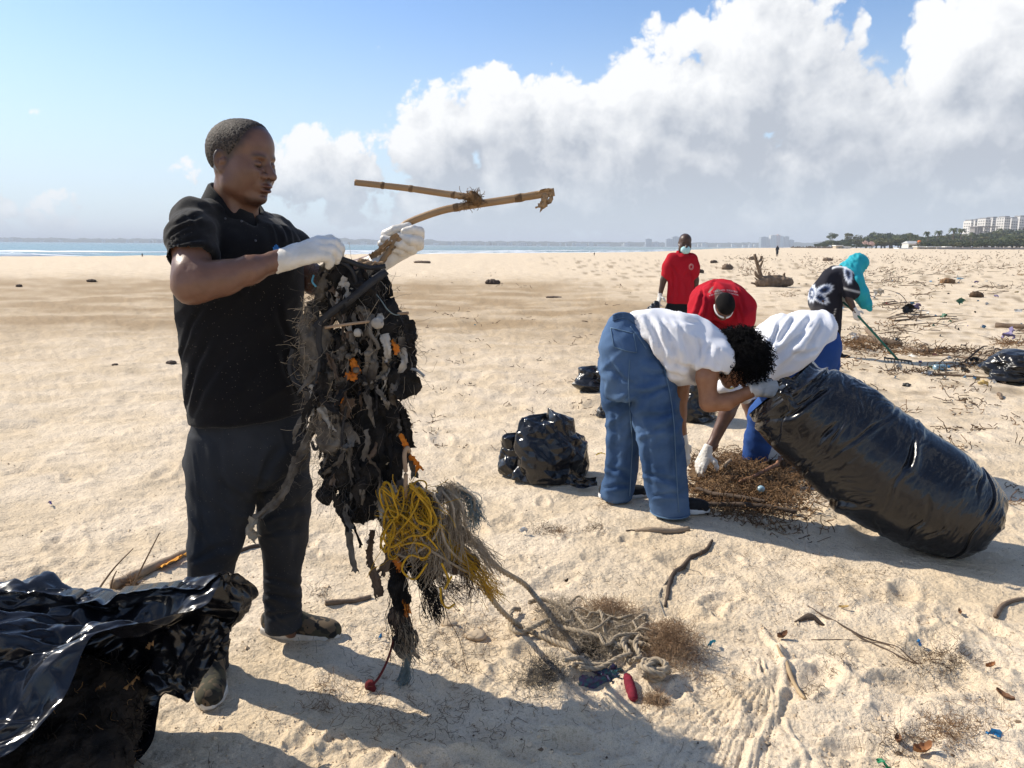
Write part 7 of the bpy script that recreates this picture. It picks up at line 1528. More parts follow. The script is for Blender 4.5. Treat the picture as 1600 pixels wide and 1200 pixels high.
def full_bag():
    A = [W(1222, 605, 3.74), W(1250, 635, 3.70), W(1302, 671, 3.66), W(1374, 730, 3.58), W(1456, 778, 3.48), W(1513, 810, 3.42), W(1552, 833, 3.38)]; R_ = [.190, .232, .268, .280, .260, .212, .13]
    nS, nT = 330, 360; c = spline(A, nS); r = np.interp(np.linspace(0, 6, nS), range(7), R_); k = np.ones(25) / 25; r = np.convolve(np.pad(r, 12, mode='edge'), k, 'valid')
    s = np.linspace(0, 1, nS); r *= np.sqrt(np.clip(1 - np.clip((s - .86) / .14, 0, 1) ** 3.2, 0.0004, 1)) * (1 + .0)
    T = np.gradient(c, axis=0); T /= np.linalg.norm(T, axis=1)[:, None]; up = np.array([0, 0, 1.0]); X = np.cross(T, up); X /= np.linalg.norm(X, axis=1)[:, None]; Z = np.cross(X, T)
    th = np.linspace(0, 2 * math.pi, nT, endpoint=False); S, TH = np.meshgrid(s, th, indexing='ij'); q = np.stack([np.cos(TH) * .8, np.sin(TH) * .8, S * 3.2], -1)
    d = .008 * fbm(q * 1.3, 2)
    for s0, w, a, ph in ((.13, .010, .022, .3), (.24, .010, .022, 2.0), (.47, .009, .034, 1.1), (.60, .007, .018, 2.6), (.70, .007, .020, .5), (.34, .006, .014, 4), (.40, .005, .012, 5.2), (.54, .005, .012, 3.3), (.79, .006, .016, 1.9), (.18, .005, .012, 4.4)):
        sc = s0 + .05 * np.sin(TH + ph) + .03 * noise3(q * np.array([2, 2, 0]) + s0 * 40); m = np.exp(-((S - sc) / w) ** 2); mk = smooth01(noise3(q * np.array([1.6, 1.6, 0]) + s0 * 70), -.25, .35); d -= .75 * a * m * mk; d += .35 * a * np.exp(-((S - sc - 1.8 * w) / (1.6 * w)) ** 2) * mk
    wr = q * np.array([3.2, 3.2, 13]); wr[..., 2] += 1.8 * noise3(q * 2.2)
    d += .0062 * (np.maximum(ridged(wr * np.array([.9, .9, 1.25]), 1), .1)) * (.12 + .88 * smooth01(noise3(q * 1.7 + 9), -.1, .4)); d += .0012 * np.maximum(ridged(q * np.array([7, 7, 34]) + 4, 1), .2)
    r4 = np.random.default_rng(44); Bn = TH / (2 * math.pi) + .02 * noise3(q * 3); An = S + .012 * noise3(q * 4 + 7); d += .0014 * facets(An, Bn + .35 * An, 26, 9, r4) + .0009 * facets(An, Bn - .2 * An, 70, 20, r4)
    lip = np.exp(-(S / .05) ** 2); d += lip * (.02 * np.sin(3 * TH + .5) + .016 * noise3(q * np.array([5, 5, 1]))); d += .018 * np.exp(-((S - .075) / .012) ** 2) * smooth01(np.cos(TH - 1.2), -.2, .8)
    tail = smooth01(S, .86, 1); d += tail * .03 * ridged(q * np.array([3, 3, .5]) + 2, 2)
    rr = np.maximum(r[:, None] + d * np.clip(r / .2, .1, 1)[:, None], .004); P = c[:, None] + rr[..., None] * (np.cos(TH)[..., None] * X[:, None] + np.sin(TH)[..., None] * Z[:, None])
    # settle on the sand
    gzv = ground_z(P[..., 0], P[..., 1]) + .004; P[..., 2] = np.where(P[..., 2] < gzv, gzv + .12 * (P[..., 2] - gzv) * 0, P[..., 2])
    V = P.reshape(-1, 3); i = np.arange(nS - 1)[:, None] * nT; j = np.arange(nT)[None, :]; j2 = (j + 1) % nT; Q = np.stack([i + j, i + j2, i + nT + j2, i + nT + j], -1).reshape(-1, 4)
    rw = np.random.default_rng(47); segs = [(1436, 662, 1338, 780, 4, .020), (1372, 612, 1275, 720, 4, .010), (1320, 582, 1232, 650, 4, .014), (1510, 735, 1440, 812, 4, .012), (1478, 700, 1400, 790, 3, .008), (1545, 770, 1490, 835, 4, .010), (1300, 590, 1238, 600, 3, .012), (1290, 640, 1225, 720, 4, .008), (1575, 815, 1500, 862, 4, .016), (1560, 850, 1480, 866, 4, .010)]
    for _ in range(95):
        t = rw.uniform(.06, .95); c_ = np.array([1250 + 290 * t, 630 + 190 * t]) + rw.normal(0, 34) * np.array([-.55, .83]) * .9; ln = rw.uniform(9, 40); a_ = rw.normal(2.2, .22); dx, dy = math.cos(a_) * ln / 2, math.sin(a_) * ln / 2; segs.append((c_[0] - dx, c_[1] - dy, c_[0] + dx, c_[1] + dy, rw.uniform(1.2, 2.4), rw.uniform(.002, .0055)))
    V = crease(V, Q, segs)
    e = empty('rubbish_bag', GP(1480, 872), 'huge full shiny black rubbish bag leaning over, its mouth held by the woman', 'rubbish bag'); b = obj('bag_body', V, Q, plastic, e)
    rg = np.random.default_rng(4)             # the bit of the rim bunched in the fist
    for pts, w0, w1 in (([W(1216, 600, 3.50), W(1228, 596, 3.49), W(1244, 604, 3.48)], .03, .05), ([W(1214, 612, 3.52), W(1228, 618, 3.50), W(1240, 640, 3.48)], .03, .05)):
        V, Q = rag_geo(rg, pts, w0, w1, 30, 13, .3, .002, .9, 0); obj('mouth_fold', V, Q, plastic, b)
full_bag()

def open_bag():
    L = [(345, 896, 1.96), (368, 902, 1.99), (384, 918, 2.02), (388, 940, 2.04), (380, 965, 2.05), (352, 985, 2.06), (336, 1010, 2.08), (318, 1042, 2.10), (285, 1070, 2.10), (255, 1088, 2.09), (247, 1120, 2.05), (235, 1165, 1.96), (185, 1215, 1.85), (90, 1270, 1.72), (-10, 1262, 1.58), (-20, 1205, 1.48), (30, 1165, 1.50), (72, 1120, 1.55), (102, 1082, 1.60), (128, 1020, 1.67), (150, 990, 1.71), (200, 975, 1.75), (262, 962, 1.82), (318, 946, 1.89), (338, 918, 1.93)]
    lip = spline([W(*p) for p in L] + [W(*L[0])], 421)[:-1]; n = len(lip); m = 230
    lip[:, 2] = np.maximum(lip[:, 2], ground_z(lip[:, 0], lip[:, 1]) + .006)
    cen = lip.mean(0); bc = np.array([cen[0] - 1.05, cen[1] - .10, .27]); rel = lip - cen; back = bc + rel * np.array([.2, .85, .62]) ; back[:, 2] = np.maximum(back[:, 2], .01)
    s = np.linspace(0, 1, m)[:, None, None]; P = lip[None] * (1 - s) + back[None] * s
    bulge = np.sin(np.pi * np.clip(s * 1.0, 0, 1)) * .10; out = rel / (np.linalg.norm(rel, axis=1)[:, None] + 1e-9); out[:, 0] *= .2; P = P + bulge * out[None] * np.array([0, 1, .35])
    # drop of the slack top between mouth and back, then long creases from the rim and crumples
    Vg = P.copy(); V, Q = sheet(np.concatenate([P, P[:, :1]], 1)); N = normals(V, Q).reshape(m, n + 1, 3)[:, :n]
    a = np.linspace(0, 2 * math.pi, n, endpoint=False)[None, :] + 0 * s[..., 0]; ss = s[..., 0] + 0 * a; q = P * 1.0
    w = q + .10 * np.stack([noise3(q * 3.1), noise3(q * 3.1 + 40), noise3(q * 3.1 + 80)], -1)
    fade = smooth01(ss, 0.0, .05); fall = (.25 + .75 * smooth01(ss, .02, .3))
    r5 = np.random.default_rng(55); Aw = ss + .03 * noise3(q * 3 + 5); Bw = a / (2 * math.pi) + .02 * noise3(q * 3 + 15)
    d = (.034 * facets(Aw, Bw + .15 * Aw, 7, 15, r5) + .015 * facets(Aw, Bw - .1 * Aw, 17, 38, r5) + .006 * facets(Aw, Bw, 44, 100, r5)) * (.25 + .75 * fall) + .040 * (ridged(w * np.array([2.2, 3.8, 3.0]) + 4, 2) - .3) * fall + .012 * (ridged(w * np.array([5, 8, 8]) + 2, 1) - .2) * (.3 + .7 * fall)
    d += .035 * np.sin(a * 9 + 3 * noise3(q * 2)) * np.exp(-ss / .25) * fade * .5
    P = P + N * (-d * (.25 + .75 * fade))[..., None]
    g = ground_z(P[..., 0], P[..., 1]) + .004; P[..., 2] = np.maximum(P[..., 2], g)
    V, Q = sheet(np.concatenate([P, P[:, :1]], 1)); e = empty('rubbish_bag', GP(180, 1195), 'wide open black rubbish bag in the lower left corner full of dark straw', 'rubbish bag'); b = obj('bag_body', V, Q, plastic, e)
    # closed back
    Vb = np.concatenate([P[-1], [P[-1].mean(0)]]); obj('bag_bottom', Vb, [(i, (i + 1) % n, n) for i in range(n)], plastic, e)
    rg = np.random.default_rng(6)
    for pts, w0, w1 in (([W(345, 898, 1.95), W(366, 910, 1.97), W(384, 940, 2.0), W(366, 975, 2.0)], .06, .08), ([W(340, 968, 2.0), W(318, 1010, 2.0), W(290, 1062, 2.0)], .09, .08), ([W(320, 990, 2.03), W(285, 1040, 2.02), W(255, 1085, 2.0)], .16, .14)):
        V, Q = rag_geo(rg, pts, w0, w1, 40, 17, .25, .0015, .6, 0); obj('torn_flap', V, Q, plastic, b)
    # what is in it
    h = empty('bag_contents', W(170, 1150, 1.85) * [1, 1, 0], 'dark heap of seaweed and straw inside the open bag in the corner', 'seaweed'); dk = mat('dark_weed', (.012, .009, .007, 1), .8, (.028, .019, .012, 1), 18, .8, 90, spec=.3); st = mat('dry_straw', (.30, .17, .065, 1), .7, (.20, .11, .045, 1), 30)
    C = [(W(120, 1178, 1.84), .12, .14, .08), (W(60, 1200, 1.72), .2, .16, .08), (W(165, 1145, 1.93), .08, .10, .06), (W(90, 1115, 1.92), .20, .16, .12)]; V, Q = clump_geo(C, .013, .022, 3, (9, 26)); V[:, 2] = np.maximum(V[:, 2], .008); ob = obj('weed_mass', V, Q, dk, h)
    N = normals(V, Q)
    for m_, nn, r in ((dk, 1500, .0016), (st, 90, .0012)):
        i = rg.integers(0, len(V), nn); dd = N[i] + rg.normal(0, 1.0, (nn, 3)); tb = Tubes(); tb.batch(strands(rg, V[i], dd / np.linalg.norm(dd, axis=1)[:, None], rg.uniform(.015, .045, nn), 7, .5, .2), r, 3); tb.obj('straw' if m_ is st else 'weed_strands', m_, h, kind='stuff')
    pl = [([(196, 1076), (206, 1066), (214, 1058)], .008), ([(230, 1012), (236, 1006)], .006), ([(150, 1078), (162, 1070)], .006)]
    for pts, w in pl: V, Q = rag_geo(rg, [W(u, v, 1.84) for u, v in pts] if len(pts) > 2 else [W(*pts[0], 1.84), W((pts[0][0] + pts[1][0]) / 2, (pts[0][1] + pts[1][1]) / 2, 1.83), W(*pts[1], 1.84)], w, w * .6, 16, 5); obj('dry_leaf', V, Q, st, h)
open_bag()

def small_bags():
    B = lambda u, v, Y: W(u, v, Y)
    def bag(parts, seed, lab, at, m_=plastic, extra=()):
        """parts: (centre, rx, ry, height, lean x): slack sacks of folded plastic"""
        g = GP(*at); e = empty('rubbish_bag', g, lab, 'rubbish bag'); r = np.random.default_rng(seed); b = None
        for c, rx, ry, hh, ln in parts:
            A, Bq = np.meshgrid(np.linspace(0, 1, 120), np.linspace(0, 1, 201), indexing='ij'); q = np.stack([np.cos(Bq * 2 * math.pi), np.sin(Bq * 2 * math.pi), A * 2], -1); pr = np.interp(A, [0, .08, .35, .65, .86, .95, 1], [.60, .98, 1.0, .90, .74, .50, .02]); z = np.interp(A, [0, .08, .35, .65, .86, 1], [0, .04, .38, .72, .95, 1.0])
            s_ = (rx + ry) / 2; Aw = A + .05 * noise3(q * 1.4 + seed); Bw = Bq + .03 * noise3(q * 1.4 + seed + 9); d = s_ * (.17 * facets(Aw, Bw + .2 * A, 3, 7, r) + .085 * facets(Aw, Bw - .15 * A, 6, 15, r) + .028 * facets(Aw, Bw, 15, 36, r)); d[:, -1] = d[:, 0]
            rr = pr * (1 + d / s_) ; P = np.stack([c[0] + rx * rr * q[..., 0] + ln * z * hh, c[1] + ry * rr * q[..., 1], g[2] + (c[2] if len(c) > 2 else 0) + hh * z * (1 + .35 * d / s_)], -1); P[:, -1] = P[:, 0]
            V, Q = sheet(P); V[:, 2] = np.maximum(V[:, 2], g[2] - .004); o = obj('bag_body', V, Q, m_, e); b = b or o
        for pts, w0, w1 in extra: V, Q = rag_geo(r, pts, w0, w1, 30, 13, .3, .002, .6, 0); obj('loose_fold', V, Q, m_, b)
        return e
    Y = 4.55
    bag([(B(856, 720, Y)[:2], .21, .17, .41, -.02), (B(808, 700, Y + .1)[:2], .10, .10, .24, .0), (B(892, 716, Y + .06)[:2], .10, .12, .27, .0)], 5, 'small crumpled black bag lying on the sand left of the jeans', (850, 760), plastic,
        [([B(888, 744, 4.32), B(908, 754, 4.33), B(932, 752, 4.34)], .09, .05)])
    bag([(B(932, 560, 7.6)[:2], .2, .2, .24, 0)], 8, 'black bag on the sand right behind the hips of the bending woman', (928, 578), plastic_soft)
    bag([(B(1082, 618, 6.3)[:2], .2, .2, .33, 0)], 12, 'black bag seen between the arms of the bending woman', (1080, 643), plastic_soft)
    bag([(B(946, 630, 6.4)[:2], .07, .08, .13, 0)], 15, 'little black bag end peeping out left of the jeans', (944, 642), plastic_soft)
    bag([(B(1595, 560, 8.3)[:2], .36, .3, .30, .1), (B(1640, 560, 8.4)[:2], .3, .3, .34, 0)], 18, 'black bag lying at the right edge of the photo', (1580, 582), plastic_soft)
    e = empty('carrier_bag', B(1022, 500, 9.9), 'little black bag hanging from the glove of the standing red shirt', 'bag'); V, Q = crumpled([(B(1025, 476, 9.9), (.05, .05, .06)), (B(1021, 488, 9.9), (.11, .10, .09)), (B(1028, 500, 9.9), (.11, .10, .10))], .045, .014, 21, 3); obj('bag_body', V, Q, plastic_soft, e)
small_bags()
# ------------------------------------------------------------------ drift wood, weed and litter on the sand
wood = mat('driftwood', (.20, .145, .10, 1), .9, (.13, .09, .06, 1), 9, .5, 60); wood_pale = mat('pale_driftwood', (.34, .26, .18, 1), .9, (.25, .185, .125, 1), 9, .4, 60); wood_dark = mat('dark_wet_wood', (.06, .042, .03, 1), .85, (.10, .07, .05, 1), 12, .4, 60)
weed_m = mat('dry_weed', (.16, .088, .042, 1), .95, (.25, .15, .075, 1), 8); weed_d = mat('dark_weed_bits', (.075, .045, .025, 1), .95, (.13, .08, .045, 1), 8)
bottle_m = mat('clear_blue_plastic', (.35, .52, .60, 1), .15, spec=.6, trans=.5)
def lay(pts, r, m_, name, lab, cat, grp=None, n=14, sides=6, lift=.6, rough=.0, seed=0):
    """a stick or cord lying on the sand through photo points"""
    P = np.array([GP(u, v) for u, v in pts]); c = spline(P, n); rr = np.interp(np.linspace(0, 1, n), np.linspace(0, 1, len(r)), r) if np.ndim(r) else np.full(n, r); zz = gzv(c[:, 0], c[:, 1]); c[:, 2] = .35 * zz + .65 * np.convolve(np.pad(zz, 2, mode='edge'), np.ones(5) / 5, 'valid') + rr * lift
    if rough: c = c + rough * noise3(c * 9 + seed)[:, None] * np.array([1, 1, .2]); rr = rr * (1 + .25 * noise3(c * 25 + seed))
    V, Q, _ = Tubes().add(c, rr, sides).geo(); o = obj(name, V, Q, m_); recenter(o, c[n // 2]); tag(o, lab, cat, grp); return o
def litter_named():
    lay([(1112, 850), (1100, 866), (1075, 878), (1052, 900), (1044, 925), (1040, 945)], [.007, .010, .011, .009, .006], wood_dark, 'old_rope', 'dark twisted old rope end curving over the sand below the shoes', 'rope', None, 40, 7, rough=.006)
    lay([(1058, 898), (1045, 905), (1030, 930), (1036, 950), (1050, 970), (1066, 986)], .0028, mat('grey_cord', (.22, .2, .17, 1), .9), 'cord', 'thin grey cord running on from the dark rope end', 'cord', None, 40, 5)
    lay([(1072, 884), (1090, 890), (1096, 900), (1075, 902)], .002, mat('grey_cord', (.22, .2, .17, 1), .9), 'cord', 'thin loop of grey cord beside the dark rope end', 'cord', None, 30, 5)
    lay([(992, 834), (1030, 836), (1076, 832)], [.008, .016, .014], wood_pale, 'stick', 'short thick pale stick in front of the black and white shoe', 'stick', None, 20, 8, .7, .004)
    lay([(978, 833), (1000, 833)], .004, wood_dark, 'twig', 'thin dark twig touching the pale stick below the jeans', 'twig')
    lay([(178, 924), (215, 905), (260, 886), (297, 870)], [.022, .021, .019, .017], wood_pale, 'bamboo_pole', 'pale bamboo pole lying behind the open black bag and the legs', 'pole', None, 30, 10, .9)
    for pts, lab in (([(204, 922, 0), (225, 880, .18), (249, 833, .38)], 'bare twig leaning up from the end of the bamboo pole'), ([(249, 833, .38), (270, 842, .32), (292, 856, .2)], 'thin twig sloping down from the leaning twig to the trouser leg'), ([(153, 922, .0), (178, 888, .12), (208, 857, .24)], 'slender dry twig standing up left of the bamboo pole'), ([(172, 922, 0), (176, 905, .04), (182, 892, .08)], 'shortest twig standing behind the open black bag')):
        b = GP(pts[0][0], pts[0][1]); P = [np.array(W(u, v, b[1] - .02)) for u, v, h in pts]; V, Q, _ = Tubes().add(spline(P, 12), np.linspace(.0048, .0022, 12), 5).geo(); o = obj('twig', V, Q, wood); recenter(o, P[0]); tag(o, lab, 'twig')
    rg = np.random.default_rng(14)
    c = GP(203, 918, .01); tb = Tubes(); tb.batch(strands(rg, c + rg.normal(0, .02, (220, 3)) * [1, 1, .6], rg.normal(size=(220, 3)), .05, 8, 1, .2), .0008, 3); o = tb.obj('root_tuft', weed_m); recenter(o, c); tag(o, 'brown root tuft at the lower end of the bamboo pole', 'root tuft')
    V, Q = rag_geo(rg, [GP(250, 896, .02), GP(275, 886, .03), GP(294, 878, .03)], .03, .02, 14, 7); o = obj('orange_scrap', V, Q, mat('orange_scrap', (.60, .26, .02, 1), .7)); recenter(o, GP(270, 886)); tag(o, 'bright orange scrap beside the bamboo pole', 'plastic scrap')
    lay([(508, 952), (545, 945), (580, 937)], [.012, .010, .009], wood, 'stick', 'brown stick lying on the sand behind the camouflage shoe', 'stick', None, 16, 7, .7, .003)
    lay([(372, 866), (400, 858), (420, 852)], [.010, .012, .008], wood_dark, 'stick', 'dark stick seen between the two trouser legs', 'stick', None, 14, 6, .7, .003)
    lay([(1214, 1018), (1232, 1050), (1258, 1093)], [.004, .008, .006], mat('tan_stick', (.42, .31, .18, 1), .8, (.33, .23, .13, 1), 12), 'stick', 'straight tan stick on the smooth sand right of the drag marks', 'stick', None, 16, 7)
    lay([(1262, 948), (1330, 985), (1405, 1025), (1438, 1042)], .0035, wood_dark, 'twig', 'longer of the two dark twigs pointing to the weed heap at lower right', 'twig', None, 24, 5); lay([(1290, 965), (1340, 988), (1395, 1010), (1430, 1032)], .0028, wood_dark, 'twig', 'upper thin twig alongside the longer dark twig', 'twig', None, 24, 5); lay([(1268, 995), (1330, 997), (1380, 1005), (1420, 1030)], .0018, wood, 'twig', 'hair-thin arching twig below the two dark twigs', 'twig', None, 24, 4)
    lay([(1242, 972), (1265, 968), (1288, 975)], [.004, .016, .004], wood_dark, 'bark_piece', 'curved piece of dark bark at the start of the dark twigs', 'bark', None, 16, 6, .4)
    lay([(1556, 962), (1566, 948), (1590, 940), (1620, 936)], [.010, .009, .008], wood, 'branch', 'hooked reddish brown branch at the right edge in the bag shadow', 'branch', None, 20, 7, .8)
    def leaf(u, v, L_, w, lab, ang, m_, h=.02, nm='dry_leaf'):
        L_ *= .62; w *= .62; h *= .55; c = GP(u, v, .008); d = np.array([math.cos(ang), math.sin(ang), .15]); sd = np.array([-math.sin(ang), math.cos(ang), 0]); t = np.linspace(-1, 1, 15)[:, None]; x = np.linspace(-1, 1, 9)[None, :]; ww = w / 2 * np.sqrt(np.clip(1 - t ** 2, 0.01, 1)); g = c + (t * L_ / 2)[..., None] * d + (x * ww)[..., None] * sd; g[..., 2] += h * (x ** 2) * .8 + h * .6 * t ** 2 + .25 * h * noise3(np.stack([t * 3 + 0 * x, x * 3 + 0 * t, 0 * t * x + u], -1)) - .002; V, Q = sheet(g); k = len(V); o = obj(nm, np.concatenate([V, V + [0, 0, .0012]]), np.concatenate([Q, Q[:, ::-1] + k]), m_); recenter(o, c); tag(o, lab, 'leaf')
    lf = mat('dead_leaf', (.20, .095, .045, 1), .7, (.11, .055, .03, 1), 25); lo = mat('orange_leaf', (.33, .15, .06, 1), .7, (.22, .10, .045, 1), 25)
    leaf(1222, 996, .07, .04, 'curled brown leaf alone on the sand right of the ropes', .3, lf, .03); leaf(1570, 1092, .09, .035, 'dark pointed leaf lying near the right edge of the photo', 2.2, lf, .02); leaf(1440, 1180, .09, .05, 'curled orange leaf near the bottom right corner', .1, lo, .035); leaf(1402, 1165, .05, .03, 'small brown leaf in the weed near the bottom right', 1.1, lf); leaf(1548, 1034, .06, .03, 'small orange brown leaf above the pointed dark leaf', .2, lo); leaf(1318, 950, .06, .025, 'pale straw coloured leaf left of the tread prints', -.3, mat('straw_leaf', (.42, .28, .10, 1), .7), .01); leaf(885, 910, .03, .02, 'tiny black leaf scrap above the rope loops', .4, wood_dark); leaf(1500, 955, .04, .02, 'little dark leaf by the edge of the bag shadow', 1.4, lf)
    def scrap(u, v, w, l, lab, m_, seed, cat='plastic scrap'):
        w *= .6; l *= .6; c = GP(u, v, .006); a = seed * 1.3; r2 = np.random.default_rng(seed); d = np.array([math.cos(a), math.sin(a), 0]) * l / 2; V, Q = rag_geo(r2, [c - d, c + (0, 0, .012), c + d], w, w * .7, 12, 7, .4); V[:, 2] += max(0, c[2] - V[:, 2].min()); o = obj('plastic_scrap', V, Q, m_); recenter(o, c); tag(o, lab, cat)
    blue = mat('blue_plastic', (.02, .17, .42, 1), .4, (.03, .25, .5, 1), 30); teal = mat('teal_plastic', (.03, .30, .38, 1), .5); white = mat('white_litter', (.62, .61, .58, 1), .6, (.5, .49, .46, 1), 20); green = mat('green_plastic', (.02, .20, .09, 1), .5); purple = mat('purple_plastic', (.14, .10, .30, 1), .5)
    scrap(1436, 1008, .02, .05, 'bright blue scrap at the top of the weed heap at lower right', blue, 1); scrap(1553, 1152, .03, .06, 'royal blue scrap near the bottom right corner', blue, 2); scrap(1112, 1013, .015, .06, 'thin teal blue scrap right of the brown fibre clump', teal, 3); scrap(1378, 1198, .02, .05, 'dark green scrap at the bottom edge of the photo', green, 4); scrap(819, 840, .035, .06, 'small white scrap by the weed left of centre', white, 5); scrap(947, 667, .03, .07, 'pale blue scrap showing left of the far jeans leg', teal, 6); scrap(742, 507, .02, .05, 'tiny bluish scrap on the middle sand', teal, 7); scrap(595, 998, .01, .02, 'minute blue scrap in the shadow under the bundle', blue, 8); scrap(80, 792, .03, .05, 'tiny purple grey scrap alone on the left sand', purple, 9); scrap(938, 716, .012, .12, 'yellow string scrap left of the jeans ankle', mat('yellow_scrap', (.6, .45, .03, 1), .6), 10)
    for (u, v, s, lab) in ((638, 986, .016, 'round clod of damp sand beside the hanging tail'), (702, 978, .026, 'larger clod of damp sand right of the hanging tail'), (742, 990, .034, 'flat sand clod in the middle below the net'), (268, 573, .05, 'dark shell of a coconut alone on the left sand'), (180, 577, .03, 'small dark pebble on the left sand')):
        c = GP(u, v); V, Q = clump_geo([(c + (0, 0, s * .1), s * 1.2, s * .9, s * .42)], max(.005, s * .16), s * .12, int(s * 999), (12, 40)); o = obj('clod' if s != .05 else 'coconut_shell', V, Q, wood_dark if u < 300 else mat('damp_sand', (.40, .31, .21, 1), 1, (.47, .37, .26, 1), 40)); recenter(o, c); tag(o, lab, 'clod' if u > 300 else 'shell')
    # bottles
    def bottle(u, v, L_, a, lab, m_=bottle_m):
        c = GP(u, v, L_ * .16); d = np.array([math.cos(a), math.sin(a), 0]); r = L_ * .16; prof = [(0, 0), (0, .8), (.03, 1), (.3, .96), (.33, .88), (.36, .96), (.62, 1), (.80, .55), (.9, .33), (.9, .42), (1, .42), (1, 0)]; e = empty('plastic_bottle', c - (0, 0, r), lab, 'bottle')
        P = np.array([c + d * (s - .5) * L_ for s, q in prof[:10]]); V, Q, _ = Tubes().add(P, np.array([max(q * r, .0008) for s, q in prof[:10]]), 14).geo(); obj('bottle_body', V, Q, m_, e); V, Q, _ = Tubes().add([c + d * .4 * L_, c + d * .5 * L_], r * .44, 12).geo(); obj('cap', V, Q, blue, e)
    bottle(1471, 580, .22, .3, 'clear blue water bottle on the sand right of the full bag'); bottle(1360, 522, .2, 1.0, 'pale plastic bottle among litter beside the rake handle'); bottle(1500, 437, .3, .1, 'white looking bottle by the bush on the far right')
    c = GP(1188, 779, .02); V, Q = clump_geo([(c + (0, 0, .03), .022, .02, .02)], .005, .001, 2); o = obj('bottle_cap', V, Q, mat('pale_blue_cap', (.32, .48, .56, 1), .3, spec=.5)); recenter(o, c); tag(o, 'small pale blue plastic ball on the brown weed heap', 'plastic ball')
litter_named()

def weed_heap():
    rg = np.random.default_rng(51)
    c0 = GP(1185, 770); e = empty('weed_heap', c0, 'heap of dry brown seaweed between the stooping people and the full bag', 'seaweed'); n = 5200
    uv = np.stack([rg.normal(1175, 60, n), rg.normal(765, 34, n)], 1); uv = uv[(uv[:, 0] > 1060) & (uv[:, 0] < 1310) & (uv[:, 1] > 700) & (uv[:, 1] < 850) & (uv[:, 1] < 830 + .3 * (uv[:, 0] - 1180))]
    P = np.array([G(u, v) for u, v in uv]); h = .10 * np.exp(-((uv[:, 0] - 1165) / 75) ** 2 - ((uv[:, 1] - 752) / 36) ** 2); z = gzv(P[:, 0], P[:, 1]); hump = .6 * h * (1 + .6 * noise3(P * 7)); P[:, 2] = z + hump * rg.uniform(.4, 1.0, len(P))
    d = rg.normal(size=(len(P), 3)) * [1, 1, .35]; d /= np.linalg.norm(d, axis=1)[:, None]; k = rg.random(len(P)) < .62
    for sel, m_ in ((k, weed_m), (~k, weed_d)):
        S0 = strands(rg, P[sel], d[sel], rg.uniform(.03, .11, sel.sum()), 8, 1.1, .1); tb = Tubes(); tb.batch(S0, rg.uniform(.0012, .0030, (sel.sum(), 1)) * np.ones((1, 8)), 3); tb.obj('weed_strands', m_, e, kind='stuff')
    g = np.array([[GP(u, v) for u in np.linspace(1075, 1290, 60)] for v in np.linspace(712, 822, 34)]); uu, vv = np.meshgrid(np.linspace(1075, 1290, 60), np.linspace(712, 822, 34)); g[..., 2] += .055 * np.exp(-((uu - 1165) / 75) ** 2 - ((vv - 752) / 36) ** 2) * (1 + .7 * noise3(g * 9)) - .012 + .01 * noise3(g * 30); V, Q = sheet(g); obj('weed_mat', V, Q[:, ::-1], mat('weed_mat', (.12, .07, .035, 1), 1, (.26, .17, .09, 1), 16, .9, 60, bdist=.02), e, kind='stuff')
    lay([(1218, 732), (1208, 745), (1185, 757), (1155, 768)], [.013, .012, .010], mat('reddish_wood', (.26, .13, .075, 1), .8, (.2, .1, .06, 1), 20), 'stick', 'curved reddish stick on top of the brown weed heap', 'stick', None, 20, 7, 5.5); lay([(1088, 772), (1120, 782), (1160, 790), (1195, 797)], [.010, .014, .012], wood_dark, 'stick', 'upper dark log strip across the front of the weed heap', 'stick', None, 20, 7, 3, .008)
    lay([(1100, 797), (1150, 800), (1200, 803), (1245, 808)], [.012, .016, .012], wood_dark, 'stick', 'lower long dark branch at the front edge of the weed heap', 'stick', None, 20, 7, 2, .008); lay([(1140, 738), (1128, 750)], .012, wood_pale, 'stick', 'short pale stub in the weed near the reaching glove', 'stick', None, 8, 7, 5); lay([(1185, 818), (1198, 832)], .006, wood_pale, 'stick', 'small pale splinter in the dark weed below the heap', 'stick', None, 8, 6, 3)
weed_heap()

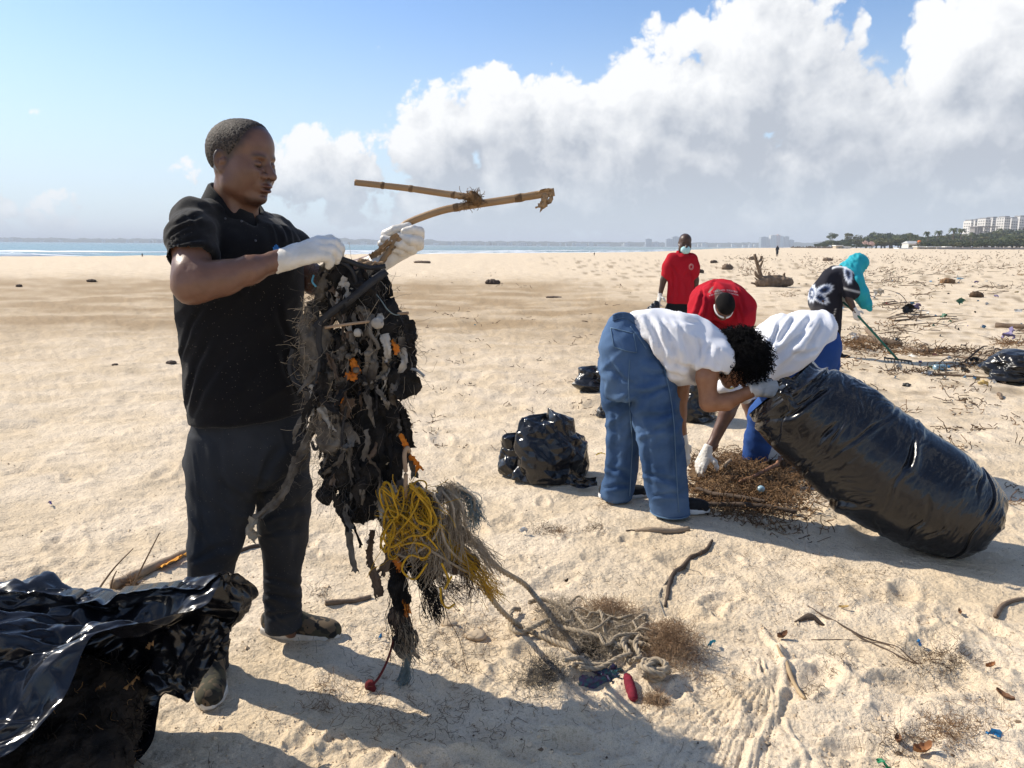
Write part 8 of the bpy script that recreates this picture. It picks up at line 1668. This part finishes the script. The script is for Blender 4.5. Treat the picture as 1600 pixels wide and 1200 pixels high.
def weed_scatter():
    rg = np.random.default_rng(61); tbs = [Tubes(), Tubes()]
    def patch(u, v, ru, rv, n, ln=.05, r=.0011, h=.012, m_=0):
        uv = np.stack([rg.normal(u, ru, n), rg.normal(v, rv, n)], 1); uv = uv[(uv[:, 1] > 398) & (uv[:, 1] < 1290)]
        if len(uv) == 0: return
        P = np.array([G(a, b) for a, b in uv]); P[:, 2] = gzv(P[:, 0], P[:, 1]) + rg.uniform(0, h, len(P)); d = rg.normal(size=P.shape) * [1, 1, .25]; d /= np.linalg.norm(d, axis=1)[:, None]
        S0 = strands(rg, P, d, ln * rg.uniform(.3, 1.5, len(P)), 6, 1.0, .1); zz = np.maximum(S0[:, :, 2], (P[:, 2] - .004)[:, None]); S0[:, :, 2] = zz; tbs[m_].batch(S0, r, 3)
    for (u, v, ru, rv, n) in ((850, 832, 18, 6, 160), (878, 836, 8, 5, 90), (930, 829, 12, 5, 110), (500, 932, 10, 8, 70), (505, 1078, 12, 7, 60), (505, 1105, 16, 5, 40), (650, 1000, 60, 30, 260), (720, 1035, 30, 20, 120), (730, 985, 40, 20, 160), (960, 905, 40, 15, 60), (1470, 1035, 26, 14, 330), (1440, 1040, 34, 18, 120), (1480, 1142, 24, 16, 360), (1405, 1160, 22, 14, 160), (1540, 1120, 30, 25, 80), (1230, 975, 60, 20, 60), (1330, 930, 60, 22, 110), (1150, 930, 40, 12, 60), (1270, 1080, 10, 8, 50), (1310, 1045, 14, 8, 60), (1180, 880, 60, 12, 90), (1330, 905, 50, 12, 90), (1110, 1060, 30, 20, 80), (980, 760, 12, 8, 140), (945, 790, 10, 6, 60), (985, 735, 10, 14, 160), (770, 745, 14, 5, 12), (560, 1110, 60, 30, 160), (640, 1130, 60, 30, 160), (780, 1120, 60, 30, 140), (320, 1000, 30, 20, 20), (540, 1040, 60, 30, 60)):
        patch(u, v, ru, rv, n, .040, .0007, .014, int(rg.random() < .5))
    for _ in range(560):                      # loose threads everywhere in the near sand
        v = 640 + 620 * rg.random(); u = rg.uniform(380, 1750) if rg.random() < .85 else rg.uniform(-100, 380)
        patch(u, v, 5, 2, int(rg.integers(1, 3)), .045, .0006, .004, int(rg.random() < .5))
    for _ in range(430):                      # patches of the litter field
        v = 402 + 400 * rg.random() ** 2.2; lo = np.interp(v, [400, 470, 560, 840], [1120, 1200, 1310, 1290]); u = rg.uniform(lo, 1750); d = G(u, v)[1]
        if noise3(np.array([[u * .016, v * .05, 3.3]]))[0] < -.05: continue
        patch(u, v, 16, 2.6, int(rg.integers(6, 24)), .03 * d ** .55, .0009 * d ** .75, .02, int(rg.random() < .6))
    for _ in range(120):
        v = rg.uniform(425, 700); u = rg.uniform(620, 1120); d = G(u, v)[1]; patch(u, v, 8, 1.5, int(rg.integers(2, 7)), .03 * d ** .55, .0008 * d ** .7, .01, 1)
    for (u, v, ru, rv, n, h) in ((1340, 545, 16, 3.5, 260, .12), (1385, 540, 20, 4, 160, .06), (1480, 552, 26, 4, 200, .05), (1430, 548, 40, 5, 180, .04), (1575, 540, 14, 3, 120, .05), (1430, 583, 40, 3, 130, .02), (1230, 462, 14, 3, 60, .05), (1520, 575, 30, 3, 60, .02)):
        patch(u, v, ru, rv, n, .12, .005, h, int(rg.random() < .5))
    tbs[0].obj('weed_litter', weed_m, kind='stuff'); tbs[1].obj('dark_weed_litter', weed_d, kind='stuff')
weed_scatter()

def driftwood():
    rg = np.random.default_rng(71); g = GP(1208, 449); Y = g[1]; k = PX(1208, 440, Y); B = lambda u, v, dy=0.0: W(u, v, Y + dy)
    e = empty('driftwood_stump', g, 'weathered tree stump with forked upright branch lying on the beach', 'driftwood'); V, Q = clump_geo([(B(1206, 440), 20 * k, .18, 9 * k), (B(1190, 443), 10 * k, .15, 6 * k), (B(1226, 441), 13 * k, .15, 7 * k), (B(1217, 438, .1), 12 * k, .15, 7 * k)], .03, .035, 4, (4, 10)); obj('trunk', V, Q, wood, e)
    for pts, r0, r1 in (([(1192, 440), (1187, 425), (1183, 412), (1179, 397)], .08, .05), ([(1187, 418), (1190, 412), (1192, 407)], .05, .03), ([(1185, 409), (1189, 406), (1190, 400)], .04, .05), ([(1190, 436), (1182, 430), (1180, 424)], .07, .04), ([(1192, 446), (1182, 444), (1174, 442)], .05, .03), ([(1192, 442), (1184, 438), (1179, 434)], .04, .02), ([(1196, 448), (1185, 450), (1177, 449)], .05, .03), ([(1205, 432), (1201, 428), (1202, 425)], .04, .025), ([(1226, 436), (1225, 430), (1226, 427)], .06, .03)): Tubes().add(spline([B(u, v, rg.normal(0, .08)) for u, v in pts], 10), np.linspace(r0, r1, 10), 8).obj('branch', wood, e)
    for (u, v, ru, rv, lab, m_, nm, cat) in ((1136, 418, 9, 6, 'rounded brown boulder like stump right of the standing red shirt', wood, 'stump', 'driftwood'), (770, 441, 13, 5, 'dark tangle of wet driftwood alone on the middle of the beach', wood_dark, 'driftwood_clump', 'driftwood'), (1093, 424, 7, 4, 'dark driftwood clump at the elbow of the standing red shirt', wood_dark, 'driftwood_clump', 'driftwood'), (1115, 409, 6, 3, 'little dark driftwood clump behind the brown stump', wood_dark, 'driftwood_clump', 'driftwood'), (1175, 404, 5, 4, 'low brown clump left of the far driftwood branch', wood, 'driftwood_clump', 'driftwood'), (1293, 406, 9, 3, 'long low brown clump behind the turquoise headscarf', wood, 'driftwood_clump', 'driftwood'), (1480, 440, 13, 5, 'round dry bush on the far right of the beach', weed_m, 'dry_bush', 'bush'), (1525, 462, 12, 6, 'second dry bush nearer than the round one on the right', weed_d, 'dry_bush', 'bush'), (30, 447, 5, 3, 'tiny driftwood twigs on the far left of the damp sand', wood_dark, 'driftwood_clump', 'driftwood'), (143, 439, 9, 2.5, 'low dark weed clump on the left by the damp sand', wood_dark, 'driftwood_clump', 'driftwood'), (865, 464, 16, 1.6, 'flat dark wood on the sand right of the hanging nets', wood_dark, 'driftwood_clump', 'driftwood'), (660, 410, 16, 2, 'far low driftwood line behind the gloved fist', wood, 'driftwood_clump', 'driftwood')):
        c = GP(u, v + rv * .6); kk = PX(u, v, c[1]); V, Q = clump_geo([(c + (0, 0, rv * kk * .5), ru * kk * .8, ru * kk * .5, rv * kk * .8)], max(.02, rv * kk * .25), rv * kk * .35, int(u), (4 / (ru * kk) ** .5, 14)); ee = empty(nm, c, lab, cat); obj('mass', V, Q, m_, ee); tb = Tubes(); n = 40; tb.batch(strands(rg, c + rg.normal(0, .35, (n, 3)) * [ru * kk, ru * kk * .5, 0] + (0, 0, rv * kk * .4), rg.normal(size=(n, 3)) * [1, .6, .8] + [0, 0, .5], rv * kk * 1.3, 6, .4), .006 + .02 * rv * kk, 4); tb.obj('twigs', m_, ee, kind='stuff')
    # sticks strewn over the right of the beach: one object each
    lab = 'small bare stick strewn among the litter on the right of the beach'; n = 0
    while n < 210:
        v = 402 + 190 * rg.random() ** 1.25; lo = np.interp(v, [400, 470, 560, 600], [1230, 1350, 1400, 1450]); u = rg.uniform(lo, 1640); d = G(u, v)[1]
        if d > 70 or noise3(np.array([[u * .016, v * .05, 3.3]]))[0] < -.02: continue
        L_ = rg.uniform(.15, .75) * (1.0 if d < 18 else 1.7); a = rg.normal(0.25, .8); c = GP(u, v); dirv = np.array([math.cos(a), math.sin(a) * 1.0, .05 + .5 * (rg.random() < .16) * rg.random()]); m0 = (0, -.03) ; bend = rg.normal(0, .10, 3) * [1, 1, .4]
        P = spline([c - dirv * L_ / 2 * [1, 1, 0], c + bend * L_ + (0, 0, .02 + dirv[2] * L_ * .4), c + dirv * L_ / 2 * [1, 1, 2]], 9); r = rg.uniform(.004, .013) * (1 if d < 15 else 1.6); tb = Tubes().add(P, np.linspace(r, r * .5, 9), 5)
        if rg.random() < .5: q = P[5]; tb.add(spline([q, q + rg.normal(0, .14, 3) * L_ * [1, 1, .5] + (0, 0, .10 * L_), q + rg.normal(0, .25, 3) * L_ * [1, 1, .3] + (0, 0, .15 * L_)], 5), np.linspace(r * .6, r * .3, 5), 4)
        V, Q, _ = tb.geo(); o = obj('stick', V, Q, (wood, wood_dark, wood_pale)[int(rg.choice(3, p=[.5, .35, .15]))]); recenter(o, c); tag(o, lab, 'stick', 'sticks strewn over the right of the beach'); n += 1
    # the logs and branches by the rake
    for pts, r, lb in (([(1345, 532), (1375, 537), (1410, 540)], [.05, .06, .04], 'grey brown log lying under the rake handle'), ([(1355, 521), (1368, 531), (1376, 540)], [.05, .03], 'short broken branch leaning on the log under the rake'), ([(1415, 543), (1440, 548), (1475, 545)], [.03, .025], 'thin branch pointing right from the log under the rake'), ([(1440, 585), (1500, 588), (1550, 592)], [.012, .014, .01], 'long thin branch on bare sand near the clear bottle'), ([(1552, 588), (1562, 594), (1568, 600)], [.03, .02], 'short dark forked stick at the end of the long thin branch'), ([(1560, 618), (1566, 625)], [.02, .012], 'small dark stick below the forked stick on the right'), ([(1556, 510), (1600, 513), (1640, 516)], [.05, .04], 'dark green rope like branch at the right edge above the black bag')): lay(pts, r, wood, 'branch', lb, 'branch', None, 14, 7, .8, .02)
    # scraps of plastic, one object each
    cols = {'white': (.55, .53, .49, 1), 'blue': (.08, .20, .33, 1), 'green': (.05, .15, .09, 1), 'purple': (.16, .13, .24, 1), 'red': (.25, .08, .07, 1), 'black': (.012, .012, .012, 1), 'yellow': (.40, .30, .12, 1)}; ms = {k_: mat('scrap_' + k_, c, .5, spec=.4) for k_, c in cols.items()}; names = list(cols)
    for i in range(120):
        v = 404 + 200 * rg.random() ** 1.2; lo = np.interp(v, [400, 470, 560, 620], [1200, 1240, 1330, 1420]); u = rg.uniform(lo, 1640); c = GP(u, v, .01); d = c[1]
        if d > 60: continue
        k_ = names[int(rg.choice(7, p=[.42, .13, .10, .05, .04, .20, .06]))]; L_ = rg.uniform(.03, .11) * (1 if d < 15 else 1.5); a = rg.uniform(0, 3.1); dv = np.array([math.cos(a), math.sin(a), 0]) * L_ / 2; V, Q = rag_geo(rg, [c - dv, c + (0, 0, .03 * rg.random()), c + dv], L_ * .6, L_ * .4, 8, 5, .5, .003); V[:, 2] += max(0, c[2] - .02 - V[:, 2].min()); o = obj('plastic_scrap', V, Q, ms[k_]); recenter(o, c); tag(o, k_ + ' plastic scrap lying in the litter field on the right', 'plastic scrap', k_ + ' scraps in the litter field')
    for u, v, s, lb, k_ in ((1432, 486, .22, 'purple rag lying by itself in the litter field', 'purple'), (1418, 492, .3, 'flat black rag below the purple rag in the litter field', 'black'), (1372, 464, .3, 'pale pinkish sheet of plastic in the middle of the litter field', 'white'), (1500, 478, .2, 'green rag far right in the litter field', 'green'), (1575, 535, .25, 'lilac bag scrap above the black bag on the right', 'purple'), (1475, 500, .14, 'teal green scrap on bare sand right of the litter field', 'green')):
        c = GP(u, v, .02); V, Q = rag_geo(rg, [c - (s / 2, .05, 0), c + (0, 0, .06), c + (s / 2, .1, 0)], s * .7, s * .5, 14, 9, .5, .004); V[:, 2] += max(0, c[2] - .02 - V[:, 2].min()); o = obj('rag', V, Q, ms[k_]); recenter(o, c); tag(o, lb, 'rag')
driftwood()
